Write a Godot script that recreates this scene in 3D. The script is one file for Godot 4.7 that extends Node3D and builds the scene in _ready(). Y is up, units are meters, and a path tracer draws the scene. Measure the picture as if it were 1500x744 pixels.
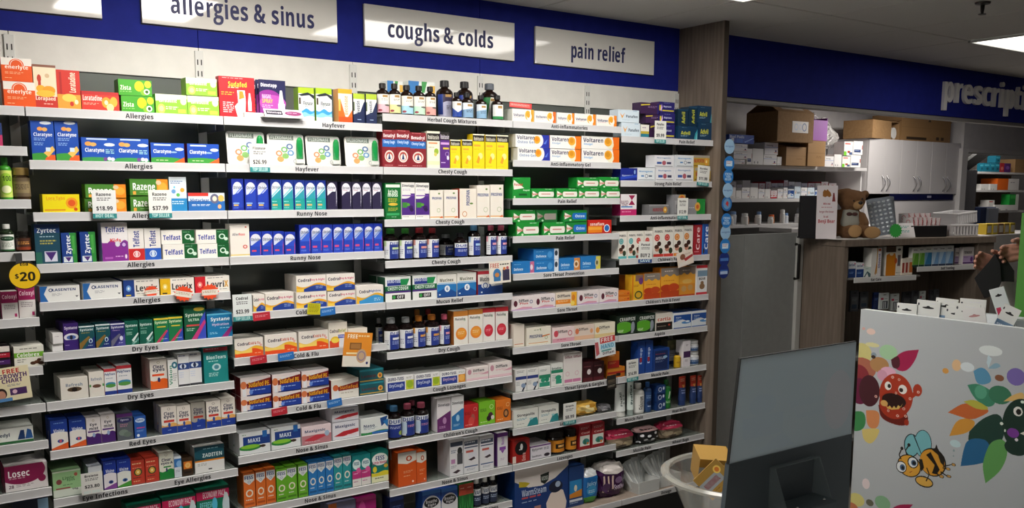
extends Node3D
# A pharmacy wall of medicine shelves beside a dispensary counter.

const CEIL := 2.465
const ORD := ["first", "second", "third", "fourth", "fifth", "sixth", "seventh", "eighth", "ninth", "tenth", "eleventh", "twelfth"]
const NUM := ["no", "one", "two", "three", "four", "five", "six", "seven", "eight", "nine", "ten", "eleven", "twelve"]

# print designs: kind, depth mm, description, ground colour, side colour, width mm, height mm, print marks
const KID := ("e 0.013 0.157 0.035 0.037 d3cb84; e 0.041 0.075 0.016 0.011 dcc2b6; e 0.014 0.068 0.006 0.005 d8a8a0; e 0.049 0.121 0.025 0.008 ddd8a0; e 0.107 0.138 0.032 0.026 9cc29a; "
	+ "e 0.016 0.210 0.051 0.038 b06a54; e 0.005 0.244 0.040 0.045 8a3038; e 0.011 0.294 0.038 0.047 6a1c40; e 0.047 0.286 0.038 0.056 4a2028; e 0.078 0.187 0.034 0.027 b88a5a; "
	+ "q a82050 0.210 0.113 0.201 0.151 0.173 0.196 0.135 0.195 0.122 0.162 0.157 0.125; q 54202c 0.118 0.162 0.143 0.140 0.152 0.175 0.141 0.192 0.123 0.188; e 0.111 0.206 0.027 0.017 dca8c0; e 0.090 0.222 0.018 0.019 d8a0b8; q 3f8a50 -0.018 0.376 0.037 0.359 0.042 0.427 -0.013 0.451; "
	+ "q d88c58 0.039 0.358 0.091 0.346 0.089 0.416 0.046 0.420; q dcc878 0.028 0.430 0.095 0.408 0.087 0.442 0.064 0.479 0.034 0.467; e 0.056 0.156 0.010 0.009 8a9aa8; e 0.055 0.163 0.008 0.006 3a2c24; q 6a1c12 0.083 0.329 0.185 0.326 0.191 0.376 0.158 0.388 0.092 0.377; "
	+ "e 0.142 0.283 0.058 0.075 b03a20; e 0.136 0.318 0.051 0.049 a8341c; e 0.184 0.369 0.008 0.011 a8341c; e 0.214 0.251 0.015 0.021 b03a20; p b03a20 0.196 0.269 0.207 0.246 0.216 0.265 0.200 0.281; "
	+ "e 0.113 0.255 0.012 0.015 f0ece6; e 0.117 0.255 0.006 0.007 2a1c18; e 0.164 0.258 0.015 0.016 f0ece6; e 0.159 0.261 0.007 0.007 2a1c18; e 0.136 0.303 0.042 0.025 2c120e; "
	+ "p d8b860 0.108 0.323 0.117 0.331 0.123 0.322 0.131 0.332 0.138 0.321 0.146 0.328 0.152 0.315 0.162 0.321 0.168 0.305 0.155 0.329 0.131 0.336 0.115 0.335; e 0.103 0.319 0.013 0.011 d8a860; e 0.127 0.222 0.005 0.005 e0b8ac; e 0.127 0.222 0.003 0.002 a86050; e 0.150 0.226 0.004 0.005 e0b8ac; "
	+ "e 0.150 0.226 0.002 0.003 a86050; e 0.191 0.285 0.005 0.005 e0b8ac; e 0.191 0.285 0.003 0.002 a86050; e 0.172 0.324 0.005 0.005 e0b8ac; e 0.172 0.324 0.003 0.003 a86050; "
	+ "e 0.152 0.353 0.005 0.005 e0b8ac; e 0.152 0.353 0.002 0.003 a86050; e 0.180 0.348 0.005 0.005 e0b8ac; e 0.180 0.348 0.002 0.003 a86050; e 0.119 0.342 0.004 0.005 e0b8ac; "
	+ "e 0.119 0.342 0.002 0.003 a86050; e 0.142 0.275 0.004 0.005 e0b8ac; e 0.142 0.275 0.002 0.003 a86050; e 0.072 0.301 0.005 0.005 e0b8ac; e 0.072 0.301 0.003 0.002 a86050; "
	+ "e 0.217 0.257 0.005 0.005 e0b8ac; e 0.217 0.257 0.002 0.002 a86050; e 0.206 0.444 0.026 0.040 1c2a30; e 0.243 0.429 0.029 0.047 1c2a30; e 0.206 0.444 0.023 0.037 79bcc4; "
	+ "e 0.243 0.429 0.027 0.045 79bcc4; p 1c2a30 0.209 0.407 0.242 0.472 0.244 0.471 0.212 0.405; e 0.279 0.484 0.043 0.048 1c1812; e 0.277 0.485 0.041 0.044 d89a30; p 1c1812 0.256 0.464 0.270 0.451 0.303 0.503 0.294 0.522 0.279 0.521 0.286 0.492; "
	+ "p 1c1812 0.269 0.439 0.291 0.432 0.316 0.461 0.316 0.488 0.304 0.478 0.294 0.454; p 1c1812 0.233 0.485 0.244 0.483 0.252 0.510 0.244 0.526 0.239 0.509; p 1c1812 0.283 0.436 0.287 0.420 0.293 0.435; e 0.202 0.517 0.040 0.039 1c1812; e 0.202 0.517 0.037 0.036 e0a63c; "
	+ "e 0.176 0.528 0.018 0.021 1c1812; e 0.176 0.528 0.016 0.018 e8eef0; e 0.180 0.529 0.009 0.011 4a6a90; e 0.181 0.530 0.005 0.006 14181c; e 0.214 0.502 0.018 0.020 1c1812; "
	+ "e 0.214 0.502 0.015 0.017 e8eef0; e 0.217 0.503 0.009 0.010 4a6a90; e 0.218 0.503 0.006 0.006 14181c; p b05a30 0.206 0.541 0.214 0.534 0.213 0.532 0.204 0.539; p 1c1812 0.175 0.501 0.167 0.486 0.164 0.488 0.172 0.503; "
	+ "p 1c1812 0.168 0.487 0.174 0.467 0.171 0.466 0.164 0.486; e 0.174 0.463 0.005 0.006 1c1812; p 1c1812 0.193 0.479 0.188 0.466 0.185 0.468 0.190 0.481; p 1c1812 0.188 0.468 0.197 0.450 0.193 0.449 0.185 0.467; e 0.197 0.445 0.005 0.006 1c1812; "
	+ "e 0.255 0.558 0.030 0.019 1c1812; e 0.255 0.558 0.027 0.015 e0b050; p 1c1812 0.259 0.509 0.269 0.529 0.272 0.527 0.262 0.507; p 1c1812 0.269 0.528 0.260 0.554 0.263 0.555 0.272 0.528; p 1c1812 0.314 0.491 0.340 0.476 0.339 0.474 0.312 0.487; "
	+ "e 0.345 0.474 0.007 0.005 1c1812; e 0.345 0.474 0.005 0.004 c89a50; p 1c1812 0.311 0.495 0.324 0.495 0.324 0.492 0.312 0.492; e 0.329 0.493 0.008 0.005 1c1812; e 0.329 0.493 0.006 0.004 c89a50; "
	+ "p 1c1812 0.292 0.519 0.304 0.527 0.306 0.524 0.295 0.515; e 0.310 0.524 0.008 0.006 1c1812; e 0.310 0.524 0.006 0.005 c89a50; p 1c1812 0.305 0.511 0.328 0.520 0.329 0.517 0.307 0.507; e 0.333 0.517 0.008 0.005 1c1812; "
	+ "e 0.333 0.517 0.006 0.004 c89a50; e 0.023 0.693 0.029 0.024 d8d080; e 0.118 0.675 0.028 0.025 8ab890; q a82050 0.223 0.648 0.208 0.673 0.169 0.705 0.147 0.690 0.176 0.662; e 0.005 0.728 0.025 0.019 c87a54; "
	+ "e 0.072 0.689 0.014 0.012 6a6a58; e 0.054 0.624 0.014 0.019 dccfd0; e 0.333 0.145 0.014 0.019 e8c294; e 0.300 0.169 0.010 0.009 dca050; e 0.366 0.145 0.021 0.015 ccd4d8; "
	+ "e 0.431 0.082 0.034 0.016 cfd6d6; q 5a98bc 0.385 0.155 0.405 0.137 0.427 0.145 0.443 0.177 0.423 0.192 0.397 0.195; q 8ab0c4 0.427 0.139 0.447 0.115 0.467 0.124 0.449 0.137; p b8ccd4 0.424 0.095 0.436 0.106 0.429 0.138 0.422 0.122; q 3f8a6c 0.370 0.203 0.402 0.190 0.454 0.213 0.457 0.251 0.428 0.265 0.391 0.240; "
	+ "e 0.411 0.218 0.018 0.022 5aa888; e 0.467 0.216 0.033 0.029 3a7a5c; e 0.508 0.151 0.026 0.027 7c6cb4; e 0.462 0.163 0.013 0.010 8a5a40; q cc6a34 0.316 0.305 0.362 0.261 0.407 0.262 0.444 0.270 0.424 0.291 0.390 0.315 0.346 0.309; "
	+ "q bcb848 0.362 0.259 0.391 0.245 0.422 0.255 0.443 0.269 0.402 0.277; q d89a3c 0.326 0.382 0.341 0.329 0.371 0.310 0.408 0.315 0.383 0.360; q 1d4036 0.386 0.353 0.419 0.302 0.476 0.266 0.493 0.353 0.449 0.390 0.382 0.394; q 236492 0.367 0.473 0.371 0.423 0.382 0.374 0.450 0.363 0.449 0.435 0.412 0.456; q 62a258 0.445 0.508 0.431 0.455 0.438 0.412 0.451 0.368 0.490 0.349 0.504 0.395 0.486 0.458; "
	+ "q e0b870 0.479 0.234 0.500 0.210 0.533 0.191 0.535 0.222 0.502 0.228; e 0.532 0.298 0.052 0.082 16342a; e 0.523 0.371 0.032 0.025 16342a; e 0.521 0.257 0.013 0.015 e8e8e2; e 0.523 0.258 0.007 0.009 1c1c18; "
	+ "e 0.478 0.305 0.005 0.005 d8e0d4; e 0.489 0.325 0.003 0.005 c8d4c4; e 0.523 0.346 0.005 0.005 d8d0d8; e 0.531 0.225 0.005 0.005 d0dcd0; e 0.512 0.327 0.017 0.015 7a3a98; "
	+ "p e8e4d8 0.531 0.324 0.542 0.315 0.543 0.327; e 0.346 0.403 0.017 0.012 b4ccd0; e 0.343 0.427 0.003 0.004 8aa0a4; e 0.343 0.445 0.002 0.003 8aa0a4")
const DESIGNS := {
	"enerlyte": ["b",50,"orange and white effervescent carton","ee5a1c","ee5a1c",83,72,"r 0 0 1 .32 f3ece4; e .5 .3 .24 .26 ee5a1c; o .5 .3 .2 f3ece4 .02; r 0 .32 1 .68 ee5a1c; t .12 .3 .76 .22 fff2e6 enerlyte; l .12 .6 .6 .12 f7b890 2; l .1 .85 .25 .06 f7c8a0 1"],
	"patchbox": ["b",50,"narrow blue and pink carton","2a3f7a","8a1b4a",31,70,"r 0 .5 1 .5 c43a6a; e .5 .4 .3 .2 fff4e0"],
	"coloxyl": ["b",50,"white carton with magenta top","e8e4e2","b9286a",45,90,"r 0 0 1 .42 a92462; t .06 .12 .88 .2 f6dfe8 Coloxyl; e .5 .48 .35 .06 e8e4e2; l .15 .5 .7 .18 9a8a92 3; r .76 .82 .14 .12 b9286a"],
	"darkred": ["b",50,"dark carton with red and violet bands","1d1018","3a1016",52,71,"r 0 0 1 .25 f0e8e0; r 0 .3 1 .2 b01c34; l .1 .36 .8 .06 f0d0d8 1; r 0 .6 1 .2 4a2068; l .1 .66 .7 .06 c8b8d8 1"],
	"celebr": ["b",50,"white carton with green band and brown pods","e9e7dd","e9e7dd",83,65,"r 0 .3 1 .24 6fae2c; t .1 .32 .75 .2 fff Celebrex; l .2 .1 .6 .1 8a8a80 1; e .62 .84 .1 .08 4a2c1a; e .75 .8 .1 .08 5a3420; e .88 .86 .1 .08 4a2c1a; e .82 .7 .07 .07 4a2c1a; l .1 .62 .3 .2 9a9a90 2"],
	"cosedyl": ["b",60,"white tablet carton with navy peaks and green foot","dfe2dc","dfe2dc",117,49,"r 0 .84 1 .16 2a6a3a; t .02 .3 .42 .3 20304a Losedyl; p 1d3a6a .62 .8 .7 .2 .78 .2 .8 .8; p 2a5a9a .8 .8 .86 .15 .95 .25 .99 .8"],
	"losec": ["b",60,"white carton with maroon cloud print","ece6e6","8a1a48",120,83,"e .4 .25 .55 .5 8e1c50; t .08 .2 .5 .26 fff Losec; l .1 .5 .4 .06 e8c8d4 1; r .82 0 .08 .5 8e1c50; e .86 .62 .09 .14 8e1c50; t .08 .76 .12 .12 5a3a4a 28; l .25 .78 .4 .1 9a8a92 2"],
	"curvedbox": ["b",100,"dark blue carton with pale arc","16223a","16223a",100,167,"e .5 1 .55 .7 e0d8c8; e .5 1.1 .5 .7 16223a; r .7 0 .3 .3 9ac0e0"],
	"lorapaed": ["b",50,"tall cream carton with red base and child drawing","f1dfc0","d8a070",63,131,"r 0 .72 1 .28 c8322a; r 0 0 1 .06 8a5a48; e .25 .32 .09 .09 c03a2a; r .2 .36 .12 .14 c03a2a; e .6 .25 .1 .05 d8b890; e .3 .55 .2 .08 efb030; e .65 .58 .28 .1 f0a028; e .5 .66 .4 .08 f3c040; t .06 .72 .86 .12 fff0e0 Lorapaed; l .4 .88 .5 .06 f0b0a0 1"],
	"lorared": ["b",50,"tall red carton with vertical lettering","cf3428","cf3428",66,120,"r 0 .62 1 .38 e8a03c; e .5 .7 .3 .1 f6cf60; v .5 .06 .3 .5 fff0d8 Loratadine; r .12 .06 .1 .56 b02420; e .6 .85 .08 .06 c8322a; e .8 .8 .08 .06 fff0c0"],
	"loraflat": ["b",60,"flat red carton with orange flowers","d63a2e","d63a2e",110,60,"r 0 0 1 .18 c02a2c; t .04 .2 .5 .28 fff0e8 Loratadine; l .05 .6 .4 .12 f4b8a0 2; e .65 .55 .12 .28 f0a030; e .85 .5 .1 .26 f3b040; e .75 .8 .1 .2 fbe0a0; e .65 .55 .05 .12 fff0c0"],
	"zista": ["b",60,"green carton with yellow dandelions","46a52c","46a52c",101,52,"t .05 .36 .32 .3 f4fbe8 Zista; l .05 .75 .4 .06 cfeaa8 1; e .62 .4 .14 .32 f4d21c; e .88 .25 .1 .22 e8d030; e .75 .75 .1 .2 8aba30; o .84 .72 .09 f0f4e8 .04; e .84 .72 .04 .1 2f5a20"],
	"hayflat": ["b",60,"lime and white hayfever carton","e6f0cc","8ec23a",102,63,"p 8cc63a 0 .35 1 .2 1 1 0 1; t .12 .14 .55 .26 f8fbe8 Loratadine; e .18 .72 .12 .24 c8e060; e .18 .72 .07 .14 e8f09a; l .32 .6 .4 .2 f0f8d0 2; r .7 .72 .24 .18 d8e84c; e .88 .3 .1 .2 f3f6c0"],
	"clarkid": ["b",50,"tall blue children's syrup carton","1a4cae","1a4cae",65,123,"e .65 .05 .25 .04 e8f0fa; e .4 .2 .12 .05 f0a050; e .6 .21 .12 .05 eab060; t .12 .29 .8 .12 ffffff Claratyne; l .12 .43 .5 .08 9cc0f0 2; l .12 .55 .4 .08 9cc0f0 2; e .4 .98 .75 .18 3f9a3c; e .95 .98 .4 .14 e8622a; p f3c060 .5 .8 .9 .62 1 .72 .7 .9; r .6 .66 .2 .1 cfe4f6"],
	"clarkidbox": ["b",60,"blue children's chewable carton","1b50b4","1b50b4",101,77,"r .15 .03 .6 .06 c8d8f0; e .2 .26 .1 .09 f0a050; e .34 .28 .1 .08 eab060; e .82 .28 .16 .07 e8f0fa; t .1 .42 .56 .22 ffffff Claratyne; e .4 1.05 .8 .25 3f9a50; l .7 .48 .25 .2 a8d8d0 3; e .68 .88 .06 .08 7a4a90; e .8 .86 .06 .08 d8d8e8; e .9 .88 .06 .08 d8d8e8"],
	"clarflat": ["b",60,"blue carton with magenta side and green hill","1c4eb6","7a1c58",106,67,"r .1 .06 .5 .08 c8d8f0; t .08 .32 .52 .25 ffffff Claratyne; e .85 .3 .13 .08 e8f0fa; e .68 .45 .1 .04 9ac0f0; e .4 1.1 .9 .4 3f9a3c; p e0612a .62 1 1 .68 1 1; l .15 .84 .4 .08 d8f0b8 1"],
	"loratabs": ["b",60,"yellow carton with orange sun","f0dc10","f0dc10",105,57,"t .1 .12 .5 .18 e89a20 Lora Tabs; l .1 .34 .4 .05 e0b030 1; e .78 .48 .16 .3 f2a024; e .78 .48 .1 .18 e85a24; r .05 .82 .55 .06 d87a20; e .88 .82 .05 .09 d8501c"],
	"razene": ["b",60,"green carton with orange flower end","46802c","46802c",121,49,"r .7 0 .3 1 ee8a1c; e .85 .5 .12 .3 f4a83a; t .08 .25 .58 .42 ffffff Razene; r .08 .75 .08 .2 e8a040; l .25 .8 .3 .05 b8d8a0 1; e .75 .22 .07 .14 d8c0a0"],
	"kidtall": ["b",50,"tall pale blue carton with cartoon children","d8e2ea","d8e2ea",56,115,"l .1 .12 .7 .1 3a5a9a 2; e .25 .42 .12 .06 6aa0d8; e .75 .38 .12 .06 e8a83a; e .5 .52 .1 .05 5aba5a; r 0 .62 1 .38 2a8ac8; l .15 .7 .7 .12 d8f0fa 2; e .3 .3 .05 .03 5ac0e0"],
	"blueflat": ["b",60,"flat blue and white nasal carton","2a6cb8","2a6cb8",123,62,"r 0 0 1 .45 d9e4ee; r 0 0 .55 .18 d83a30; e .72 .32 .12 .26 6a6a88; e .72 .32 .06 .14 f4e8d0; e .9 .3 .08 .18 f0c060; t .06 .3 .5 .2 1f4f9a Histaclear; l .1 .62 .5 .12 e8f2fa 2; e .85 .75 .05 .12 f0b080"],
	"zyrtecbig": ["b",60,"large blue-green carton with violet triangle","1d4a5e","1d4a5e",71,124,"r 0 0 1 .22 23427c; t .1 .1 .75 .15 f2f6f8 Zyrtec; l .2 .3 .6 .05 a0b8c0 1; l .2 .4 .65 .14 b8ae50 2; r .35 .68 .5 .26 cfd0e0; p 4a2a7a .38 .7 .82 .7 .6 .92; r 0 .7 .25 .3 2a6a5a"],
	"zyrtec": ["b",50,"narrow navy and green carton with vertical lettering","1d3f8c","1d3f8c",44,97,"p 2f8a3c .55 0 1 0 1 1 .75 1; v .3 .08 .42 .62 ffffff Zyrtec; r .1 .78 .6 .18 dfe8ec; p 4a2a7a .2 .8 .62 .8 .42 .95; r .72 .1 .16 .6 4aa84a"],
	"telkids": ["b",60,"tall white and purple children's carton","ece8ea","ece8ea",79,125,"r 0 .52 1 .48 8a2f96; w 0 .5 1 .12 8a2f96 .05 2 0; t .14 .1 .74 .14 2a3a8a Telfast; l .22 .27 .5 .03 9a9aa8 1; t .32 .4 .42 .1 d83a3a Kids; e .6 .55 .09 .07 b8b8c0; e .84 .57 .1 .07 5a2a8a; e .84 .57 .07 .05 c8a8d8; r .1 .88 .3 .05 b860c0; l .5 .86 .3 .05 d8a8dc 1; e .9 .88 .04 .06 f0e0f0"],
	"telred": ["b",50,"narrow white carton with red foot","ece8e4","ece8e4",49,105,"r 0 .63 1 .37 cc2a2c; v .3 .08 .4 .5 2a3a8a Telfast; o .5 .8 .22 f4d8d8 .06; e .5 .8 .1 .08 f4d8d8"],
	"telblue": ["b",50,"narrow white carton with blue foot","ece8e4","ece8e4",51,105,"r 0 .63 1 .37 2a5cc0; v .3 .08 .4 .5 2a3a8a Telfast; o .5 .8 .22 d8e4f4 .06; e .5 .8 .1 .08 d8e4f4"],
	"telgreen": ["b",60,"white carton with dark green end","efece6","efece6",110,48,"r .62 0 .38 1 12592c; t .06 .34 .52 .36 2a3a9a Telfast; e .8 .5 .1 .2 cfe4d4; e .8 .5 .06 .12 12592c; e .92 .68 .06 .12 cfe4d4; l .1 .15 .2 .06 c0b8b0 1; l .66 .15 .2 .06 9acaa8 1"],
	"laghten": ["b",90,"long white carton with blue arrow end","e4e4e2","e4e4e2",115,51,"p 2a68b0 0 0 .2 0 .1 .5 .2 1 0 1; o .27 .26 .05 2a3a6a .02; t .32 .18 .58 .16 3a4a7a LASENTEN; l .3 .48 .25 .2 a0a0a8 3; p 5a5a62 .88 .68 .96 .68 .92 .78"],
	"levblue": ["b",80,"white hayfever carton with blue end panel","ece8e0","1c3470",112,56,"r 0 0 .3 1 20408c; e .14 .5 .07 .18 6aa0e0; e .14 .5 .03 .08 e8f4ff; t .34 .3 .6 .4 26262c Levrix; l .36 .1 .5 .1 8a8a88 1; r .06 .86 .14 .08 f0d040; l .36 .8 .4 .1 a0a09a 1"],
	"levyellow": ["b",80,"white hayfever carton with yellow end panel","ece8e0","b08a18",111,55,"r 0 0 .3 1 e8b81c; e .14 .5 .07 .18 f6dc7a; e .14 .5 .03 .08 fffbe0; t .34 .3 .6 .4 26262c Levrix; l .36 .1 .5 .1 8a8a88 1; r .06 .86 .14 .08 2a2a2a; l .36 .8 .4 .1 a0a09a 1"],
	"levred": ["b",80,"white hayfever carton with red end panel","ece8e0","8a1a20",118,56,"r 0 0 .3 1 cc2430; e .14 .5 .07 .18 ee8a80; e .14 .5 .03 .08 ffeae0; t .34 .3 .5 .4 26262c Levri; t .84 .3 .12 .4 d8a040 x; l .36 .1 .5 .1 8a8a88 1; l .7 .8 .25 .1 a0a09a 1"],
	"tinywhite": ["b",70,"small white vial carton","d6d4d4","d6d4d4",30,29,"r 0 .55 1 .45 c4c2c4; l .2 .3 .5 .1 9a8a98 1"],
	"syspurple": ["b",70,"deep violet eye drop carton","3b2070","3b2070",44,87,"t .08 .12 .84 .14 f0ecf6 Systane; e .5 .52 .48 .14 e0e0e8; e .5 .53 .3 .08 4a68b0; e .5 .53 .1 .08 181830; r 0 .62 1 .38 3a2074; l .1 .8 .25 .06 b0a0d0 1"],
	"sysbal": ["b",70,"teal and navy eye drop carton","15525a","15525a",45,76,"p 1c2f74 .3 1 1 .45 1 1; r 0 0 1 .06 dfe6e6; t .06 .12 .86 .13 f0f6f4 Systane; l .15 .3 .6 .06 c0a040 1; p 8a6a30 0 .75 .6 .45 .7 .5 .1 1 0 1; e .72 .66 .12 .1 d8ecf2; e .72 .67 .07 .07 1c2f74; l .55 .85 .35 .06 d0e0f0 1"],
	"sysvio": ["b",70,"navy and violet eye drop carton","2a2a70","2a2a70",44,76,"p 4a4a9a .3 1 1 .45 1 1; r 0 0 1 .06 d8d8e6; t .06 .12 .86 .13 f0f0f8 Systane; l .15 .3 .6 .06 c0a0d0 1; p 6a6a80 0 .75 .6 .45 .7 .5 .1 1 0 1; e .72 .66 .12 .1 e0e0f4; l .55 .85 .35 .06 d0d0f0 1"],
	"sysgreen": ["b",70,"green eye drop carton with white slash","0f5c4c","0f5c4c",43,80,"t .06 .14 .86 .14 e8f4ee Systane; l .12 .34 .5 .05 a8d8c4 1; l .12 .46 .4 .14 a8d8c4 3; p dce8e6 .45 .8 .95 .5 .98 .56 .6 .88; p 6aa098 .4 1 .98 .7 .98 .8 .6 1; l .5 .88 .4 .05 d0f0e0 1"],
	"sysyellow": ["b",70,"green eye drop carton with yellow top and red swoosh","1c7a4a","1c7a4a",46,83,"r 0 0 1 .08 e8d23c; t .06 .12 .86 .15 eef6c8 Systane; r .2 .34 .6 .05 d8c040; p 2a4ab0 .55 1 1 .4 1 1; p c83a60 .1 1 .85 .5 .95 .55 .35 1; l .5 .86 .4 .05 e0e8f8 1"],
	"sysultra": ["b",70,"tall dark green eye drop carton with red stripe","165c40","165c40",72,113,"e .7 .08 .25 .06 d8c040; t .06 .2 .82 .13 eef6e8 Systane; t .2 .36 .5 .08 cfe8d0 ULTRA; r .1 .54 .65 .05 d04a4a; l .1 .66 .4 .1 b8d8c4 2; p 3a50c0 .75 .4 1 .15 1 1 .6 1; p c83a80 .3 1 .95 .4 1 .5 .55 1"],
	"sysblue": ["b",70,"bright blue eye drop carton with magenta swoosh","1a7cb4","1a7cb4",87,84,"r 0 0 1 .06 6ac0e0; t .14 .16 .76 .2 ffffff Systane; t .2 .4 .66 .14 f0d0ec Hydration; l .5 .6 .4 .06 a8e0f4 1; p 9a2a7a .55 1 .95 .55 1 .65 .8 1; l .1 .78 .3 .1 a8e0f4 2"],
	"refresh": ["b",60,"cream eye drop carton with brown eye","e2ddd4","e2ddd4",81,70,"t .2 .26 .6 .15 7a8aa0 Refresh; e .5 .55 .26 .11 5a4632; e .5 .56 .1 .09 1a120c; l .25 .75 .5 .1 b0a8a0 2"],
	"refreshtall": ["b",60,"narrow cream eye drop carton with green dashes","e2ddd4","e2ddd4",45,82,"t .14 .24 .7 .12 8a94a8 Refresh; e .5 .58 .28 .07 6a4a3a; r .02 .5 .1 .1 4a9a4a; r .88 .5 .1 .1 4a9a4a; l .2 .75 .6 .08 b0a8a0 2"],
	"polytears": ["b",60,"white carton with red cap band and green hill","e8e8ea","c83a40",41,90,"r 0 0 1 .12 c8343e; t .06 .17 .86 .12 1f3a78 PolyTears; e .5 .6 .42 .08 3a8ab0; e .5 .66 .42 .07 5a9a4a; l .15 .36 .6 .06 8a94a8 1; r 0 .86 1 .14 243c90"],
	"clearorange": ["b",60,"white and orange eye drop carton","e8e2da","e8e2da",55,103,"r 0 .75 1 .25 e8641e; w 0 .7 1 .1 e8641e .04 1 0; r .12 .5 .7 .07 e8501e; t .18 .2 .62 .12 262a48 Clear; t .16 .33 .7 .12 262a48 eyes; e .5 .7 .08 .08 26306a; o .5 .12 .08 9a8a60 .02"],
	"visionwhite": ["b",50,"narrow white carton with teal eye","dedfdd","dedfdd",31,96,"v .12 .2 .3 .7 3a8a6a Vision; e .7 .2 .3 .12 1f6a80; e .7 .2 .12 .06 e8f0f0; l .5 .5 .4 .3 9aa0a4 4"],
	"eyewhite": ["b",60,"white eye drop carton with navy eye band","dfe0e2","dfe0e2",39,113,"l .1 .04 .7 .08 4a5a80 1; r 0 .28 1 .2 2a4688; e .45 .38 .3 .07 dfe8f4; e .45 .38 .12 .07 1c2f5a; l .1 .56 .4 .2 9aa0b0 3; r 0 .94 1 .06 3a3a42"],
	"biontears": ["b",60,"teal eye drop carton with red top","1d8a8a","1d8a8a",84,125,"r 0 0 1 .12 b02838; l .1 .03 .7 .05 e8a0a8 1; t .12 .22 .8 .11 eafafa BionTears; l .2 .38 .4 .05 bfe8e4 1; e .52 .56 .18 .1 bfe0e4; e .52 .56 .1 .06 4a8a9a; l .2 .72 .4 .12 bfe8e4 3"],
	"visineorange": ["b",50,"blue and white eye drop carton with orange foot","1f3f9c","1f3f9c",48,96,"e .5 .62 .8 .22 f0ece6; r 0 .6 1 .4 f0ece6; p e8622a 0 .95 1 .78 1 1 0 1; t .16 .3 .66 .13 f2f6fa Visine; e .55 .72 .18 .06 2a4a9a; e .55 .72 .07 .05 e05a6a; l .2 .1 .6 .06 8ab0e8 1"],
	"eyemist": ["b",50,"white eye mist carton with violet foot","e2dcdc","e2dcdc",43,93,"r 0 .72 1 .28 4a2170; w 0 .66 1 .12 4a2170 .05 1 0; t .26 .22 .48 .12 2a2a3a Eye; t .2 .35 .62 .12 2a2a3a mist; r .1 .5 .8 .06 5a3080; e .5 .66 .1 .08 9ab0d8; o .5 .12 .08 9a8a60 .02"],
	"optrexpurple": ["b",50,"grey and violet eye spray carton","5a6068","4a2a58",50,90,"r 0 0 1 .14 5a2a70; e .5 .26 .45 .1 2a2a60; t .25 .2 .5 .1 e0e0f0 Optrex; l .2 .4 .5 .14 c080a0 2; e .4 .72 .3 .12 7a8a80; e .65 .8 .25 .1 6a7a70"],
	"smallblue": ["b",50,"small sky blue eye care carton","2a5cb0","2a5cb0",37,73,"e .5 .18 .4 .1 cfe0f4; t .2 .12 .6 .12 2a4a9a Optrex; r .2 .5 .7 .06 c04a90; l .2 .65 .6 .08 b0d0f4 2; e .3 .88 .12 .07 e8f0fa"],
	"clearblue": ["b",50,"white eye drop carton with blue foot","e6dfd6","e6dfd6",49,95,"r 0 .74 1 .26 1f3f9c; w 0 .68 1 .12 1f3f9c .05 1 0; w 0 .66 1 .04 e8b060 .05 1 0; r .16 .5 .68 .08 d0382a; t .18 .2 .64 .13 262a48 Clear; t .16 .34 .7 .13 262a48 eyes; e .5 .68 .08 .08 2a4aa0; o .5 .1 .09 7a6a60 .02; l .4 .86 .25 .05 b0c0e8 1"],
	"clearblue2": ["b",50,"greyer eye drop carton with blue foot","a8a49a","a8a49a",47,97,"r 0 .74 1 .26 1f3f9c; w 0 .68 1 .12 1f3f9c .05 1 0; r .16 .5 .68 .08 b0382a; t .18 .2 .64 .13 262a48 Clear; t .16 .34 .7 .13 262a48 eyes; e .5 .68 .08 .08 2a4aa0; l .4 .86 .25 .05 b0c0e8 1"],
	"littleeyes": ["b",70,"mint green infant eye carton","9ecb92","9ecb92",83,86,"r 0 0 1 .06 d8e8d0; t .35 .24 .42 .12 4a7a4a Little; t .5 .36 .28 .08 4a7a4a Eyes; e .82 .2 .06 .07 b05a4a; e .22 .42 .1 .1 8a4a48; r .1 .66 .5 .05 a04a50; r 0 .72 1 .28 e4ece0; t .66 .72 .22 .08 3a3a3a 10g; l .35 .55 .4 .06 5a8a5a 1"],
	"bluewhitesmall": ["b",60,"small white carton with blue cap band","c4ccd8","c4ccd8",41,85,"r 0 0 1 .35 dfe4ea; r 0 .35 1 .25 2a4a9a"],
	"visineallergy": ["b",50,"blue eye drop carton with violet foot","1f3aa0","1f3aa0",39,97,"e .5 .68 .8 .25 efeaf0; r 0 .66 1 .34 efeaf0; p 8a4aa0 0 .96 1 .8 1 1 0 1; t .16 .3 .66 .12 f2f6fa Visine; e .55 .76 .18 .06 2a4a9a; e .55 .76 .08 .05 1a2a60; l .2 .1 .6 .06 8ab0e8 1"],
	"visinegreen": ["b",50,"blue eye drop carton with green foot","1f3aa0","1f3aa0",43,95,"e .5 .68 .8 .25 eceee8; r 0 .66 1 .34 eceee8; p 4aa03a 0 .96 1 .8 1 1 0 1; t .16 .3 .66 .12 f2f6fa Visine; e .55 .76 .18 .06 2a6ab0; e .55 .76 .08 .05 1a2a60; l .2 .1 .6 .06 8ab0e8 1"],
	"redflower": ["b",50,"red eye drop carton with gold flower","c8402e","c8402e",43,83,"l .1 .12 .8 .1 f4d0a0 1; l .12 .3 .7 .06 f0b090 1; e .5 .5 .3 .16 3a4a2a; e .5 .5 .2 .12 e8b850; e .5 .5 .08 .05 f8e8b0; l .15 .72 .7 .08 3a2a2a 1; l .15 .86 .6 .08 f0c090 1"],
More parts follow.
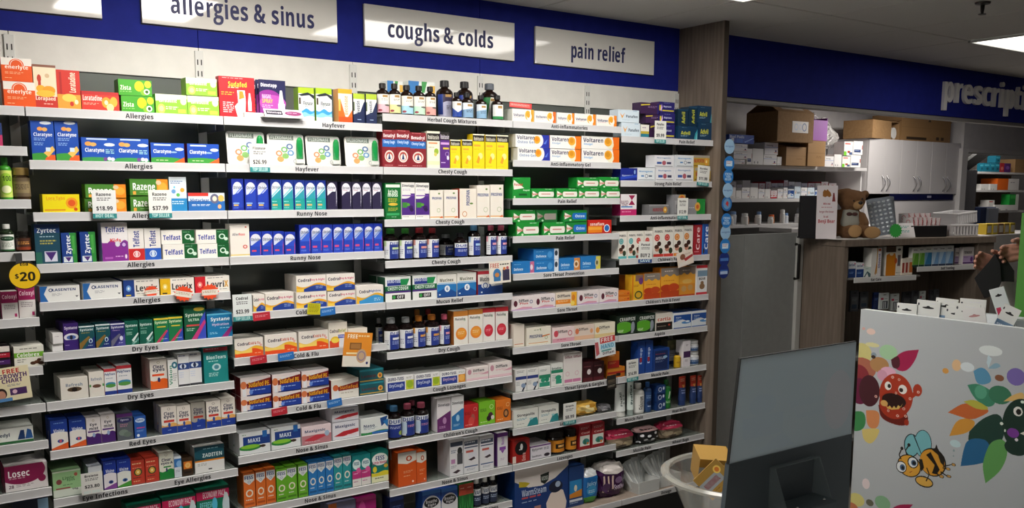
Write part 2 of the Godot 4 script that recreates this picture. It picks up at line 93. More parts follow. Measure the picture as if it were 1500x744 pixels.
	"cleargreen": ["b",50,"white eye drop carton with green foot","dfe0d2","dfe0d2",48,94,"r 0 .74 1 .26 1f8a3c; w 0 .68 1 .12 1f8a3c .05 1 0; r .3 .52 .5 .05 1f8a3c; t .18 .22 .62 .12 262a48 Clear; t .12 .36 .8 .12 262a48 eyes-A; e .5 .66 .06 .08 26366a; o .5 .1 .09 7a6a60 .02"],
	"bluesmall": ["b",40,"little pale carton with blue wave","d4dce4","d4dce4",24,73,"r 0 .1 1 .4 3a7ac0; e .7 .35 .4 .16 8abce8; l .2 .65 .6 .12 7a8a9a 2"],
	"brownsmall": ["b",40,"little brown carton with orange square","3a2818","3a2818",35,64,"r .1 .2 .8 .42 e07a20; e .5 .42 .28 .16 f4b860; o .5 .42 .2 f8e0b0 .03; r .1 .76 .7 .1 1a120c"],
	"zaditen": ["b",60,"white and dark teal carton with orange line","e6e6e4","e6e6e4",103,96,"r 0 0 1 .52 123e4c; r 0 .52 1 .06 e08a2a; e .5 .3 .55 .2 1a5464; t .26 .28 .66 .14 e8f4f4 ZADITEN; l .3 .1 .5 .05 9ac4cc 1; l .1 .65 .3 .1 a8aaa8 2; r .45 .86 .12 .05 4a4a50"],
	"economy": ["b",90,"large teal economy pack with magenta top band","14785c","14785c",113,134,"r 0 .08 1 .22 d0205c; t .2 .1 .7 .16 fce8f0 ECONOMY PACK; r 0 0 1 .08 0a4a3a; e .9 .55 .12 .3 b8c8d0; e .9 .3 .07 .12 c8d4d8; t .1 .36 .4 .16 8ae0e8 REFRESH; t .05 .56 .5 .24 dff4fa moist; e .55 .45 .08 .18 5ac8e8"],
	"sudafedspray": ["b",35,"red nasal spray card with white nose print","c8202a","c8202a",123,138,"l .1 .03 .6 .04 f0a0a0 1; t .26 .12 .52 .13 ffd83a Sudafed; l .25 .26 .4 .04 ffe8c0 1; l .06 .38 .35 .1 f0b838 2; p f2e6e2 .5 .32 .72 .32 .74 .6 .7 1 .5 1 .42 .72 .52 .62; p e8902a .56 .34 .66 .34 .7 .5 .55 .55; l .1 .62 .3 .28 f4d8d8 6; r .8 .6 .1 .22 f4f0f0; r .77 .82 .16 .14 b81820; p f4f0f0 .83 .38 .87 .38 .9 .6 .8 .6"],
	"dimetappspray": ["b",8,"navy and violet nasal spray card","1b1c4c","4a1a5a",96,130,"e .35 .85 .62 .55 8a2a8c; r 0 .5 .7 .5 8a2a8c; e .5 .7 .5 .25 b04aa8; t .06 .1 .6 .15 f4f4fa Dimetapp; t .1 .44 .35 .12 f0c0e0 NASAL; t .1 .58 .4 .12 f4c848 SPRAY; p f2f0f4 .78 .3 .86 .3 .92 .7 .72 .7; r .7 .7 .26 .24 f2f0f4; r .72 .88 .22 .1 1b1c4c; l .1 .76 .4 .1 e8c0e0 2"],
	"rynacrom": ["b",45,"white nasal carton with lime top and blue waves","eef0ec","7aa030",60,119,"r 0 0 1 .18 a8cc28; p 1c2430 0 .22 .6 .14 1 .22 1 .34 .7 .22 .2 .26; t .3 .4 .6 .12 2a3a48 Flonase; l .3 .54 .5 .05 a0a8a8 1; w 0 .66 1 .2 3a9ad0 .04 1.5 0; w 0 .76 1 .24 8acce8 .03 1.5 1; w 0 .86 1 .14 f0f4f4 .02 1 0; r .04 .3 .12 .2 4a4038"],
	"beconase": ["b",45,"orange and cream nasal carton","efe6d8","e0a060",55,123,"r 0 0 1 .14 e8a82a; p e86a20 0 1 0 .35 .15 .3 .55 .9 1 .6 1 1; r 0 .82 1 .18 e0521c; v .4 .2 .28 .55 d8a070 Beconase; r .02 .3 .14 .35 f0c060"],
	"livostin": ["b",45,"white and navy nasal carton with lime top","f0f0ea","1c2448",45,111,"r 0 0 1 .18 b4cc3a; p 1c2850 0 1 0 .7 .6 .6 .9 .3 1 .25 1 1; v .25 .24 .3 .46 2a3a5a Livostin; l .35 .85 .4 .06 b0c0e0 1; r 0 .28 .12 .3 5a6a4a"],
	"otrivinblue": ["b",40,"dark blue nasal spray carton with silver arch","1a2f9c","1a2f9c",42,111,"e .5 .3 .4 .2 c4c8d2; r .1 .3 .8 .3 a8aec0; p 1f3fb8 .1 .62 .9 .3 .9 .66 .1 .7; p 4a70d8 .1 .55 .9 .22 .9 .26 .1 .6; p 2440b0 .1 .5 .9 .4 .9 .9 .1 .9; t .16 .22 .68 .1 5a6078 Otrivin; r .1 .74 .5 .04 8ab0f0; r .14 .8 .4 .05 e8b850; l .14 .9 .5 .04 8ab0f0 1"],
	"otrivinteal": ["b",40,"teal nasal spray carton with silver arch","17308c","17308c",41,109,"e .5 .3 .42 .22 ccd0d8; r .08 .3 .84 .3 b8bec8; p 2a9aa8 .08 .6 .92 .3 .92 .7 .08 .74; p 7accd0 .08 .52 .92 .2 .92 .25 .08 .58; r .06 .62 .88 .38 1f9c94; t .14 .2 .7 .1 6a7488 Otrivin; l .14 .7 .5 .05 c0f0e8 1; r .14 .79 .45 .06 d8b070; l .14 .9 .5 .04 c0f0e8 1"],
	"otrivinblack": ["b",40,"black nasal spray carton with pale crescent","211c36","211c36",41,104,"e .45 .25 .4 .2 d0cfd8; p d8d8e0 .06 .2 .8 .15 .8 .35 .3 .42 .06 .5; p 2a2444 .06 .5 .5 .36 .95 .36 .95 1 .06 1; t .12 .17 .66 .1 5a5a70 Otrivin; p e8e8f0 .86 .2 .92 .4 .9 .7 .84 .9 .87 .6; l .2 .3 .5 .04 b06070 1"],
	"allerwhite": ["b",50,"plain white carton with red disc","e6e0d8","e6e0d8",68,114,"l .3 .1 .4 .04 b0a8a8 1; t .12 .28 .34 .08 6a6a74 Aller; t .46 .28 .3 .08 d85a5a Nose; e .76 .7 .12 .06 d06a64; e .76 .7 .06 .03 f0d8d0; l .14 .4 .5 .12 b0aaa4 3; r 0 .93 1 .04 e0c880; e .82 .1 .05 .02 c84a3a"],
	"otrivinshort": ["b",40,"short blue nasal spray carton with silver arch","1c35a8","1c35a8",40,85,"e .5 .32 .44 .22 d0d2dc; r .06 .32 .88 .25 b0b6c8; p 2a4cc4 .06 .6 .94 .3 .94 .7 .06 .74; r .06 .62 .88 .38 2444b4; t .12 .26 .74 .13 5a6078 Otrivin; r .14 .76 .4 .07 d84a6a; p d04a6a .9 .4 .95 .6 .9 .95 .86 .95"],
	"otrivintall": ["b",40,"tall blue nasal spray carton with pink tab","1c35a8","1c35a8",40,106,"e .5 .26 .42 .16 ccd0dc; r .08 .26 .84 .25 a8b0c8; p 3a60d0 .08 .55 .92 .22 .92 .6 .08 .7; p 6a90e0 .08 .45 .92 .16 .92 .2 .08 .5; r .08 .56 .84 .44 2444b8; t .14 .2 .7 .1 5a6078 Otrivin; r .14 .72 .4 .07 d04a7a; l .14 .86 .5 .06 8aa8f0 2; p c04a8a .94 .4 .98 .6 .93 .9 .9 .9"],
	"codralday": ["b",60,"white carton with gold and navy waves","e9e3dc","e9e3dc",101,60,"w 0 .6 1 .4 e9a92a .12 1 0; w 0 .72 1 .28 f0c850 .1 1 .6; w .25 .74 .75 .26 233f94 .14 .8 1.2; t .06 .2 .42 .2 2a2238 Codral; t .48 .22 .48 .16 c8486a Day & Night; l .65 .68 .25 .2 8aa0d8 2; l .3 .08 .4 .04 c0b0b0 1"],
	"codralnight": ["b",60,"white carton with gold and sky blue waves","e9e3dc","e9e3dc",113,69,"w 0 .55 1 .45 e9b02a .12 1 0; w .1 .68 .9 .32 3a94d0 .14 .8 1.2; t .1 .24 .38 .18 2a2238 Codral; t .48 .25 .42 .15 3a5aa0 Nightime; l .65 .72 .25 .2 bfe0f4 2"],
	"codralflu": ["b",60,"white carton with yellow and red waves","e6e0d8","e6e0d8",113,70,"w 0 .55 1 .45 f0b838 .12 1 0; w 0 .7 1 .3 e8501c .13 .9 1; w 0 .58 .6 .12 f6d468 .1 1 .2; t .1 .22 .4 .17 2a2238 Codral; t .5 .22 .4 .15 c8503a Cold & Flu; l .3 .06 .4 .05 c0b0b0 1; l .7 .82 .25 .1 f4b090 1; e .92 .42 .04 .06 e8a8a0"],
	"codralrelief": ["b",70,"cream carton with red and yellow drink print","ddd8cc","ddd8cc",78,81,"t .06 .28 .46 .14 3a3040 Codral; t .54 .28 .38 .14 8a9a3a Relief; e .34 .72 .25 .16 e8c030; r .04 .72 .5 .28 d84a2a; e .34 .72 .2 .1 f0d858; r .5 .5 .45 .14 3a5ac0; t .54 .52 .36 .1 e8ecf8 Cough; r .56 .66 .4 .34 a8b0b8"],
	"sudafedpe": ["b",60,"blue and white carton with gold lettering","e4dfe0","7a1420",109,61,"r 0 0 1 .16 e8dcdc; r .2 .52 .8 .48 1d3c9a; p ead8d4 0 .2 .3 .2 .3 1 0 1; e .1 .4 .1 .2 d87a4a; r .06 .6 .12 .4 e8e8ee; p 7a1418 .2 .34 1 .12 1 .5 .2 .6; t .26 .26 .68 .28 f2bb2c Sudafed PE; l .3 .68 .6 .1 a0b8f0 1; e .34 .8 .06 .12 6a90e0; r .2 .94 .8 .06 141f60"],
	"sudafedwhite": ["b",60,"white and maroon cold carton with runner","dedad2","8a1a24",113,74,"r 0 0 1 .12 c8c4bc; p 8a1820 .25 .38 1 .2 1 .55 .25 .6; t .3 .33 .66 .2 e8a030 Sudafed; e .16 .42 .1 .16 d86a3a; r .08 .58 .2 .42 e8e8ec; l .35 .7 .5 .1 b0a898 1"],
	"tealcold": ["b",60,"dark teal carton with gold disc","1d5c66","1d5c66",103,50,"r 0 0 1 .14 2a8a98; e .85 .55 .1 .22 e8b050; e .85 .55 .05 .12 b05a20; t .08 .4 .6 .3 6a2a2c Lemsip; r 0 .84 1 .08 c8a040"],
	"maxiclear": ["b",60,"white carton with navy field and green swoosh","dcdfe2","dcdfe2",112,82,"r .12 .2 .88 .4 1c3f8a; e .35 .7 .36 .14 2f8a3a; e .35 .66 .3 .09 8ac83a; r .75 0 .15 .3 2a6cb8; t .28 .3 .4 .18 e8f0f8 MAXI; e .75 .7 .1 .06 3a2a20; l .1 .1 .12 .06 4a8a4a 1; r .1 .86 .5 .14 dcdfe2"],
	"sinuspink": ["b",60,"pink and silver sinus carton","c4b4b8","c4b4b8",117,69,"r 0 .5 1 .5 c08088; t .1 .2 .7 .2 3a4a70 Maxigesic; p c83a4a .06 .75 .5 .5 .9 .6 .4 .85; l .1 .85 .6 .08 e8c0c4 1; e .85 .5 .08 .16 9ab0c8"],
	"maxigesic": ["b",60,"silver carton with red streak","b0b0b6","b0b0b6",109,61,"p c02a34 .05 .8 .4 .58 .98 .5 .98 .7 .4 .85; t .1 .2 .75 .2 2a3460 Maxigesic; l .55 .78 .4 .12 f0d0d0 2; r 0 0 1 .06 9a9aa4"],
	"nasalleaf": ["b",60,"white carton with dark blue leaf and green foot","dfe4e2","dfe4e2",118,66,"p 1a4a8a .7 .1 .98 0 .9 .4 .75 .6; p 2a7ac0 .8 .3 1 .2 .98 .7; t .1 .38 .4 .16 3a4a6a Naso; l .1 .58 .5 .14 7a8aa0 2; w 0 .84 1 .16 2f8a4a .04 1 0; r .4 .86 .6 .14 2a6ab8"],
	"fessorange": ["b",40,"slim orange nasal spray carton with white shield","e4722a","e4722a",38,132,"p e4e8ea .04 .06 .96 .06 .96 .24 .5 .36 .04 .24; t .12 .1 .74 .1 1f3a7a FESS; o .5 .27 .12 5a7aa0 .03; e .5 .6 .32 .11 f0e8d8; e .5 .6 .2 .07 e4722a; l .2 .78 .6 .06 f0f0e8 1; r .1 .88 .8 .06 b8501c"],
	"fessgreen": ["b",40,"slim lime green nasal spray carton with white shield","6cb42c","6cb42c",38,126,"p e4e8ea .04 .06 .96 .06 .96 .24 .5 .36 .04 .24; t .12 .1 .74 .1 1f3a7a FESS; o .5 .27 .12 5a7aa0 .03; e .5 .6 .32 .11 f0e8d8; e .5 .6 .2 .07 6cb42c; l .2 .78 .6 .06 f0f0e8 1; r .1 .88 .8 .06 4a8420"],
	"fessblue": ["b",40,"slim blue nasal spray carton with white shield","2a7cc4","2a7cc4",32,130,"p e4e8ea .04 .06 .96 .06 .96 .24 .5 .36 .04 .24; t .12 .1 .74 .1 1f3a7a FESS; o .5 .27 .12 5a7aa0 .03; e .5 .6 .32 .11 f0e8d8; e .5 .6 .2 .07 2a7cc4; l .2 .78 .6 .06 f0f0e8 1; r .1 .88 .8 .06 1c5890"],
	"fessteal": ["b",40,"slim teal nasal spray carton with white shield","2a9aa0","2a9aa0",35,135,"p e4e8ea .04 .06 .96 .06 .96 .24 .5 .36 .04 .24; t .12 .1 .74 .1 1f3a7a FESS; o .5 .27 .12 5a7aa0 .03; e .5 .6 .32 .11 f0e8d8; e .5 .6 .2 .07 2a9aa0; l .2 .78 .6 .06 f0f0e8 1; r .1 .88 .8 .06 1c6c74"],
	"fesspink": ["b",40,"slim teal and pink nasal spray carton","178a8c","178a8c",38,124,"e .5 .3 .44 .16 dff0f0; t .2 .22 .6 .1 1f5a7a FESS; r 0 .5 1 .28 c43a80; e .7 .5 .25 .09 e060a0; r 0 .76 1 .24 e8e4e0; l .15 .58 .6 .06 f4d0e4 1; l .15 .84 .6 .06 b06a90 1"],
	"fesslittle": ["b",60,"wide green children's nasal carton with yellow foot","147a70","147a70",74,125,"e .5 .26 .46 .2 eef2ee; t .26 .15 .5 .14 1f3f7a FESS; t .08 .31 .82 .1 c83a6a Little Noses; e .2 .58 .12 .1 e8d83a; e .85 .5 .12 .06 d8b03a; r 0 .7 1 .3 dfe0b8; w 0 .68 1 .1 e8d838 .03 1 0; l .2 .86 .6 .06 5a5a40 1"],
	"magentabox": ["b",80,"magenta carton with pink rings","b01878","b01878",86,149,"e .3 .5 .2 .4 d84aa0; o .75 .5 .22 f0a0d0 .04; r 0 0 1 .1 d03a90"],
	"greypurple": ["b",80,"grey carton with dark lettering","7a7a98","7a7a98",114,149,"t .1 .3 .7 .3 1a1a30 Alkaseltz; r 0 0 .3 1 e07a3a; l .4 .7 .5 .12 d0d0e0 1"],
	"herbalpink": ["o",0,"small brown bottle with pink floral label","f0ece4","1c0f0a",49,117,"r 0 .55 1 .45 e8b8c4; r .35 .05 .3 .12 b08a50; l .3 .25 .4 .12 8a8a84 2; e .3 .75 .14 .08 e8b8c4; e .65 .6 .2 .05 5a5a54; e .2 .88 .12 .06 9a3a4a"],
	"herballime": ["o",0,"small brown bottle with lime floral label","f0ece4","1c0f0a",47,119,"r 0 .55 1 .45 dfe0a0; r .35 .05 .3 .12 b08a50; l .3 .25 .4 .12 8a8a84 2; e .3 .75 .14 .08 dfe0a0; e .65 .6 .2 .05 5a5a54; e .2 .88 .12 .06 9a3a4a"],
	"herbalsky": ["o",0,"small brown bottle with sky blue floral label","f0ece4","1c0f0a",50,117,"r 0 .55 1 .45 a8d4ec; r .35 .05 .3 .12 b08a50; l .3 .25 .4 .12 8a8a84 2; e .3 .75 .14 .08 a8d4ec; e .65 .6 .2 .05 5a5a54; e .2 .88 .12 .06 9a3a4a"],
	"herbalgreen": ["o",0,"small brown bottle with green floral label","f0ece4","1c0f0a",49,118,"r 0 .55 1 .45 b8dcc0; r .35 .05 .3 .12 b08a50; l .3 .25 .4 .12 8a8a84 2; e .3 .75 .14 .08 b8dcc0; e .65 .6 .2 .05 5a5a54; e .2 .88 .12 .06 9a3a4a"],
	"herbalred": ["o",0,"small brown bottle with rose floral label","f0ece4","1c0f0a",45,118,"r 0 .55 1 .45 e8a8a0; r .35 .05 .3 .12 b08a50; l .3 .25 .4 .12 8a8a84 2; e .3 .75 .14 .08 e8a8a0; e .65 .6 .2 .05 5a5a54; e .2 .88 .12 .06 9a3a4a"],
	"herbalbig": ["o",0,"large brown herbal bottle with navy label","3a3050","1c0f0a",70,156,"e .5 1.1 .6 .8 9a9ab0; r .35 .0 .3 .12 b08a50; r 0 .0 .25 .9 24409a; l .4 .5 .4 .2 5a5a70 3"],
	"herbalbiggreen": ["o",0,"large brown herbal bottle with green label","e8e8e4","1c0f0a",75,158,"p 1f7a3c 0 0 .35 0 .2 1 0 1; p 2a9a4a .65 0 1 0 1 1 .9 1; r .35 .05 .3 .12 b08a50; l .4 .5 .4 .2 5a5a70 3"],
	"dropperblue": ["o",0,"little dropper bottle with white and blue label","eef0f2","1c0f0a",42,103,"p 2448a0 0 .4 .4 .7 1 .4 1 1 0 1; r .35 .1 .3 .15 b08a50; r 0 .85 1 .15 2448a0"],
	"droppergrey": ["o",0,"little dropper bottle with pale blue label","e4ecf2","1c0f0a",49,102,"p 8ab0d0 0 .5 1 .3 1 1 0 1; r .35 .1 .3 .15 b08a50; l .3 .5 .4 .2 4a5a6a 2"],
	"droppergreen": ["o",0,"little dropper bottle with green rimmed label","f0f2ee","1c0f0a",49,104,"r 0 .8 1 .2 2a8a4a; r .35 .08 .3 .18 b08a50; p 2a8a4a .8 0 1 0 1 1 .9 1"],
	"bluelid": ["b",60,"white carton with blue corner standing behind bottles","e4e8e4","e4e8e4",94,141,"p 2a7ac0 0 0 .4 0 .3 .6 0 .5; p 3a9a4a .5 0 .7 0 .6 .3 .5 .3; r .8 .1 .2 .2 e0b040"],
	"benadryl": ["b",50,"dark red cough carton with blue band","86202a","86202a",63,141,"l .15 .02 .7 .05 d08080 1; t .08 .1 .84 .13 ffffff Benadryl; r 0 .25 1 .2 1f66b4; t .1 .28 .8 .1 e8f4ff Chesty Cough; e .5 .7 .34 .16 e8d8d0; e .5 .7 .26 .12 b84a3c; e .5 .72 .2 .09 f0e8e0; p 26386a .4 .78 .5 .6 .6 .78; l .15 .93 .7 .04 d8a0a0 1"],
	"robiwhite": ["b",45,"white cough carton with lime and black top","e8e6d4","e8e6d4",57,145,"r 0 .06 1 .2 26221e; t .08 .1 .84 .12 e8e4d8 Robitussin; r .1 .3 .7 .04 e09a6a; e .72 .54 .18 .08 9ab83a; e .65 .62 .12 .05 d8d06a; l .12 .42 .5 .06 b0b49a 1; r 0 .8 1 .1 d0dcb0"],
	"robipurple": ["b",45,"purple cough carton with black top","5c2a84","5c2a84",43,143,"r 0 0 1 .22 26221e; t .06 .06 .88 .13 d8d0e0 Robitussin; r .06 .28 .88 .06 d0a0d8; r .3 .42 .6 .05 e8c83a; o .72 .6 .2 c8b0dc .03; e .8 .7 .12 .06 e8e4f0; l .1 .82 .5 .06 c8b0dc 1"],
	"robiyellow": ["b",45,"yellow cough carton with black top","f0d81c","f0d81c",52,132,"r 0 0 1 .04 f0ead0; r 0 .04 1 .17 26221e; t .1 .08 .8 .11 d8d4c4 Robitussin; r .1 .3 .55 .06 e8a83a; e .65 .62 .2 .09 f4e890; p e8a02a .3 .8 .5 .6 .62 .7 .5 .84; l .12 .42 .5 .05 e0b82a 1; l .12 .9 .6 .04 e8b83a 1"],
	"irishmoss": ["b",60,"tall green cough mixture carton with yellow print","0f6a30","0f6a30",67,141,"r .05 .04 .9 .08 e0f0e0; t .2 .18 .6 .1 f0f8ee irish; t .18 .28 .64 .09 f0f8ee moss; l .2 .42 .6 .12 d8cc40 3; e .5 .58 .3 .04 d8b840; l .2 .68 .6 .1 d8cc40 3; r .1 .82 .8 .06 3aa060; l .4 .92 .3 .04 a0d0a8 1"],
	"dimpurple": ["b",50,"white cough carton with violet berries","e6e3e0","e6e3e0",60,144,"r 0 .3 1 .58 4f2b84; e .2 .34 .5 .1 e6e3e0; r .04 .34 .9 .03 7a4aa8; t .06 .05 .88 .1 1f1f2c Dimetapp; l .1 .18 .6 .06 9a90b0 2; r .06 .54 .36 .14 3f8a3a; e .7 .68 .16 .06 3a1a5c; e .75 .74 .14 .05 2a1248; e .5 .6 .12 .04 5aa03a; l .1 .92 .5 .04 9a9aa0 1"],
	"prospan": ["b",50,"plain white ivy cough carton","e6e0d6","e6e0d6",62,115,"t .16 .24 .7 .08 2a3a78 PROSPAN; e .7 .12 .08 .03 6a8a4a; l .2 .38 .5 .14 b4aea4 3; o .65 .7 .13 7a9a4a .02; r 0 .92 1 .03 e0a050; p d8602a .7 .97 .9 .9 .98 .97"],
	"prospanlarge": ["b",60,"larger white ivy cough carton","e8e2d8","e8e2d8",63,137,"t .06 .25 .84 .09 2a3a78 PROSPAN; e .75 .12 .08 .03 6a8a4a; l .2 .4 .5 .14 b4aea4 3; o .68 .74 .16 7a9a4a .02; r 0 .93 1 .025 e0a050; p d8602a .7 .97 .9 .9 .98 .97"],
	"prospanturn": ["b",60,"white ivy carton stood sideways with vertical name","e4dcd0","b84a34",81,121,"v .4 .06 .2 .5 2a3a78 PROSPAN; r .1 .2 .1 .7 d8d0c0; o .3 .85 .14 c8783a .03; e .7 .5 .1 .03 6a8a4a"],
	"durogreen": ["o",0,"dark cough syrup bottle with green cap","e6e8ea","140c0c",58,125,"r .3 .2 .7 .8 24388c; t .32 .06 .64 .2 26388c DURO; r 0 0 .14 .3 c8e0a8; r .42 .36 .5 .12 c8e0a8; l .4 .56 .5 .2 a8b8e8 3; l .05 .5 .2 .3 9a9aa8 3"],
	"durored": ["o",0,"dark cough syrup bottle with red cap","e6e8ea","140c0c",51,131,"r .3 .2 .7 .8 24388c; t .32 .06 .64 .2 26388c DURO; r 0 0 .14 .3 e09a90; r .42 .36 .5 .12 e09a90; l .4 .56 .5 .2 a8b8e8 3; l .05 .5 .2 .3 9a9aa8 3"],
	"duroblue": ["o",0,"dark cough syrup bottle with blue cap","e6e8ea","140c0c",54,130,"r .3 .2 .7 .8 24388c; t .32 .06 .64 .2 26388c DURO; r 0 0 .14 .3 a8c8e8; r .42 .36 .5 .12 a8c8e8; l .4 .56 .5 .2 a8b8e8 3; l .05 .5 .2 .3 9a9aa8 3"],
	"duropink": ["o",0,"dark cough syrup bottle with pink cap","e6e8ea","140c0c",48,128,"r .3 .2 .7 .8 24388c; t .32 .06 .64 .2 26388c DURO; r 0 0 .14 .3 e8a0b0; r .42 .36 .5 .12 e8a0b0; l .4 .56 .5 .2 a8b8e8 3; l .05 .5 .2 .3 9a9aa8 3"],
	"durosilver": ["o",0,"dark cough syrup bottle with grey cap","e6e8ea","140c0c",54,119,"r .3 .2 .7 .8 24388c; t .32 .06 .64 .2 26388c DURO; r 0 0 .14 .3 d8d8d8; r .42 .36 .5 .12 d8d8d8; l .4 .56 .5 .2 a8b8e8 3; l .05 .5 .2 .3 9a9aa8 3"],
	"duroorange": ["o",0,"dark cough syrup bottle with orange cap","e6e8ea","140c0c",52,136,"r .3 .2 .7 .8 24388c; t .32 .06 .64 .2 26388c DURO; r 0 0 .14 .3 e0a050; r .42 .36 .5 .12 e0a050; l .4 .56 .5 .2 a8b8e8 3; l .05 .5 .2 .3 9a9aa8 3"],
	"duronavy": ["o",0,"dark cough syrup bottle with navy label","e6e8ea","140c0c",59,101,"r 0 .35 1 .65 24388c; t .1 .1 .8 .2 26388c DURO; l .2 .5 .6 .2 c8d0f0 2"],
	"durochesty": ["b",70,"white and green chesty cough lozenge carton","dcdedc","1c4a34",112,97,"r 0 0 1 .08 cfd4d0; r .08 .12 .55 .24 24388c; t .1 .12 .5 .12 e8ecf8 DURO-TUSS; p 1c8a4c .6 .1 .95 .1 .85 .36 .6 .36; r 0 .38 1 .2 12683a; t .1 .41 .8 .14 f0f6f0 CHESTY COUGH; r 0 .58 1 .08 4a2a7a; r .26 .74 .5 .18 1a1a1a; t .46 .77 .26 .12 f4f4f4 OFF; e .34 .83 .06 .07 3aa04a"],
	"mucinex": ["b",60,"white and blue mucus relief carton","e2dfd8","e2dfd8",91,95,"r 0 .42 1 .58 2a7cc0; p 1c4f96 0 .75 .5 .55 1 .8 1 1 0 1; t .14 .17 .7 .15 4a5038 Mucinex; e .52 .62 .14 .14 eef4fa; t .47 .55 .1 .14 1c4f96 6; r .06 .36 .88 .05 9ac4e4; r .1 .84 .08 .05 e8f0fa; r 0 .95 1 .05 143c7a"],
	"mucinexred": ["b",60,"white and navy mucus relief carton with red top","e4e0da","9a2030",123,100,"r 0 0 1 .14 b02c38; t .08 .24 .5 .2 26262c Mucinex; r 0 .56 1 .44 1f4690; e .3 .62 .16 .12 eef2fa; o .3 .62 .1 1f4690 .03; p e8e8ec .5 .56 1 .5 1 .62 .55 .66; r .12 .86 .06 .06 e8f0fa"],
	"pholorange": ["b",50,"tall white cough carton with orange fruit disc","e3dfd8","a8642a",70,141,"r 0 0 1 .16 c07a30; t .1 .2 .7 .08 4a4a48 Pholcodine; o .75 .28 .06 4a8a4a .02; l .15 .32 .6 .06 b0aaa0 2; e .52 .68 .38 .18 ec8a2a; e .52 .66 .3 .13 f0a03a; l .3 .62 .45 .1 f8d8a8 2; l .2 .92 .5 .04 b0a8a0 1"],
	"pholred": ["b",50,"tall white cough carton with red fruit disc","e1dcd8","a82a2e",63,143,"r 0 0 1 .14 c42a34; t .1 .19 .7 .08 4a4a48 Pholcodine; o .75 .26 .06 4a8a4a .02; l .15 .3 .6 .06 b0aaa0 2; e .48 .68 .36 .18 c8283c; e .46 .66 .26 .12 d8384a; l .25 .64 .45 .08 f4c0c4 2; l .2 .92 .5 .04 b0a8a0 1"],
	"duroloz": ["b",70,"white and navy lozenge carton with lime end","e0e0e0","e0e0e0",119,56,"t .08 .06 .56 .22 2a2a58 DURO-TUSS; r .06 .4 .62 .6 223a94; t .12 .5 .5 .3 d8e0f4 DryCough; r .72 .35 .28 .65 c8cc38; e .86 .65 .12 .26 9ab82a; l .74 .12 .22 .14 9a9a8a 2"],
	"durolozorange": ["b",70,"white and navy lozenge carton with orange end","e0e0e0","e0e0e0",121,50,"t .08 .06 .56 .22 2a2a58 DURO-TUSS; r .06 .4 .62 .6 223a94; t .12 .5 .5 .3 e8c0d0 DryCough; r .72 .35 .28 .65 e0922a; e .86 .65 .12 .26 f0b45a; l .74 .12 .22 .14 9a9a8a 2"],
	"diffloz": ["b",70,"pale pink lozenge carton with black name","e2d8d6","e2d8d6",113,59,"t .3 .16 .5 .2 26262a Difflam; e .14 .34 .08 .2 c890a0; l .3 .44 .45 .12 d0a0a8 2; p d8a0b0 .6 .6 1 .4 1 .6; r 0 .82 1 .18 d8b8c0"],
	"syrupblue": ["o",0,"small dark syrup bottle with blue cap","dfe4ea","140c0c",48,128,"r 0 .3 1 .7 24388c; t .1 .06 .8 .2 3a4a8a DURO; l .15 .42 .6 .14 c8d0f0 2; e .72 .78 .14 .12 a8c040"],
	"syruppink": ["o",0,"small dark syrup bottle with pink cap","dfe4ea","140c0c",53,130,"r .25 .25 .75 .75 24388c; t .1 .06 .8 .2 3a4a8a DURO; r 0 .3 .3 .6 c8dcec; l .35 .45 .5 .14 e8a0b0 2"],
	"dimkidpurple": ["b",50,"white and plum children's cough carton","dedade","dedade",64,142,"r 0 .4 1 .6 6a2c6c; p dedade 0 .38 1 .34 1 .4 0 .62; t .08 .16 .84 .11 1f1f2c Dimetapp; e .55 .68 .14 .1 b888b8; l .15 .84 .5 .08 d0a8d0 2"],
	"dimkidblue": ["b",50,"white and blue children's cough carton","dedee0","dedee0",59,143,"r 0 .4 1 .6 2a74b4; p dedee0 0 .36 1 .3 1 .36 0 .6; t .06 .16 .88 .11 1f1f2c Dimetapp; e .5 .66 .14 .1 a8d0ec; l .15 .84 .5 .08 b8dcf0 2"],
	"koalared": ["b",80,"red children's lozenge carton","c4282c","c4282c",71,96,"o .78 .22 .12 e8a090 .03; t .06 .3 .4 .14 8a1418 KOALA; e .62 .62 .14 .2 b05a50; e .5 .75 .2 .2 d84a44; l .1 .88 .6 .06 f0b0a8 1"],
	"koalagreen": ["b",80,"lime green children's lozenge carton","7cc22c","7cc22c",82,99,"o .78 .26 .12 d8ecb0 .03; t .1 .3 .36 .14 4a7a1a KOALA; e .72 .66 .16 .16 4a2a38; e .62 .76 .14 .12 2a1a20; e .85 .74 .1 .1 e8e0d8; l .1 .88 .4 .06 d8f0b0 1"],
	"koalaorange": ["b",80,"orange children's lozenge carton","e47a24","e47a24",78,95,"o .8 .24 .12 f4c890 .03; t .08 .3 .36 .14 a04a14 KOALA; e .68 .64 .18 .2 5a3a2a; e .68 .64 .1 .12 c88a50; l .1 .88 .4 .06 f8d8b0 1"],
	"eucalyptus": ["b",60,"tall orange rub carton with white slanted top","dc5a1c","dc5a1c",64,135,"p dcd8d0 0 0 1 0 1 .28 .5 .36 0 .3; e .6 .2 .16 .08 c84a1c; e .6 .2 .08 .05 f0e0d0; l .3 .56 .5 .08 f0b890 2; l .3 .7 .4 .05 f0b890 1; e .8 .9 .05 .03 f8e0d0"],
	"nasalwhite": ["b",50,"white and grey nasal wash carton","d6d6da","d6d6da",71,153,"r .05 .1 .9 .12 4a5468; l .1 .12 .8 .08 d8dce4 1; r .05 .26 .9 .03 3a4a6a; e .6 .5 .3 .14 b8b8c0; p 3a2a34 .3 .62 .7 .56 .8 .62 .5 .66; r .15 .36 .5 .06 c05a50; r .05 .8 .9 .03 3a5a8a; l .2 .88 .6 .06 8a90a0 2"],
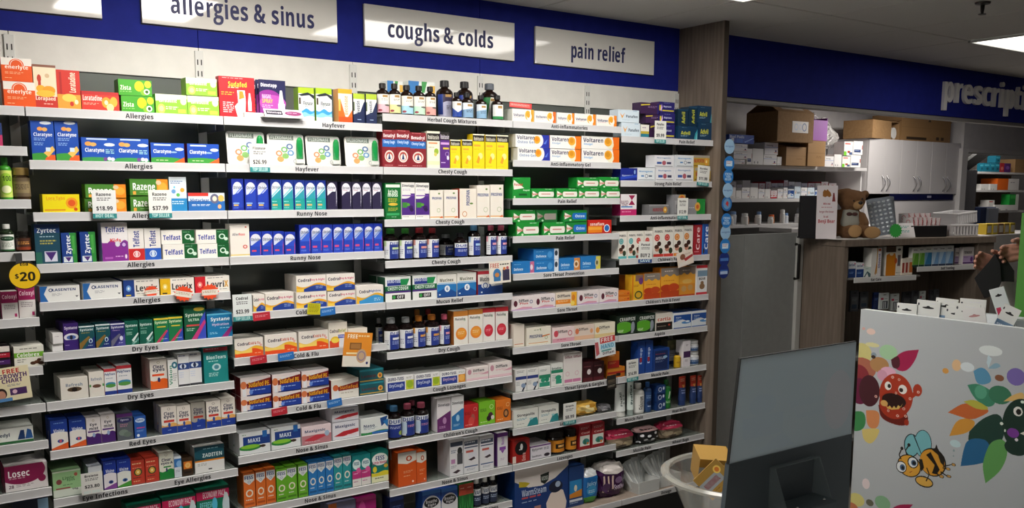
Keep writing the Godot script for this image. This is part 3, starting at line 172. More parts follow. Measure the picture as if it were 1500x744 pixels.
	"nasalmirror": ["b",50,"white nasal carton with black figure","d6d6da","d6d6da",65,159,"r .05 .08 .9 .12 4a5468; e .75 .34 .18 .1 2a2a2a; r .55 .4 .4 .3 4a4a50; r .1 .54 .3 .12 c08ab8; l .1 .3 .4 .1 5a6a8a 2; p 3a2a34 .2 .9 .6 .84 .8 .88 .5 .94; l .1 .72 .4 .08 8a90a0 2"],
	"nosepurple": ["b",40,"slim white carton with violet cross","dad8dc","6a3a88",54,149,"r 0 0 1 .12 7a3a98; r .2 .42 .6 .1 8a4aa8; p 8a4aa8 .3 .52 .7 .52 .5 .62; l .3 .76 .4 .08 b0a0b8 2; v .35 .14 .3 .22 9a5ab8 Nozoil"],
	"darkbluebox": ["b",70,"dark navy inhaler carton","1c2c60","1c2c60",62,120,"l .2 .3 .6 .14 5a78c0 2; r 0 0 1 .12 2a4490"],
	"breatheright": ["b",60,"blue and white nasal strip carton","2a56ae","2a56ae",83,116,"r 0 0 1 .14 3a78c8; e .5 .62 .5 .42 dfe0e4; r .1 .45 .9 .55 dfe0e4; e .5 .45 .4 .18 16181f; t .2 .34 .6 .12 e8e8ec Breathe; t .3 .48 .44 .12 e8e8ec Right; e .5 .95 .2 .12 c8a890"],
	"greenred": ["b",50,"green carton with red top and leaf blades","1f6a30","1f6a30",36,115,"r 0 0 1 .42 c04a34; p 2f8a3c .5 .4 .65 .7 .5 1 .38 .7; p 3aa04a .1 .6 .35 1 .2 1; p 3aa04a .9 .6 .7 1 .85 1; l .2 .14 .6 .08 f0c0a8 1"],
	"vapobottle": ["o",0,"small dark inhalant bottle with white cap","dfe2e6","10121a",41,121,"r 0 .4 1 .6 26304a; t .2 .1 .6 .24 2a3a5a VAPO; l .2 .55 .6 .2 a8b8d0 2"],
	"voltrapid": ["b",60,"small white anti-inflammatory carton with gold swirl and pink print","ebe8e2","ebe8e2",111,53,"r .86 0 .14 1 d8a030; e .72 .45 .13 .36 f2b03a; e .78 .55 .12 .3 ebe8e2; e .74 .42 .08 .22 e8a02a; t .06 .36 .5 .22 4a4a70 Voltaren; l .08 .64 .4 .08 c8a0a8 1; l .3 .06 .5 .08 d0d0d4 1"],
	"voltblue": ["b",60,"small white anti-inflammatory carton with blue corner and orange end","ebe8e2","ebe8e2",113,50,"r .86 0 .14 1 e86a20; e .72 .45 .13 .36 f2b03a; e .78 .55 .12 .3 ebe8e2; e .74 .42 .08 .22 e8a02a; t .06 .36 .5 .22 4a4a70 Voltaren; l .08 .64 .4 .08 c8a0a8 1; l .3 .06 .5 .08 d0d0d4 1"],
	"voltorange": ["b",60,"small white anti-inflammatory carton with orange end","ebe8e2","ebe8e2",111,50,"r .86 0 .14 1 f0861c; e .72 .45 .13 .36 f2b03a; e .78 .55 .12 .3 ebe8e2; e .74 .42 .08 .22 e8a02a; t .06 .36 .5 .22 4a4a70 Voltaren; l .08 .64 .4 .08 c8a0a8 1; l .3 .06 .5 .08 d0d0d4 1"],
	"voltosteo": ["b",50,"white gel carton with gold swirl and blue end","ecebe8","ecebe8",173,55,"r .72 0 .28 1 2432a0; e .66 .45 .16 .55 ecebe8; e .63 .4 .1 .3 f0aa34; e .63 .36 .06 .18 e88a1c; t .04 .1 .52 .3 3a3a5a Voltaren; t .06 .48 .5 .22 7a90b8 Osteo Gel; p 5a78d8 .82 .7 .95 .3 .9 .7; l .08 .8 .3 .06 b0b0b4 1"],
	"voltgel": ["b",50,"white gel carton with gold swirl and orange end","ecebe8","b8621c",171,55,"r .8 0 .2 1 ec7a1e; e .7 .45 .14 .55 ecebe8; e .74 .6 .1 .36 d8d4b8; e .7 .4 .12 .32 f0aa34; e .7 .36 .07 .2 d8901c; t .06 .12 .54 .32 3a3a5a Voltaren; t .08 .52 .26 .18 8aa8d0 Emulgel; l .3 .76 .3 .06 b0b0b4 1"],
	"voltlarge": ["b",50,"longer white gel carton with gold swirl and orange end","ecebe8","b8621c",221,57,"r .82 0 .18 1 ea701a; e .72 .45 .12 .55 ecebe8; e .76 .62 .09 .36 d8d4b8; e .7 .42 .1 .34 f0aa34; e .69 .38 .06 .2 d8901c; t .05 .14 .52 .34 2c2c4c Voltaren; t .07 .56 .22 .2 6aa0d8 Emulgel; l .3 .8 .3 .06 b0b0b4 1"],
	"panatall": ["b",60,"tall green pain relief carton with white fan","1c8f35","1c8f35",93,89,"p e8e6dc .08 .12 .65 .5 .08 .58 .04 .3; t .1 .28 .46 .12 c83a34 Panadol; t .6 .56 .34 .1 e8f4e0 Rapid; r .36 .76 .45 .1 0f5a24; e .12 .92 .05 .05 bfe0b8; r .1 .04 .3 .03 4ab05a"],
	"panaflat": ["b",60,"green pain relief carton with white capsule","1c8f35","1c8f35",121,49,"p e8e6dc .06 .25 .3 .55 .06 .85; t .04 .44 .26 .22 c83a34 Panadol; r .38 .32 .56 .5 e8e4dc; e .38 .57 .07 .25 e8e4dc; e .94 .57 .05 .25 e8e4dc; r .44 .5 .4 .1 d0908a; l .6 .06 .3 .12 bfe8c0 1; e .28 .88 .05 .08 c8e8c0"],
	"panaosteo": ["b",60,"green pain relief carton with blue capsule","1c8438","1c8438",127,54,"p e8e6dc .06 .2 .34 .5 .06 .8; t .04 .4 .28 .2 c83a34 Panadol; r .45 .24 .52 .56 1f6cc0; e .45 .52 .08 .28 1f6cc0; t .5 .4 .4 .24 d8ecfa Osteo; e .3 .86 .05 .08 c8e8c0"],
	"panagrey": ["b",60,"green pain relief carton with dull grey capsule","1b6a30","1b6a30",113,53,"p 9a988c .06 .2 .34 .5 .06 .8; r .45 .3 .5 .5 948c86; e .45 .55 .08 .25 948c86; t .04 .4 .26 .2 8a4a44 Panadol; e .3 .86 .05 .08 9ac8a0"],
	"sonaflam": ["b",60,"red and orange pain relief carton","c8281f","c8281f",137,62,"r 0 .42 .6 .58 e8821c; r 0 .5 .58 .2 f0a83a; t .08 .16 .6 .24 fff0e8 sonaflam; o .8 .6 .13 e8f0f4 .06; e .8 .6 .1 .22 2a6ab8; r 0 .9 1 .1 b02018"],
	"throatpink": ["b",60,"blue throat spray carton with pink end","2478c0","2478c0",118,50,"r .82 0 .18 1 c86a90; e .88 .5 .06 .24 e8d8e0; t .1 .5 .4 .24 e0f0fa Defence; l .1 .2 .3 .08 9accec 1"],
	"throatwhite": ["b",60,"blue throat spray carton with white end","2478c0","2478c0",135,50,"r .82 0 .18 1 d4dce4; e .9 .4 .06 .24 2a3a4a; t .1 .5 .4 .24 e0f0fa Defence; l .1 .2 .3 .08 9accec 1; e .65 .5 .1 .3 4a98d8"],
	"throatorange": ["b",60,"blue throat lozenge carton with orange end","2478c0","2478c0",119,55,"r .72 0 .28 1 d88a40; e .82 .5 .12 .3 e8d0b0; e .82 .5 .06 .16 8a5a20; t .1 .4 .4 .24 cfe8fa Defence; l .1 .76 .4 .1 9accec 1"],
	"throatyellow": ["b",60,"blue throat lozenge carton with yellow end","2478c0","2478c0",114,59,"r .76 0 .24 1 d8cc50; e .82 .5 .1 .3 b8b090; e .82 .5 .05 .16 5a5a30; t .1 .4 .4 .24 cfe8fa Defence; l .1 .76 .4 .1 9accec 1"],
	"difflam": ["b",70,"white lozenge carton with red name and headphones ring","e4dadb","e4dadb",119,62,"t .32 .2 .42 .22 26262a Difflam; t .36 .44 .36 .14 c83a3a Plus; e .18 .5 .08 .22 5a1c30; o .86 .42 .07 7a7a9a .03; p d89ab0 .1 .92 .5 .75 .9 .8 .9 .92; r 0 .9 1 .1 b8a0c0"],
	"difforange": ["b",70,"white and orange lozenge carton","e6d8c8","e6d8c8",118,63,"r 0 .5 .7 .3 e88a24; r .74 0 .26 1 eeb02c; t .08 .14 .6 .2 2a2a30 Difflam; e .84 .4 .08 .2 d8802a; l .1 .58 .5 .12 fbe0b0 2; e .8 .8 .1 .16 f4d868"],
	"plainwhite": ["b",50,"narrow cream throat spray carton","d8d0c4","d8d0c4",57,98,"l .3 .1 .4 .2 b0a89c 3; l .25 .4 .5 .3 b8b0a6 4; r .08 .86 .8 .03 c87a50"],
	"prospanloz": ["b",60,"cream ivy lozenge carton","d9d4c6","d9d4c6",132,79,"t .12 .42 .52 .18 2a3a68 PROSPAN; l .3 .14 .2 .1 9aa088 1; p 6a8a4a .52 .12 .58 .08 .58 .24; p d87a3a .64 .5 .95 .44 .95 .5 .64 .58; o .8 .62 .06 9aa878 .02; r .08 .86 .8 .04 d89a60"],
	"diffred": ["b",60,"pink lozenge carton with strawberry","e2d0cf","e2d0cf",123,66,"t .22 .18 .46 .2 3a2a2e Difflam; e .16 .4 .1 .22 d04a58; o .8 .42 .1 c86a78 .03; r 0 .72 1 .28 dca0b0; l .2 .8 .5 .1 c05a70 1"],
	"diffpeach": ["b",60,"peach lozenge carton","e4d2c6","e4d2c6",117,66,"t .22 .18 .46 .2 5a4a44 Difflam; e .14 .4 .09 .2 e07a50; e .86 .45 .07 .16 e0a070; r 0 .72 1 .28 e4b898"],
	"diffyellow": ["b",60,"pale yellow lozenge carton","e3dcc8","e3dcc8",122,67,"t .22 .2 .5 .2 3a3430 Difflam; e .14 .46 .09 .2 e09a48; r 0 .74 1 .26 e0c890; l .3 .46 .4 .1 b8b09c 1"],
	"betablue": ["b",50,"white throat gargle carton with navy band","d6d6d4","d6d6d4",60,97,"l .1 .06 .7 .12 7a7a80 2; r 0 .32 1 .14 2a3c84; p 1c2038 .55 1 .9 .6 .98 .68 .7 1; e .7 .74 .2 .1 8aa0c0; l .08 .56 .3 .2 a0a0a4 3"],
	"betagreen": ["b",50,"white throat spray carton with green dancers","d8dad6","d8dad6",62,98,"r 0 .38 1 .16 2a8a68; e .35 .62 .2 .1 2a9a78; e .7 .6 .18 .12 1f8a68; r .05 .72 .9 .2 2f9a7c; l .1 .14 .6 .1 7a8a84 2"],
	"betagreen2": ["b",50,"taller throat spray carton with green dancers","d8dad6","d8dad6",66,104,"r 0 .28 1 .14 2a8a68; t .06 .16 .8 .1 3a5a50 Betadine; e .6 .62 .26 .1 2a9a78; r .4 .7 .5 .2 2f9a7c; l .1 .5 .3 .3 9aa8a4 4"],
	"difftall": ["b",60,"tall white twin throat spray carton with pink foot","dad4d2","dad4d2",107,142,"t .08 .08 .38 .08 8a4a58 Difflam; t .54 .08 .38 .08 8a4a58 Difflam; o .22 .66 .1 d0a0b0 .02; o .72 .66 .1 d0a0b0 .02; r .06 .84 .88 .1 d080a8; l .1 .24 .36 .08 b0a8a8 2; l .55 .24 .36 .08 b0a8a8 2; r .48 0 .02 1 b8b0b0"],
	"maroondark": ["b",50,"dark maroon throat carton with white bloom","3a1218","3a1218",60,90,"e .6 .5 .2 .14 c8c0c0; l .1 .2 .7 .1 8a4a50 1; r 0 .8 1 .2 5a1a22"],
	"orangesquat": ["b",60,"orange throat carton with red band","c8701c","c8701c",107,47,"r 0 0 1 .4 d8882a; r 0 .4 1 .2 b02a20; r .5 .6 .25 .3 2a1a10; l .1 .7 .3 .1 f0c080 1"],
	"orangered": ["b",50,"orange carton with deep red face","c8701c","c8701c",71,75,"r 0 .55 1 .45 b0281c; l .15 .65 .6 .12 f0b060 2; l .15 .2 .5 .1 f4d090 1"],
	"strepsils": ["b",70,"grey-white lozenge carton with teal swirl","c6c8c2","c6c8c2",123,79,"t .14 .24 .72 .2 2a2c30 Strepsils; l .14 .5 .4 .14 5a9ab0 2; p 2a8a90 .55 1 .7 .6 .95 .55 1 .8 1 1; e .72 .6 .08 .06 9ad0d4; l .14 .8 .3 .06 9a9a96 1"],
	"fisherman": ["b",60,"red lozenge carton with black disc","a81e18","a81e18",92,103,"e .5 .38 .36 .3 0c0c0c; e .52 .32 .08 .14 c8c8c8; l .38 .42 .26 .1 d0d0d0 1; v .55 .6 .2 .34 f0d0c8 Extra; r 0 .7 .2 .3 c0b0a8"],
	"whitepurple": ["b",60,"white tablet carton with violet top","c8c4cc","5a2a6c",114,62,"r 0 0 1 .1 6a3a80; t .08 .2 .5 .16 4a4a58 Blackcurrant; l .1 .4 .3 .06 8a8a98 1; t .08 .7 .45 .14 3a3a48 Soothers; e .8 .8 .14 .12 2a1c2c; l .65 .25 .25 .2 7a7a88 2"],
	"amberjar": ["j",0,"squat amber lozenge jar with dark lid","d88a24","1a120c",74,104,"r .3 .3 .5 .4 1a140e; r .4 .4 .3 .2 e0a040; l .42 .46 .25 .08 f0e0c0 1"],
	"maroonbox": ["b",50,"maroon lozenge carton with white tropical picture","a02028","a02028",72,116,"r .08 .45 .84 .42 c4c8c0; e .6 .7 .3 .12 3a8a8a; p 2a6a4a .4 .8 .5 .55 .62 .8; e .75 .78 .1 .05 e08a40; l .15 .12 .7 .1 e0b0a8 2; t .2 .3 .7 .08 f0d0c8 Cool"],
	"warmsteam": ["b",140,"large navy steam inhaler carton with white swoop","123a7c","123a7c",301,233,"p cfc8c4 0 0 1 0 1 .12 .75 .32 .5 .42 .25 .4 0 .24; p c8b428 .08 .25 .08 .36 .2 .38 .28 .32 .2 .28; p 14201c .47 .2 .63 .17 .62 .33 .55 .4 .48 .35; t .49 .24 .12 .08 d0d8d0 VICKS; t .13 .43 .45 .13 c8d4e8 WarmSteam; l .13 .58 .36 .07 c05058 1; l .13 .67 .3 .04 9ab0d8 1; p c4b8b0 .6 1 .58 .8 .66 .62 .78 .55 .9 .6 .97 .85 .95 1; e .76 .5 .13 .12 1a2038; e .8 .46 .05 .06 a0b0c8; r .36 .8 .12 .12 b08078"],
	"bluebeach": ["b",80,"blue jelly carton with beach picture","1c3f78","1c3f78",89,193,"r .06 .35 .8 .42 2a8ac8; p d88a2a .06 .68 .86 .6 .86 .78 .06 .78; e .45 .55 .1 .08 e8e4d0; r .06 .82 .85 .06 c8d0d8; l .1 .9 .6 .05 9ab0d0 1"],
	"panafen": ["b",60,"pale blue pain relief carton","cfdde8","cfdde8",122,60,"t .38 .4 .55 .22 3a4a5a Panafen; p e8a03a .08 .25 .2 .7 .32 .25 .2 .5; r .7 .05 .2 .06 9ab8d0; l .2 .8 .4 .06 a0b4c4 1"],
	"naprogesic": ["b",60,"violet and navy pain relief carton with yellow edge","26206c","4a2a5c",98,56,"r 0 .3 .1 .5 d8c83a; p c8a8d8 .08 .7 .16 .2 .2 .5 .14 .9; t .28 .34 .5 .22 d8dcf0 Naproxen; r .2 .74 .75 .12 d0c23c; l .3 .1 .4 .08 8a90c0 1"],
	"naproturn": ["b",60,"violet pain relief carton turned side on","3a1f48","3a1f48",86,53,"p d8c83a 0 .2 .5 .1 .5 .2 0 .3; l .4 .3 .5 .2 9a80a8 2; r .9 0 .1 1 26206c"],
	"tealsmall": ["b",50,"little cream and teal carton","d8d4cc","d8d4cc",52,59,"r 0 .5 1 .2 c0a83a; r 0 .7 1 .3 2a7a90; l .2 .2 .5 .12 7a5a8a 1"],
	"advil": ["b",60,"dark teal pain relief carton with yellow name","123a5a","123a5a",117,77,"t .14 .36 .48 .28 dcdc3c Advil; p 3aa0b0 .82 1 .88 .5 1 .2 1 1; p 7ac8d0 .9 1 .95 .6 1 .4 1 1; l .14 .7 .4 .1 9ab8c8 2; l .2 .1 .3 .06 6a90a8 1"],
	"advilturn": ["b",60,"dark teal carton turned with vertical yellow name","103048","103048",62,85,"v .35 .15 .35 .7 c8cc38 Advil; r 0 0 1 .06 1a4a68"],
	"bluenap": ["b",60,"royal blue pain relief carton","1a2a8c","1a2a8c",103,58,"t .1 .5 .7 .2 c8d4f0 Naprogesic; e .85 .3 .05 .16 9ab8e8; p 2a4ac0 0 .7 1 .5 1 .7 0 .9"],
	"silvermax": ["b",60,"silver pain relief carton with blue and red marks","c0c0c4","c0c0c4",123,63,"r 0 0 1 .05 d0d0d4; t .14 .16 .7 .14 5a80b0 Nurogesic; e .5 .62 .1 .18 b05a68; r .14 .54 .24 .18 3a5aa0; r .64 .54 .22 .18 3a3a5a; r .05 .86 .9 .06 8a8a90"],
	"silverblue": ["b",60,"silver pain relief carton with sky blue name","b8bcc0","b8bcc0",113,60,"t .1 .22 .78 .16 3a8ac8 Nurogesic; o .52 .62 .08 6a6a80 .02; r .22 .56 .16 .12 5a8ac0; r .64 .56 .2 .12 5a6a80; r .05 .88 .9 .05 80848a"],
	"goldnurofen": ["b",60,"gold pain relief carton with red name","c0a040","c0a040",112,64,"t .06 .3 .6 .3 b02a2c NUROFEN; e .8 .5 .12 .3 e0a03a; e .8 .5 .05 .12 f0e0a0; r 0 .8 1 .1 8a6a20; r 0 0 1 .2 a8a094"],
	"hairpink": ["b",60,"white and pink carton with maroon bow","dcd8da","8a1a50",99,99,"r 0 .7 1 .3 c0246a; p 9a1c4c .5 .06 .9 .06 .7 .28 .9 .5 .5 .5 .7 .28; t .04 .3 .44 .16 9a7a88 RAPID; t .1 .44 .34 .12 9a7a88 ONE; r .04 .56 .7 .06 4a8ac8; l .1 .8 .7 .08 f0b8d0 1"],
	"nurogrey": ["b",50,"grey blister pain relief pack with red name","7a7a7c","7a7a7c",128,50,"t .2 .34 .5 .3 9a2028 NUROFEN; e .82 .5 .1 .3 d89a30; e .82 .5 .04 .12 f0e0a0; r 0 0 1 .15 98989a; r 0 .85 1 .15 606062"],
	"nurotall": ["b",50,"tall silver pain relief carton with gold target","8e8e92","8e8e92",78,97,"e .7 .16 .3 .16 d8a040; e .7 .16 .16 .1 c05a30; r .1 .3 .3 .6 a8a8ac; l .2 .5 .6 .2 6a6a70 3"],
	"nurogreen": ["b",50,"silver and green pain relief carton with gold target","949498","949498",118,76,"r .5 0 .5 1 1f8a3a; p 1f8a3a .4 .5 .6 0 .6 1; e .55 .5 .16 .28 e0b050; e .55 .5 .08 .14 d0602a; l .06 .55 .3 .08 d8d8dc 1; r .9 .2 .06 .6 2fa04a"],
	"pamolteal": ["b",50,"white children's pain syrup carton with teal disc","e2ded6","e2ded6",51,127,"t .1 .11 .8 .08 3a3a3a PAMOL; e .34 .36 .26 .11 5ab0b4; o .34 .36 .14 f0e8e0 .02; l .2 .22 .6 .03 b0aaa4 1; e .55 .56 .2 .08 3a2018; e .35 .72 .22 .1 c8907a; e .3 .66 .22 .07 4a2a1c; e .72 .8 .2 .1 2a3a24; r 0 .9 1 .1 5ab0b4"],
	"pamolred": ["b",50,"white children's pain syrup carton with red disc","e2ded6","e2ded6",57,135,"t .1 .11 .8 .08 3a3a3a PAMOL; e .34 .36 .26 .11 cc3a30; o .34 .36 .14 f0e8e0 .02; l .2 .22 .6 .03 b0aaa4 1; e .55 .56 .2 .08 3a2018; e .35 .72 .22 .1 c8907a; e .3 .66 .22 .07 4a2a1c; e .72 .8 .2 .1 2a3a24; r 0 .9 1 .1 cc3a30"],
	"pamolorange": ["b",50,"white children's pain syrup carton with orange disc","e2ded6","e2ded6",64,146,"t .1 .11 .8 .08 3a3a3a PAMOL; e .34 .36 .26 .11 e08a34; o .34 .36 .14 f0e8e0 .02; l .2 .22 .6 .03 b0aaa4 1; e .55 .56 .2 .08 3a2018; e .35 .72 .22 .1 c8907a; e .3 .66 .22 .07 4a2a1c; e .72 .8 .2 .1 2a3a24; r 0 .9 1 .1 e08a34"],
	"firstred": ["b",60,"slim red first aid carton with vertical name","a82430","a82430",55,149,"v .3 .08 .45 .75 f0d8dc Care; l .1 .88 .7 .06 e0a0a8 1"],
	"careblue": ["b",60,"slim blue first aid carton with vertical name","1f56b0","1f56b0",50,152,"v .35 .08 .5 .75 dfe8f8 Care; e .2 .88 .16 .08 3a2a20; r 0 0 .15 1 2a78d0"],
	"orangeflat": ["b",60,"flat orange children's carton","d8761c","d8761c",71,24,"r 0 .2 1 .1 e8983c; l .1 .5 .4 .12 f4c888 1; e .85 .55 .06 .16 b02a20"],
	"orangetall": ["b",50,"tall orange children's carton","e07c20","e07c20",42,110,"v .3 .1 .3 .6 f0b868 Panadol; r .1 .8 .8 .1 b0481c"],
	"yellowchild": ["b",50,"yellow children's pain carton with purple badge","e8b428","e8b428",69,119,"r .3 0 .7 .25 8a6a60; e .8 .25 .2 .14 6a3a7a; e .6 .8 .35 .16 3a4a2a; e .6 .8 .25 .11 d8a82a; p d87a1c 0 0 .12 0 .12 1 0 1; l .15 .4 .5 .1 b06a14 2"],
	"amberchild": ["b",60,"amber children's syrup carton with red clouds","dc8a22","dc8a22",113,134,"r 0 0 1 .28 8a8078; w 0 .26 1 .3 f0ac34 .04 2.5 0; e .3 .68 .3 .12 c0401c; e .7 .66 .3 .13 c84a20; r 0 .78 1 .22 c0461c; l .2 .1 .6 .06 b8b0a8 1; l .15 .42 .7 .06 d0761a 1"],
	"amberbears": ["b",60,"amber children's syrup carton with pale bears","dc9030","dc9030",111,143,"r 0 0 1 .26 8a7a70; w 0 .24 1 .3 eaa63c .04 2.5 0; e .3 .75 .16 .1 c89a60; e .7 .72 .16 .1 c89a60; e .5 .5 .3 .08 e8b860; l .2 .1 .6 .06 b8b0a8 1; r 0 .95 1 .05 c0461c"],
	"whiteredjar": ["b",60,"white children's carton with red lid band and bear","d0d2d4","d0d2d4",93,147,"r 0 0 1 .1 c8303c; r .1 .18 .8 .2 7a98b0; t .2 .42 .5 .08 3a3a3a BEAR; e .45 .72 .2 .1 8a6a4a; e .45 .6 .12 .06 8a6a4a; r 0 .92 1 .08 c8303c"],
	"crampeze": ["b",60,"black and green cramp relief carton","1a2c20","1a2c20",120,90,"e .35 .62 .45 .3 5aa82a; t .14 .12 .8 .18 d0d4d0 CRAMPEZE; l .1 .34 .5 .05 8ab08a 1; e .82 .62 .1 .26 8a90a0; p 9aa0a8 .72 .95 .78 .4 .86 .4 .84 .95; t .06 .74 .28 .14 c8d8b8 NIGHT"],
	"cartia": ["b",60,"black and cream aspirin carton with red name","d6d0c6","d6d0c6",117,84,"r .08 .55 .92 .45 1c1612; t .15 .24 .74 .22 c84a34 cartia; l .2 .12 .6 .06 b0a8a0 1; e .82 .72 .06 .06 c0402a; l .15 .75 .5 .08 a89a8a 1"],
	"asproclear": ["b",60,"blue and white aspirin carton","1f4f9c","c4c8cc",122,79,"r 0 0 1 .16 dcdfe2; p cdd2d8 0 .6 .5 .45 1 .7 1 1 0 1; t .12 .26 .3 .13 e4ecf8 Aspro; t .12 .4 .3 .12 b8d0f0 Clear; e .7 .66 .25 .08 4a8ac8; e .8 .6 .12 .06 e8f4fa; r 0 .94 1 .06 1f4f9c"],
	"bluetall": ["b",50,"slim dark blue gel carton with white vertical name","1f4a9c","1f4a9c",48,155,"v .3 .2 .4 .5 c8d4ec Deep; r .3 .5 .3 .14 a02c38; r 0 0 .1 1 1a3a80"],
	"bluemuscle": ["b",80,"dark blue muscle gel carton","1c4490","1c4490",108,110,"r .1 .1 .8 .86 1a2c5c; l .15 .24 .6 .06 a84a50 1; t .15 .38 .6 .12 c8d0e4 ANTIFLAM; e .75 .4 .12 .06 9ac0e0; l .15 .56 .5 .08 8a9ac0 2"],
	"yellowgrey": ["b",50,"grey and white rub carton with yellow top","8a8a80","8a8a80",63,124,"r 0 0 1 .4 a8a478; e .6 .25 .2 .08 c8c090; r .2 .42 .8 .45 c8c8cc; r 0 .85 1 .15 1f2f5a; l .3 .55 .5 .14 8a8a94 2"],
	"yellowvial": ["o",0,"tiny yellow oil bottle with black cap","c8a01c","c8a01c",35,76,"l .2 .4 .6 .2 7a5a10 2"],
	"purplewhite": ["b",50,"white rub carton with violet band","c4c0c4","c4c0c4",52,132,"r .1 .4 .9 .24 4a2a58; l .4 .14 .3 .08 8a8088 2; l .3 .72 .4 .1 a098a0 2"],
	"bluejar": ["j",0,"round white lidded rub jar with blue band","c0c4cc","c8cacc",72,62,"r 0 .4 1 .6 3a5a88; l .1 .55 .7 .15 c8d0dc 1"],
	"whitetube": ["u",0,"clear and white muscle rub tube standing on cap","c4c8c6","c8cac8",64,154,"v .3 .3 .2 .5 3a4a48 FlexAll; l .6 .4 .2 .4 8a9a98 3"],
	"greytube": ["u",0,"slim grey muscle rub tube","aab4b0","a8b0ae",40,162,"v .3 .1 .35 .7 2a4a48 Proflex"],
	"whitebottle": ["o",0,"white rub bottle with pump cap","ccccc8","c8c8c4",62,147,"v .3 .1 .3 .75 2a2a2c Fisiocrem"],
	"bluecan": ["o",0,"dark blue spray can","2a4c80","24406c",40,148,"l .2 .2 .6 .2 8aa8d0 2; e .5 .6 .3 .12 1a2f58; l .3 .75 .4 .1 b8c8e0 1"],
	"ringstack": ["b",60,"dark blue tape box with white swirl","1a3c78","1a3c78",59,42,"o .4 .5 .2 c8d0e0 .06; e .8 .4 .1 .2 c8d0e0; l .2 .8 .5 .1 8aa0c8 1"],
	"greencan": ["o",0,"slim green rub bottle","1f7a30","1a6a2a",46,142,"p d8e8d0 .5 .1 .65 .1 .5 .5 .4 .5; l .2 .65 .6 .15 b8d8b0 2"],
	"redbluetube": ["u",0,"red and blue heat rub tube standing on cap","c03a24","1c3060",43,143,"r 0 .45 1 .55 1f3566; p e0a050 .3 .34 .7 .34 .6 .46 .4 .46; l .2 .1 .6 .14 f0c0a0 2; l .2 .55 .6 .2 9aa8d0 2"],
	"greenbottle": ["o",0,"green squeeze bottle with round lime label","cfe070","3f9a2c",34,128,"e .5 .5 .45 .4 9ac83a; t .3 .2 .5 .2 3a5a1a 100; e .5 .7 .3 .14 f0f4c0"],
	"brownjar": ["j",0,"brown glass jar with gold lid","6a5a44","3a2a1c",49,98,"r .1 .2 .8 .6 8a7a58; l .2 .35 .6 .3 4a3a28 4"],
	"whitecap": ["o",0,"dark bottle with white cap and white label","e6e8e2","23301f",38,86,"e .5 .25 .42 .14 1f4a2c; l .2 .22 .6 .06 e0f0e0 1; l .2 .5 .6 .3 8a9a8a 4; r 0 .92 1 .08 2a6a3a"],
	"darkjar": ["j",0,"dark jar with black lid and brown label","4a2a1c","1c1410",41,64,"l .2 .3 .6 .3 e0a050 2; r 0 .75 1 .25 8a3a20"],
	"blister": ["k",50,"clear blister pack of nasal spray with coloured hexagons","eceae6","eceae6",135,114,"r .06 .06 .66 .14 5a6a5c; t .1 .08 .58 .1 e8f0e8 FLIXONASE; e .3 .62 .09 .09 e07a3a; e .3 .62 .05 .05 f8e8d8; e .33 .8 .09 .09 e89a3a; e .45 .5 .09 .09 5aa84a; e .45 .5 .05 .05 e8f4e0; e .47 .7 .09 .09 7ab84a; e .6 .4 .09 .09 2a5a9a; e .6 .4 .05 .05 e0e8f4; e .62 .6 .09 .09 4a8ac8; e .62 .6 .05 .05 e0f0f8; o .74 .86 .06 8a8a98 .015; l .12 .26 .3 .06 b0b4b0 1"],
	"goldbag": ["g",70,"clear bag of golden sweets","e0b050","e0b050",139,61,"e .3 .4 .2 .2 f0d080; e .6 .6 .2 .2 f4e0a0; e .7 .3 .15 .15 b8842c; e .3 .75 .15 .12 b8842c; e .5 .3 .1 .1 fff0c0"],
	"greybag": ["g",60,"grey foil bag of lozenges","6a6a6e","6a6a6e",79,33,"e .4 .4 .2 .2 8a8a90; e .7 .6 .15 .15 4a4a50; l .2 .6 .5 .15 b0b0b4 2"],
	"pinkbag": ["g",90,"clear wheat bag pack with pink header","7a6a58","7a6a58",171,85,"r 0 0 1 .35 c83a5c; l .25 .12 .5 .1 f0c0cc 1; e .3 .6 .2 .15 a89880; e .7 .7 .2 .15 b0a080; e .5 .8 .15 .1 5a4a3c"],
	"blackbag": ["g",90,"black wheat bag with white floral print","1a1a1e","1a1a1e",153,79,"r 0 0 1 .22 d8b0b0; l .2 .06 .6 .1 5a4a4c 1; e .2 .4 .08 .08 d8d8dc; e .5 .5 .09 .08 d0d0d4; e .8 .38 .07 .08 d8d8dc; e .35 .7 .08 .07 c8c8cc; e .65 .75 .09 .07 d0d0d4; e .9 .65 .06 .06 c8c8cc; e .1 .8 .06 .06 c8c8cc"],
	"bluepouch": ["g",70,"blue and green sweet pouch with torn white top","1f6ab0","1f6ab0",96,164,"r 0 0 1 .2 d8dce0; t .2 .34 .6 .16 a8d8f0 Juicy; e .5 .6 .3 .14 3a9ad0; e .4 .98 .7 .2 4a9a3a; l .3 .6 .4 .1 d0ecf8 2"],
	"purplepouch": ["g",120,"dark purple sweet pouch with white top flap","3c1a44","3c1a44",177,166,"p e0d8d4 0 0 1 0 1 .2 .6 .3 .2 .24 0 .1; r .14 .3 .05 .5 c8b0a8; r .28 .32 .05 .46 d8c0b0; r .42 .32 .06 .4 d0b8b0; e .24 .65 .12 .14 5a3a66; t .5 .6 .36 .16 d8c8e0 Soothe; e .66 .48 .12 .1 8a6a94; r 0 .9 1 .1 4a2454"],
	"tk1899": ["c",2,"","c4c6c6","c4c6c6",60,70,"t .18 .1 .62 .11 2a2a2c Razene; l .2 .27 .6 .14 6a6a6c 2; t .16 .56 .68 .17 26262a $18.99; r 0 .82 1 .18 2f8a8c; t .12 .84 .76 .12 d8f0ee HOT DEAL"],
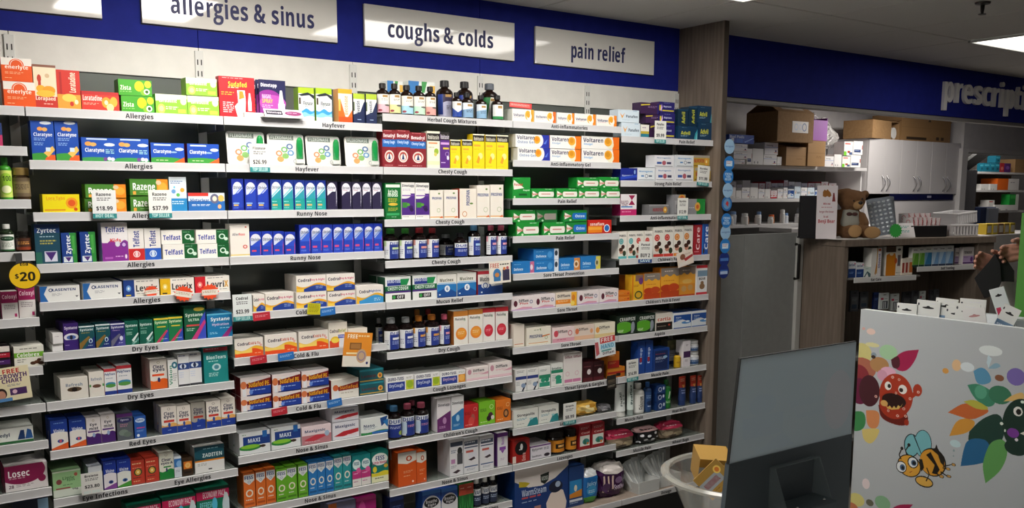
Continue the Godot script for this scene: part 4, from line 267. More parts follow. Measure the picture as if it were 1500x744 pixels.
	"tk3799": ["c",2,"","e4e4e0","e4e4e0",60,70,"t .18 .1 .62 .11 2a2a2c Razene; l .2 .27 .6 .14 6a6a6c 2; t .16 .56 .68 .17 26262a $37.99; r 0 .82 1 .18 2f8a8c; t .12 .84 .76 .12 d8f0ee TOP SELLER"],
	"tk2699": ["c",2,"","e4e4e0","e4e4e0",60,70,"t .18 .1 .62 .11 2a2a2c Flixonase; l .2 .27 .6 .14 6a6a6c 2; t .16 .56 .68 .17 26262a $26.99; r 0 .82 1 .18 2f8a8c; t .12 .84 .76 .12 d8f0ee TOP SELLER"],
	"tk2399": ["c",2,"","b4b8b8","b4b8b8",60,70,"t .18 .1 .62 .11 2a2a2c Codral; l .2 .27 .6 .14 6a6a6c 2; t .16 .56 .68 .17 26262a $23.99; r 0 .82 1 .18 2f8a8c; t .12 .84 .76 .12 d8f0ee TOP SELLER"],
	"tk2380": ["c",2,"","e4e4e0","e4e4e0",60,70,"t .18 .1 .62 .11 2a2a2c Brolene; l .2 .27 .6 .14 6a6a6c 2; t .16 .56 .68 .17 26262a $23.80; r 0 .82 1 .18 dcdcd8; t .12 .84 .76 .12 d8f0ee HOT DEAL"],
	"tk899": ["c",2,"","e4e4e0","e4e4e0",60,70,"t .18 .1 .62 .11 2a2a2c Strepsils; l .2 .27 .6 .14 6a6a6c 2; t .16 .56 .68 .17 26262a $8.99; r 0 .82 1 .18 2f8a8c; t .12 .84 .76 .12 d8f0ee TOP SELLER"],
	"tk999": ["c",2,"","e4e4e0","e4e4e0",60,70,"t .18 .1 .62 .11 2a2a2c Panafen; l .2 .27 .6 .14 6a6a6c 2; t .16 .56 .68 .17 26262a $9.99; r 0 .82 1 .18 2f8a8c; t .12 .84 .76 .12 d8f0ee TOP SELLER"],
	"tk1199": ["c",2,"","e4e4e0","e4e4e0",60,70,"t .18 .1 .62 .11 2a2a2c Nurofen; l .2 .27 .6 .14 6a6a6c 2; t .16 .56 .68 .17 26262a $11.99; r 0 .82 1 .18 2f8a8c; t .12 .84 .76 .12 d8f0ee TOP SELLER"],
	"tk1299": ["c",2,"","e4e4e0","e4e4e0",60,70,"t .18 .1 .62 .11 2a2a2c Nurofen; l .2 .27 .6 .14 6a6a6c 2; t .16 .56 .68 .17 26262a $12.99; r 0 .82 1 .18 2f8a8c; t .12 .84 .76 .12 d8f0ee HOT DEAL"],
	"tkblue": ["c",2,"","e4e4e0","e4e4e0",60,70,"t .18 .1 .62 .11 2a2a2c Pamol; l .2 .27 .6 .14 6a6a6c 2; t .16 .56 .68 .17 26262a BUY 2; r 0 .82 1 .18 2a4c90; t .12 .84 .76 .12 d8f0ee SAVE"],
	"tk1499": ["c",2,"","e4e4e0","e4e4e0",60,70,"t .18 .1 .62 .11 2a2a2c Anti-flamme; l .2 .27 .6 .14 6a6a6c 2; t .16 .56 .68 .17 26262a $14.99; r 0 .82 1 .18 2f8a8c; t .12 .84 .76 .12 d8f0ee HOT DEAL"],
	"twenty": ["c",2,"","f2c41c","f2c41c",100,100,"e .5 .5 .5 .5 2a2414; e .5 .5 .47 .47 f2c41c; r .38 .02 .24 .12 2a2414; t .42 .04 .16 .08 f2c41c GO; t .2 .42 .12 .2 1f1a10 $; t .34 .36 .48 .34 1f1a10 20"],
	"burst": ["c",2,"","f0502a","f0502a",50,50,"r .08 .36 .84 .34 ece6da; l .14 .44 .7 .16 b08a60 2"],
	"growth": ["c",2,"","efe4c0","efe4c0",100,100,"t .22 .06 .5 .13 c8302a FREE; t .08 .2 .84 .13 4a2462 GROWTH; t .16 .34 .62 .13 4a2462 CHART; l .3 .52 .4 .07 5a5a70 2; e .1 .76 .16 .16 2a1c18; e .1 .8 .12 .13 c8907a; r .36 .64 .5 .2 4a2a62; e .5 .74 .07 .06 e8c0d0; r 0 .9 .4 .1 5a90c8"],
	"freeorange": ["c",2,"","e8922c","e8922c",100,100,"t .12 .06 .36 .12 fff4e0 FREE; l .5 .08 .4 .1 f8d8a0 1; r .22 .3 .42 .2 8a5a2c; r .26 .33 .34 .14 b07a40; r .12 .58 .4 .05 f4e0b0; r 0 .68 1 .32 e6e0d4; e .66 .68 .18 .2 c8a888; o .66 .68 .14 8a7a9a .03; e .88 .88 .04 .04 26306a"],
	"freepack": ["c",2,"","dcd6cc","dcd6cc",100,100,"t .06 .1 .4 .2 c86a5a FREE; l .5 .14 .42 .12 5a5a50 1; e .36 .6 .18 .26 3a78b0; r .2 .6 .32 .3 3a78b0; e .36 .62 .1 .1 d08a4a; r .62 .4 .32 .5 3a3450; e .7 .36 .06 .07 e08a50; e .85 .34 .06 .07 c05a60"],
	"freehand": ["c",2,"","e4e6e6","e4e6e6",100,100,"r .25 .02 .75 .3 c8302c; t .3 .06 .6 .2 f8f0f0 FREE; r .25 .34 .75 .3 bfe4f0; t .3 .38 .62 .22 4a9ac0 HAND; p c05a60 0 .2 .16 .2 .2 .8 .04 .9; r .3 .66 .5 .08 5aa0a0; t .36 .76 .56 .14 4a3a48 Difflam"],
	"redtab": ["c",2,"","c02a3a","c02a3a",50,30,"l .12 .32 .76 .34 f0a0a8 2"],
	"bluetab": ["c",2,"","2a72c0","2a72c0",50,30,"l .12 .32 .76 .34 a8d0f4 2"],
	"yellownote": ["c",2,"","c8c020","c8c020",50,50,"l .1 .15 .8 .7 7a7410 6"],
	"redheader": ["c",2,"","d8383a","d8383a",100,30,"r .02 .2 .9 .6 e8706a; l .08 .36 .8 .3 f4c8c4 2"],
	"darktag": ["c",2,"","26221e","26221e",50,80,"r .1 .3 .8 .3 4a4238; l .15 .36 .7 .14 8a7a60 2; l .15 .72 .7 .16 a8a090 2"],
	"booklet": ["c",2,"","d8ccc0","d8ccc0",90,70,"e .35 .35 .16 .2 8a5a44; p b03a3c .4 .5 .98 .35 .98 .5 .5 .7; r .1 .7 .5 .2 e0d8d0; l .5 .2 .4 .1 a08078 2"],
	"tray": ["c",2,"","e0e0de","e0e0de",130,50,"r .05 .2 .42 .55 2a2436; t .08 .32 .36 .3 e8e4ea Dimetapp; e .75 .5 .22 .3 8a3a6a; l .6 .42 .3 .12 e8c0d8 1"],
	"kidboard": ["c",2,"","c9cfd4","c9cfd4",900,750,""],
	"benji": ["c",2,"","dcd4d8","dcd4d8",160,400,"r .04 .02 .92 .96 e4dce0; p a06a30 .28 .12 .36 .08 .44 .1 .5 .07 .56 .1 .66 .14 .7 .19 .6 .22 .5 .2 .4 .22 .28 .2; p 8a3a3a .78 .14 .84 .14 .9 .3 .74 .3; t .32 .32 .34 .04 b04a58 Win me; l .24 .4 .56 .03 c88a94 1; t .14 .47 .7 .05 b06a74 large the bear; t .36 .56 .22 .04 b04a58 is at; t .1 .63 .8 .09 b83a44 Benji Bear; l .1 .9 .8 .02 b0a8ac 1"],
	"plaindisc": ["c",2,"","9cc0e0","9cc0e0",80,80,"t .1 .42 .8 .16 5a78b0 nurogenic"],
	"bluedisc": ["c",2,"","2a7cc8","2a7cc8",80,80,"r .2 .32 .6 .36 d0e4f4; l .25 .38 .5 .2 c86a60 2"],
	"bluedisctext": ["c",2,"","2a7cc8","2a7cc8",80,80,"t .16 .26 .68 .16 cfe6fa STRONG; t .3 .44 .4 .14 cfe6fa PAIN; t .18 .6 .64 .16 cfe6fa RELIEF"],
	"reddisc": ["c",2,"","2a6cb0","2a6cb0",80,80,"e .5 .5 .36 .36 6a9ac8; p c83a3c .36 .5 .5 .3 .66 .42 .6 .7"],
	"navydisc": ["c",2,"","1a2f7a","1a2f7a",80,80,"r .1 .42 .8 .2 4a78c0"],
	"navydiscw": ["c",2,"","1a2f7a","1a2f7a",80,80,"r .14 .4 .72 .3 b8cce8; r .14 .4 .72 .1 3a6ab8"],
	"chronos": ["c",2,"","a8823a","a8823a",120,100,"r 0 .32 .78 .42 9ea4a8; e .78 .3 .12 .15 f0c860; e .78 .3 .07 .09 d87a2c; t .12 .42 .56 .22 8a3030 NUROMOL; r 0 .92 1 .08 a87a28; l .1 .82 .5 .06 8a6420 1"],
	"pegcard": ["c",2,"","dfe0dc","dfe0dc",80,130,"e .5 .17 .25 .022 1a1a1c; e .5 .15 .08 .024 1a1a1c; r 0 .36 1 .64 7a98b8; l .1 .44 .8 .16 d8e4f0 2; e .08 .1 .04 .03 4a4a50; l .4 .06 .4 .04 b0b0b4 1"],
	"pegpink": ["c",2,"","e0dedc","e0dedc",80,130,"e .5 .18 .25 .024 c08a8a; e .5 .16 .08 .024 c08a8a; r 0 .4 1 .6 7aa0c8; l .1 .64 .8 .16 d8e4f0 2"],
	"pegtall": ["c",2,"","d8e0e0","d8e0e0",70,250,"e .5 .12 .22 .016 1a1a1c; e .5 .11 .08 .018 1a1a1c; r .1 .3 .3 .12 c83a5c; l .5 .34 .4 .08 9aa0a4 1; r .3 .5 .6 .46 4a4e58; r .4 .54 .1 .4 c8ccd0; r .6 .54 .1 .4 b8bcc0"],
	"greenstand": ["c",2,"","4a8a34","4a8a34",600,1600,"e .4 .4 .5 .1 5aa040; e .6 .62 .4 .06 2a4a6a; e .7 .68 .4 .05 c04a24; e .5 .8 .5 .08 3a7028; e .3 .66 .2 .03 e08a3a"],
	"earblue": ["c",2,"","dcdfe4","dcdfe4",60,90,"r 0 .45 1 .55 1c3f80; t .1 .14 .8 .16 2a3a78 EarClear; r .8 .1 .12 .1 c83a70; l .15 .65 .6 .14 8ab0e0 2"],
	"earteal": ["c",2,"","b8c4c0","b8c4c0",60,90,"p 4a6a70 0 1 .5 .4 1 .7 1 1; p e8ecec .2 1 .5 .6 .7 1; l .2 .15 .5 .1 6a8088 1"],
	"eartall": ["c",2,"","dedcd8","dedcd8",70,170,"r .62 0 .38 1 e4e0e4; r .55 0 .08 .9 d0a040; v .7 .2 .2 .5 3a3a80 Otovent; r .7 .03 .24 .08 d86a2a; p c8843a .4 .9 .55 .5 .6 .6 .5 .95"],
	"thermo": ["c",2,"","d4d0c8","d4d0c8",90,170,"p e08a1c .04 1 .04 .3 .2 .24 .56 .24 .62 .4 .62 1; e .34 .26 .12 .06 f0e0c0; r .72 .3 .18 .38 8a6a60; r .75 .34 .12 .3 5a5a60; e .8 .12 .1 .04 3a3a3a; r 0 0 .6 .2 5a4638; l .66 .9 .3 .03 5a5a58 1; e .62 .5 .08 .1 d8602a"],
	"vialred": ["c",2,"","d8d0c4","d8d0c4",30,90,"r 0 .25 1 .6 a8382c; r 0 0 1 .16 e8e0d4; r .6 .25 .4 .6 d8c0b0"],
	"vialorange": ["c",2,"","d8d0c4","d8d0c4",30,90,"r 0 .25 1 .6 d07a38; r 0 0 1 .16 e8e0d4"],
	"preggreen": ["c",2,"","dadcd8","dadcd8",50,120,"r 0 .3 1 .6 6aa83c; p 9ac86a 0 .3 .5 .3 .1 .9 0 .9; l .15 .12 .7 .08 4a4a50 1; r 0 .9 1 .1 1f4a38"],
	"pregteal": ["c",2,"","dadcd8","dadcd8",50,120,"r 0 .3 1 .6 3a80b0; p 7ab0d0 0 .3 .5 .3 .1 .9 0 .9; l .15 .12 .7 .08 26262a 1; r 0 .9 1 .1 1f4a68"],
	"pregblue": ["c",2,"","dcdfe2","dcdfe2",50,120,"r 0 .3 1 .6 7aa8d8; p b8d4ec .1 .3 .7 .3 .3 .9 0 .9; l .15 .12 .7 .08 4a4a58 1; r 0 .9 1 .1 2a3a58"],
	"pregpurple": ["c",2,"","d6d0d0","d6d0d0",90,100,"r 0 .5 1 .36 b8a0c8; t .1 .24 .7 .14 3a343c TENDER; e .8 .7 .12 .14 6a3a88; r 0 .86 1 .08 5a2a78; l .1 .56 .5 .08 8a6a98 1"],
	"whitemed": ["c",2,"","e2e0e0","e2e0e0",100,80,"t .12 .18 .5 .14 5a5a68 Tensig; r 0 .38 1 .05 9aa8c8; e .84 .7 .06 .1 5a3a70; l .1 .55 .5 .2 b0b0b8 3; r .7 .8 .25 .06 d8a080"],
	"whiteblank": ["c",2,"","e6e4e2","e6e4e2",100,80,"e .2 .86 .05 .08 8a8a8a; e .5 .86 .05 .08 8a8a8a; l .6 .2 .3 .1 b8b8b8 1"],
	"whitegreen": ["c",2,"","e6e4e0","e6e4e0",100,100,"r 0 .7 .3 .3 7ac83a; r .1 .1 .6 .1 d06a64; r .4 .65 .3 .16 a84a38; r .6 .75 .34 .18 4a5a80"],
	"whitenavy": ["c",2,"","e8e6e4","e8e6e4",100,100,"r .1 .62 .7 .22 3a4870; l .16 .68 .5 .08 9aa8c8 1; r .9 .3 .1 .3 b06a64"],
	"bluepads": ["c",2,"","1c4cb0","1c4cb0",150,60,"t .04 .1 .56 .3 dfe8fa Bed Pads; p e8ecf8 .1 .4 .2 .4 .2 .8 .1 .7; p 8ab0f0 .6 .8 .98 .3 .98 .4 .65 .9; r .3 .5 .25 .4 2a6ad0"],
	"cardboard": ["c",2,"","a8845a","a8845a",300,200,"l .5 .6 .3 .1 8a6844 2; r 0 .47 1 .03 9a7850"],
	"cardprint": ["c",2,"","9a7850","9a7850",300,200,"r .1 .84 .4 .1 3a2e22; p 3a2e22 .52 .24 .58 .24 .55 .12; r .7 .8 .06 .12 4a3a2a; r .8 .8 .06 .12 4a3a2a; r 0 .47 1 .02 8a6c46"],
	"papertag": ["c",2,"","d6d2ce","d6d2ce",100,50,"e .25 .5 .12 .3 a8b0c0; e .25 .5 .08 .2 d6d2ce; e .75 .5 .14 .36 8a98b8; e .75 .5 .1 .26 d6d2ce; e .5 .5 .1 .26 b8bcc8; e .5 .5 .06 .16 d6d2ce"],
	"tealbook": ["c",2,"","1f7a94","1f7a94",60,100,"r .1 .15 .8 .2 4ab0c8; e .6 .65 .2 .14 0f4a5c"],
	"redbook": ["c",2,"","b02a34","b02a34",50,100,"e .5 .6 .3 .2 d87a70"],
	"purplebook": ["c",2,"","5a2a70","5a2a70",50,100,"e .5 .5 .3 .2 8a5aa8"],
	"orangewhite": ["c",2,"","e86a1c","e86a1c",200,120,"r .5 0 .5 1 dcd8d6; l .6 .3 .2 .12 8a8a90 1"],
	"greenbox": ["c",2,"","1f9a3c","1f9a3c",100,100,"r .1 .1 .8 .3 4ac05a; r .65 0 .35 1 c8d0c4"],
	"pinkpack": ["c",2,"","e6dede","c83a48",60,90,"r 0 .6 1 .4 c8283c; p e6dede 0 .7 .3 .6 .5 .75 .7 .6 1 .7 1 .8 0 .85; o .5 .25 .2 d05a68 .04; l .2 .4 .6 .12 c09aa0 2"],
	"dimpacket": ["c",2,"","3c3e42","3c3e42",60,120,"e .5 .12 .2 .03 101214; r .12 .3 .76 .62 565a5e; l .2 .4 .6 .12 787c80 2; r .2 .66 .6 .2 2a3a4c"],
	"foilsheet": ["c",2,"","a8b0bc","a8b0bc",150,200,"l .05 .05 .9 .9 c8d0dc 14; r 0 .3 1 .02 8a3a6a; r 0 .62 1 .02 8a94a8"],
	"whitecard": ["c",2,"","d8d4d6","d8d4d6",100,80,"l .3 .2 .5 .2 5aa8a0 2; l .4 .5 .4 .2 5aa8a0 2; r .28 .5 .08 .24 3a3a38"],
	"screen": ["c",2,"","c6ced2","c6ced2",500,350,"e .24 .5 .1 .1 c0c9ce; r .1 .6 .3 .2 c2cbd0; e .7 .3 .25 .2 c4ccd0; r .45 .52 .4 .06 bec7cb; r .5 .66 .35 .04 bec7cb; p c0c9ce .2 .95 .4 .8 .5 .95; e .85 .6 .12 .3 c8c8cc"],
}

# shelves: phrase, bay, height mm, rows deep, edge lettering, goods [design, x, width, height, lift, front z] in mm
const SHELVES := [
	["top shelf of leftmost bay",0,1900,1,[],[["enerlyte",-9,85,75,0,-14],["enerlyte",-12,82,69,76,-14]]],
	["second shelf of leftmost bay",0,1780,1,[],[["patchbox",-79,31,70,0,-14]]],
	["third shelf of leftmost bay",0,1620,1,[],[["greenbottle",-62,34,128,0,-14],["brownjar",-20,49,98,0,-14]]],
	["fourth shelf of leftmost bay",0,1460,1,[],[["whitecap",-70,38,86,0,-14],["darkjar",-27,41,64,0,-14]]],
	["fifth shelf of leftmost bay",0,1255,1,[],[["coloxyl",-78,44,85,0,-14],["coloxyl",-30,46,95,0,-14]]],
	["sixth shelf of leftmost bay",0,1100,2,[],[["darkred",-114,52,71,0,-14],["celebr",-36,83,65,0,-14]]],
	["seventh shelf of leftmost bay",0,980,1,[],[]],
	["eighth shelf of leftmost bay",0,860,2,[],[["cosedyl",-98,117,49,0,-14]]],
	["ninth shelf of leftmost bay",0,704,2,[],[["losec",-68,120,83,0,-14]]],
	["lowest shelf of leftmost bay",0,500,1,[],[["curvedbox",-62,100,167,0,-14]]],
	["top allergies shelf",1,1900,1,[["Allergies",329]],[["lorapaed",63,63,131,0,-14],["lorared",128,66,120,0,-14],["loraflat",218,110,60,0,-14],["zista",330,101,53,0,-14],["zista",324,102,50,54,-14],["hayflat",436,101,65,0,-14],["hayflat",540,104,66,0,-14],["hayflat",536,102,57,67,-14]]],
	["second allergies shelf",1,1740,1,[["Allergies",318]],[["clarkid",45,64,121,0,-14],["clarkid",113,66,124,0,-14],["clarkidbox",204,100,76,0,-14],["clarkidbox",306,102,77,0,-14],["clarflat",415,107,66,0,-14],["clarflat",532,106,67,0,-14]]],
	["third allergies shelf",1,1580,1,[["Allergies",331]],[["loratabs",86,105,57,0,-14],["razene",216,124,45,0,-14],["razene",217,121,43,46,-14],["razene",350,119,53,0,-14],["razene",350,120,53,54,-14],["kidtall",442,56,115,0,-14],["blueflat",536,123,62,0,-14]]],
	["fourth allergies shelf",1,1420,1,[["Allergies",308]],[["zyrtecbig",39,71,124,0,-14],["zyrtec",99,43,96,0,-14],["zyrtec",154,45,98,0,-14],["telkids",235,79,125,0,-14],["telred",301,49,105,0,-14],["telblue",353,51,105,0,-14],["telgreen",440,113,50,0,-14],["telgreen",552,107,48,0,-14],["telgreen",435,109,46,51,-14],["telgreen",550,110,47,49,-14]]],
	["fifth allergies shelf",1,1300,2,[["Allergies",320]],[["laghten",64,114,49,0,-14],["laghten",190,117,52,0,-14],["levblue",310,112,56,0,-14],["levyellow",424,111,55,0,-14],["levred",542,118,56,0,-14]]],
	["upper dry-eyes shelf",1,1140,2,[["Dry Eyes",306]],[["tinywhite",47,30,24,0,-14],["tinywhite",49,29,33,25,-14],["syspurple",88,44,87,0,-14],["sysbal",134,46,75,0,-14],["sysbal",182,44,77,0,-14],["sysvio",227,44,76,0,-14],["sysgreen",271,42,80,0,-14],["sysgreen",317,43,80,0,-14],["sysyellow",365,46,82,0,-14],["sysyellow",413,47,83,0,-14],["sysultra",477,72,113,0,-14],["sysblue",561,87,84,0,-14]]],
	["lower dry-eyes shelf",1,980,2,[["Dry Eyes",283]],[["refresh",87,81,70,0,-14],["refreshtall",153,45,82,0,-14],["polytears",196,36,87,0,-14],["polytears",240,46,93,0,-14],["clearorange",350,55,103,0,-14],["visionwhite",395,31,96,0,-14],["eyewhite",431,37,112,0,-14],["eyewhite",472,41,113,0,-14],["biontears",542,84,125,0,-14]]],
	["red-eyes shelf",1,820,2,[["Red Eyes",281]],[["visineorange",34,49,97,0,-14],["visineorange",88,48,94,0,-14],["eyemist",136,43,90,0,-14],["eyemist",181,43,95,0,-14],["optrexpurple",232,50,90,0,-14],["smallblue",280,37,73,0,-14],["clearblue",374,50,96,0,-14],["clearblue",424,46,92,0,-14],["clearblue2",473,47,97,0,-14],["clearblue",526,50,95,0,-14],["clearblue",579,49,97,0,-14]]],
	["eye infections shelf",1,660,2,[["Eye Infections",155],["Eye Allergies",439]],[["littleeyes",47,83,86,0,-14],["bluewhitesmall",132,41,85,0,-14],["visineallergy",177,39,97,0,-14],["visinegreen",220,43,95,0,-14],["redflower",265,43,82,0,-14],["redflower",310,43,83,0,-14],["cleargreen",359,48,94,0,-14],["bluesmall",396,24,73,0,-14],["brownsmall",429,35,64,0,-14],["zaditen",505,103,96,0,-14]]],
	["bottom shelf under eye allergies",1,460,1,[],[["economy",278,110,127,0,-14],["economy",393,113,133,0,-14],["economy",511,115,140,0,-14]]],
	["upper hayfever shelf",2,1900,1,[["Hayfever",1001]],[["sudafedspray",657,123,138,0,-14],["dimetappspray",782,95,114,22,-14],["dimetappspray",783,95,138,0,-50],["dimetappspray",783,99,138,0,-90],["rynacrom",906,59,118,0,-14],["rynacrom",972,61,120,0,-14],["beconase",1057,55,123,0,-14],["livostin",1114,46,110,0,-14],["livostin",1162,44,111,0,-14]]],
	["lower hayfever shelf",2,1740,1,[["Hayfever",894]],[["blister",684,134,116,0,-14],["blister",830,135,114,0,-14],["blister",972,132,111,0,-14],["blister",1128,138,113,0,-14]]],
	["upper runny-nose shelf",2,1580,1,[["Runny Nose",908]],[["otrivinblue",643,41,111,0,-14],["otrivinblue",689,41,110,0,-14],["otrivinblue",734,43,110,0,-14],["otrivinteal",782,41,110,0,-14],["otrivinteal",826,42,109,0,-14],["otrivinteal",870,41,109,0,-14],["otrivinteal",913,41,108,0,-14],["otrivinteal",954,38,109,0,-14],["otrivinblack",997,42,105,0,-14],["otrivinblack",1054,41,104,0,-14],["otrivinblack",1096,40,104,0,-14],["otrivinblack",1138,39,104,0,-14],["otrivinblack",1181,41,104,0,-14]]],
	["lower runny-nose shelf",2,1420,1,[["Runny Nose",878]],[["allerwhite",645,68,114,0,-14],["otrivinshort",702,41,86,0,-14],["otrivinshort",744,40,86,0,-14],["otrivinshort",786,40,85,0,-14],["otrivinshort",828,40,82,0,-14],["otrivintall",883,42,107,0,-14],["otrivintall",928,42,106,0,-14],["otrivintall",972,42,106,0,-14],["otrivintall",1016,40,106,0,-14],["otrivintall",1058,40,106,0,-14],["otrivintall",1100,41,106,0,-14],["otrivintall",1141,37,106,0,-14],["otrivintall",1180,37,106,0,-14]]],
	["upper cold and flu shelf",2,1220,2,[["Cold & Flu",883]],[["codralday",704,42,60,0,-14],["codralday",782,106,63,0,-14],["codralday",904,118,59,0,-14],["codralday",1025,113,57,0,-14],["codralnight",1141,113,69,0,-14],["codralday",905,115,60,60,-14],["codralday",1022,114,62,58,-14]]],
	["middle cold and flu shelf",2,1060,2,[["Cold & Flu",869]],[["codralflu",663,103,66,0,-14],["codralflu",780,121,71,0,-14],["codralflu",908,116,72,0,-14],["codralrelief",1006,75,96,0,-14],["codralrelief",1086,80,66,0,-14]]],
	["lower cold and flu shelf",2,860,2,[["Cold & Flu",872]],[["sudafedpe",682,112,53,0,-14],["sudafedpe",796,108,54,0,-14],["sudafedpe",908,110,59,0,-14],["sudafedwhite",1028,113,74,0,-14],["tealcold",1141,103,48,0,-14],["sudafedpe",682,111,69,54,-14],["sudafedpe",796,108,68,55,-14],["sudafedpe",908,107,63,60,-14],["tealcold",1142,102,51,49,-14]]],
	["upper nose and sinus shelf",2,700,2,[["Nose & Sinus",880]],[["maxiclear",669,113,81,0,-14],["maxiclear",788,112,83,0,-14],["sinuspink",907,117,69,0,-14],["maxigesic",1026,109,71,0,-14],["nasalleaf",1148,118,66,0,-14],["maxigesic",1026,110,51,72,-14]]],
	["lower nose and sinus shelf",2,500,2,[["Nose & Sinus",907]],[["fessorange",644,42,130,0,-14],["fessorange",686,36,132,0,-14],["fessorange",724,35,133,0,-14],["fessgreen",764,39,124,0,-14],["fessgreen",805,39,127,0,-14],["fessgreen",848,37,127,0,-14],["fessblue",887,34,130,0,-14],["fessblue",922,32,129,0,-14],["fessblue",955,31,130,0,-14],["fessteal",992,35,134,0,-14],["fessteal",1029,35,135,0,-14],["fesspink",1068,37,124,0,-14],["fesspink",1108,40,124,0,-14],["fesslittle",1168,74,125,0,-14]]],
	["bottom shelf under nose and sinus",2,300,1,[],[["greypurple",1002,114,149,0,-14],["magentabox",1106,86,149,0,-14]]],
	["herbal cough mixtures shelf",3,1940,1,[["Herbal Cough Mixtures",1507]],[["herbalpink",1222,49,117,0,-14],["herballime",1273,47,119,0,-14],["herbalsky",1326,50,117,0,-14],["herbalgreen",1380,49,118,0,-14],["herbalred",1429,45,118,0,-14],["herbalbig",1535,70,155,0,-70],["herbalbig",1630,69,157,0,-70],["herbalbiggreen",1755,75,158,0,-70],["dropperblue",1550,42,103,0,-14],["droppergrey",1602,51,104,0,-14],["droppergrey",1668,47,99,0,-14],["droppergreen",1749,49,104,0,-14],["bluelid",1312,68,138,0,-105],["bluelid",1430,120,144,0,-105]]],
	["top chesty cough shelf",3,1740,1,[["Chesty Cough",1507]],[["benadryl",1235,58,142,0,-14],["benadryl",1296,60,144,0,-14],["benadryl",1362,70,137,0,-14],["robiwhite",1431,57,145,0,-14],["robipurple",1484,43,143,0,-14],["robiyellow",1533,47,115,0,-14],["robiyellow",1586,48,117,0,-14],["robiyellow",1644,56,142,0,-14],["robiyellow",1703,53,141,0,-14],["robiyellow",1761,57,142,0,-14]]],
	["second chesty cough shelf",3,1540,1,[["Chesty Cough",1493]],[["irishmoss",1249,67,141,0,-14],["dimpurple",1314,58,144,0,-14],["dimpurple",1377,61,143,0,-14],["prospan",1440,59,114,0,-14],["prospan",1508,64,116,0,-14],["prospanturn",1590,81,121,0,-14],["prospanlarge",1664,62,135,0,-14],["prospanlarge",1730,64,138,0,-14]]],
	["third chesty cough shelf",3,1380,1,[["Chesty Cough",1473]],[["durogreen",1248,61,125,0,-14],["durogreen",1312,56,124,0,-14],["durored",1376,59,125,0,-14],["durored",1434,52,123,0,-14],["duronavy",1568,59,101,0,-14],["duroblue",1632,54,130,0,-14],["duropink",1715,48,128,0,-14],["duropink",1767,50,127,0,-14],["durosilver",1555,67,91,0,-105]]],
	["mucus relief shelf",3,1220,2,[["Mucus Relief",1488]],[["durochesty",1262,112,96,0,-14],["durochesty",1383,111,97,0,-14],["mucinex",1487,91,94,0,-14],["mucinex",1582,92,96,0,-14],["mucinexred",1696,123,100,0,-14]]],
	["dry cough shelf",3,1020,1,[["Dry Cough",1483]],[["durosilver",1243,63,132,0,-14],["durosilver",1308,58,130,0,-14],["duroorange",1366,54,131,0,-14],["duroorange",1428,60,131,0,-14],["duropink",1484,47,129,0,-14],["pholorange",1549,69,140,0,-14],["pholorange",1622,70,142,0,-14],["pholred",1691,61,143,0,-14],["pholred",1757,65,142,0,-14],["duroorange",1406,42,144,0,-105],["durored",1457,42,143,0,-105],["durosilver",1227,28,123,0,-105]]],
	["cough lozenges shelf",3,860,2,[["Cough Lozenges",1483]],[["duroloz",1265,123,57,0,-14],["duroloz",1390,116,54,0,-14],["durolozorange",1511,121,50,0,-14],["diffloz",1630,108,55,0,-14],["diffloz",1747,118,63,0,-14]]],
	["children's cough shelf",3,660,1,[["Children's Cough",1535]],[["syrupblue",1249,59,134,0,-14],["syruppink",1310,57,135,0,-14],["syruppink",1374,60,131,0,-14],["dimkidpurple",1466,64,142,0,-14],["dimkidblue",1531,59,143,0,-14],["koalared",1598,71,96,0,-14],["koalagreen",1680,82,99,0,-14],["koalaorange",1764,78,95,0,-14],["syrupblue",1267,37,121,0,-105],["syruppink",1376,42,123,0,-105]]],
	["third nose and sinus shelf",3,460,2,[["Nose & Sinus",1505]],[["eucalyptus",1291,83,141,0,-14],["eucalyptus",1358,45,129,0,-14],["nasalmirror",1523,65,159,0,-14],["nasalwhite",1597,73,155,0,-14],["nasalwhite",1676,70,151,0,-14],["nosepurple",1760,54,149,0,-14]]],
	["bottom inhalations shelf",3,300,1,[["Inhalations",1667]],[["darkbluebox",1241,62,120,0,-14],["breatheright",1402,87,119,0,-14],["breatheright",1490,80,113,0,-14],["greenred",1552,35,116,0,-14],["greenred",1591,37,114,0,-14],["vapobottle",1634,42,120,0,-14],["vapobottle",1677,38,120,0,-14],["vapobottle",1718,43,121,0,-14]]],
	["anti-inflammatories shelf",4,1940,1,[["Anti-inflammatories",2100]],[["voltrapid",1866,111,53,0,-14],["voltblue",1981,113,50,0,-14],["voltorange",2089,95,49,0,-14],["voltorange",2199,120,50,0,-14],["voltorange",2326,119,51,0,-14]]],
	["gel shelf",4,1780,1,[["Anti-inflammatory Gel",2109]],[["voltosteo",1919,171,55,0,-14],["voltgel",2094,170,55,0,-14],["voltlarge",2294,221,59,0,-14],["voltosteo",1914,176,54,56,-14],["voltgel",2092,171,55,56,-14],["voltlarge",2292,221,55,60,-14]]],
	["upper pain relief shelf",4,1620,1,[["Pain Relief",2090]],[["panatall",1857,93,89,0,-14],["panaflat",1971,123,43,0,-14],["panaflat",2100,120,44,0,-14],["panaflat",2225,123,46,0,-14],["panaflat",2350,118,46,0,-14],["panaflat",2216,126,46,47,-14],["panaflat",2342,120,49,47,-14]]],
	["lower pain relief shelf",4,1460,1,[["Pain Relief",2081]],[["panaflat",1887,121,59,0,-14],["panaflat",2031,122,57,0,-14],["panaosteo",2157,121,57,0,-14],["sonaflam",2293,137,62,0,-14],["panaflat",1872,120,52,60,-14],["panagrey",1991,113,53,58,-14],["panaosteo",2149,133,50,58,-14]]],
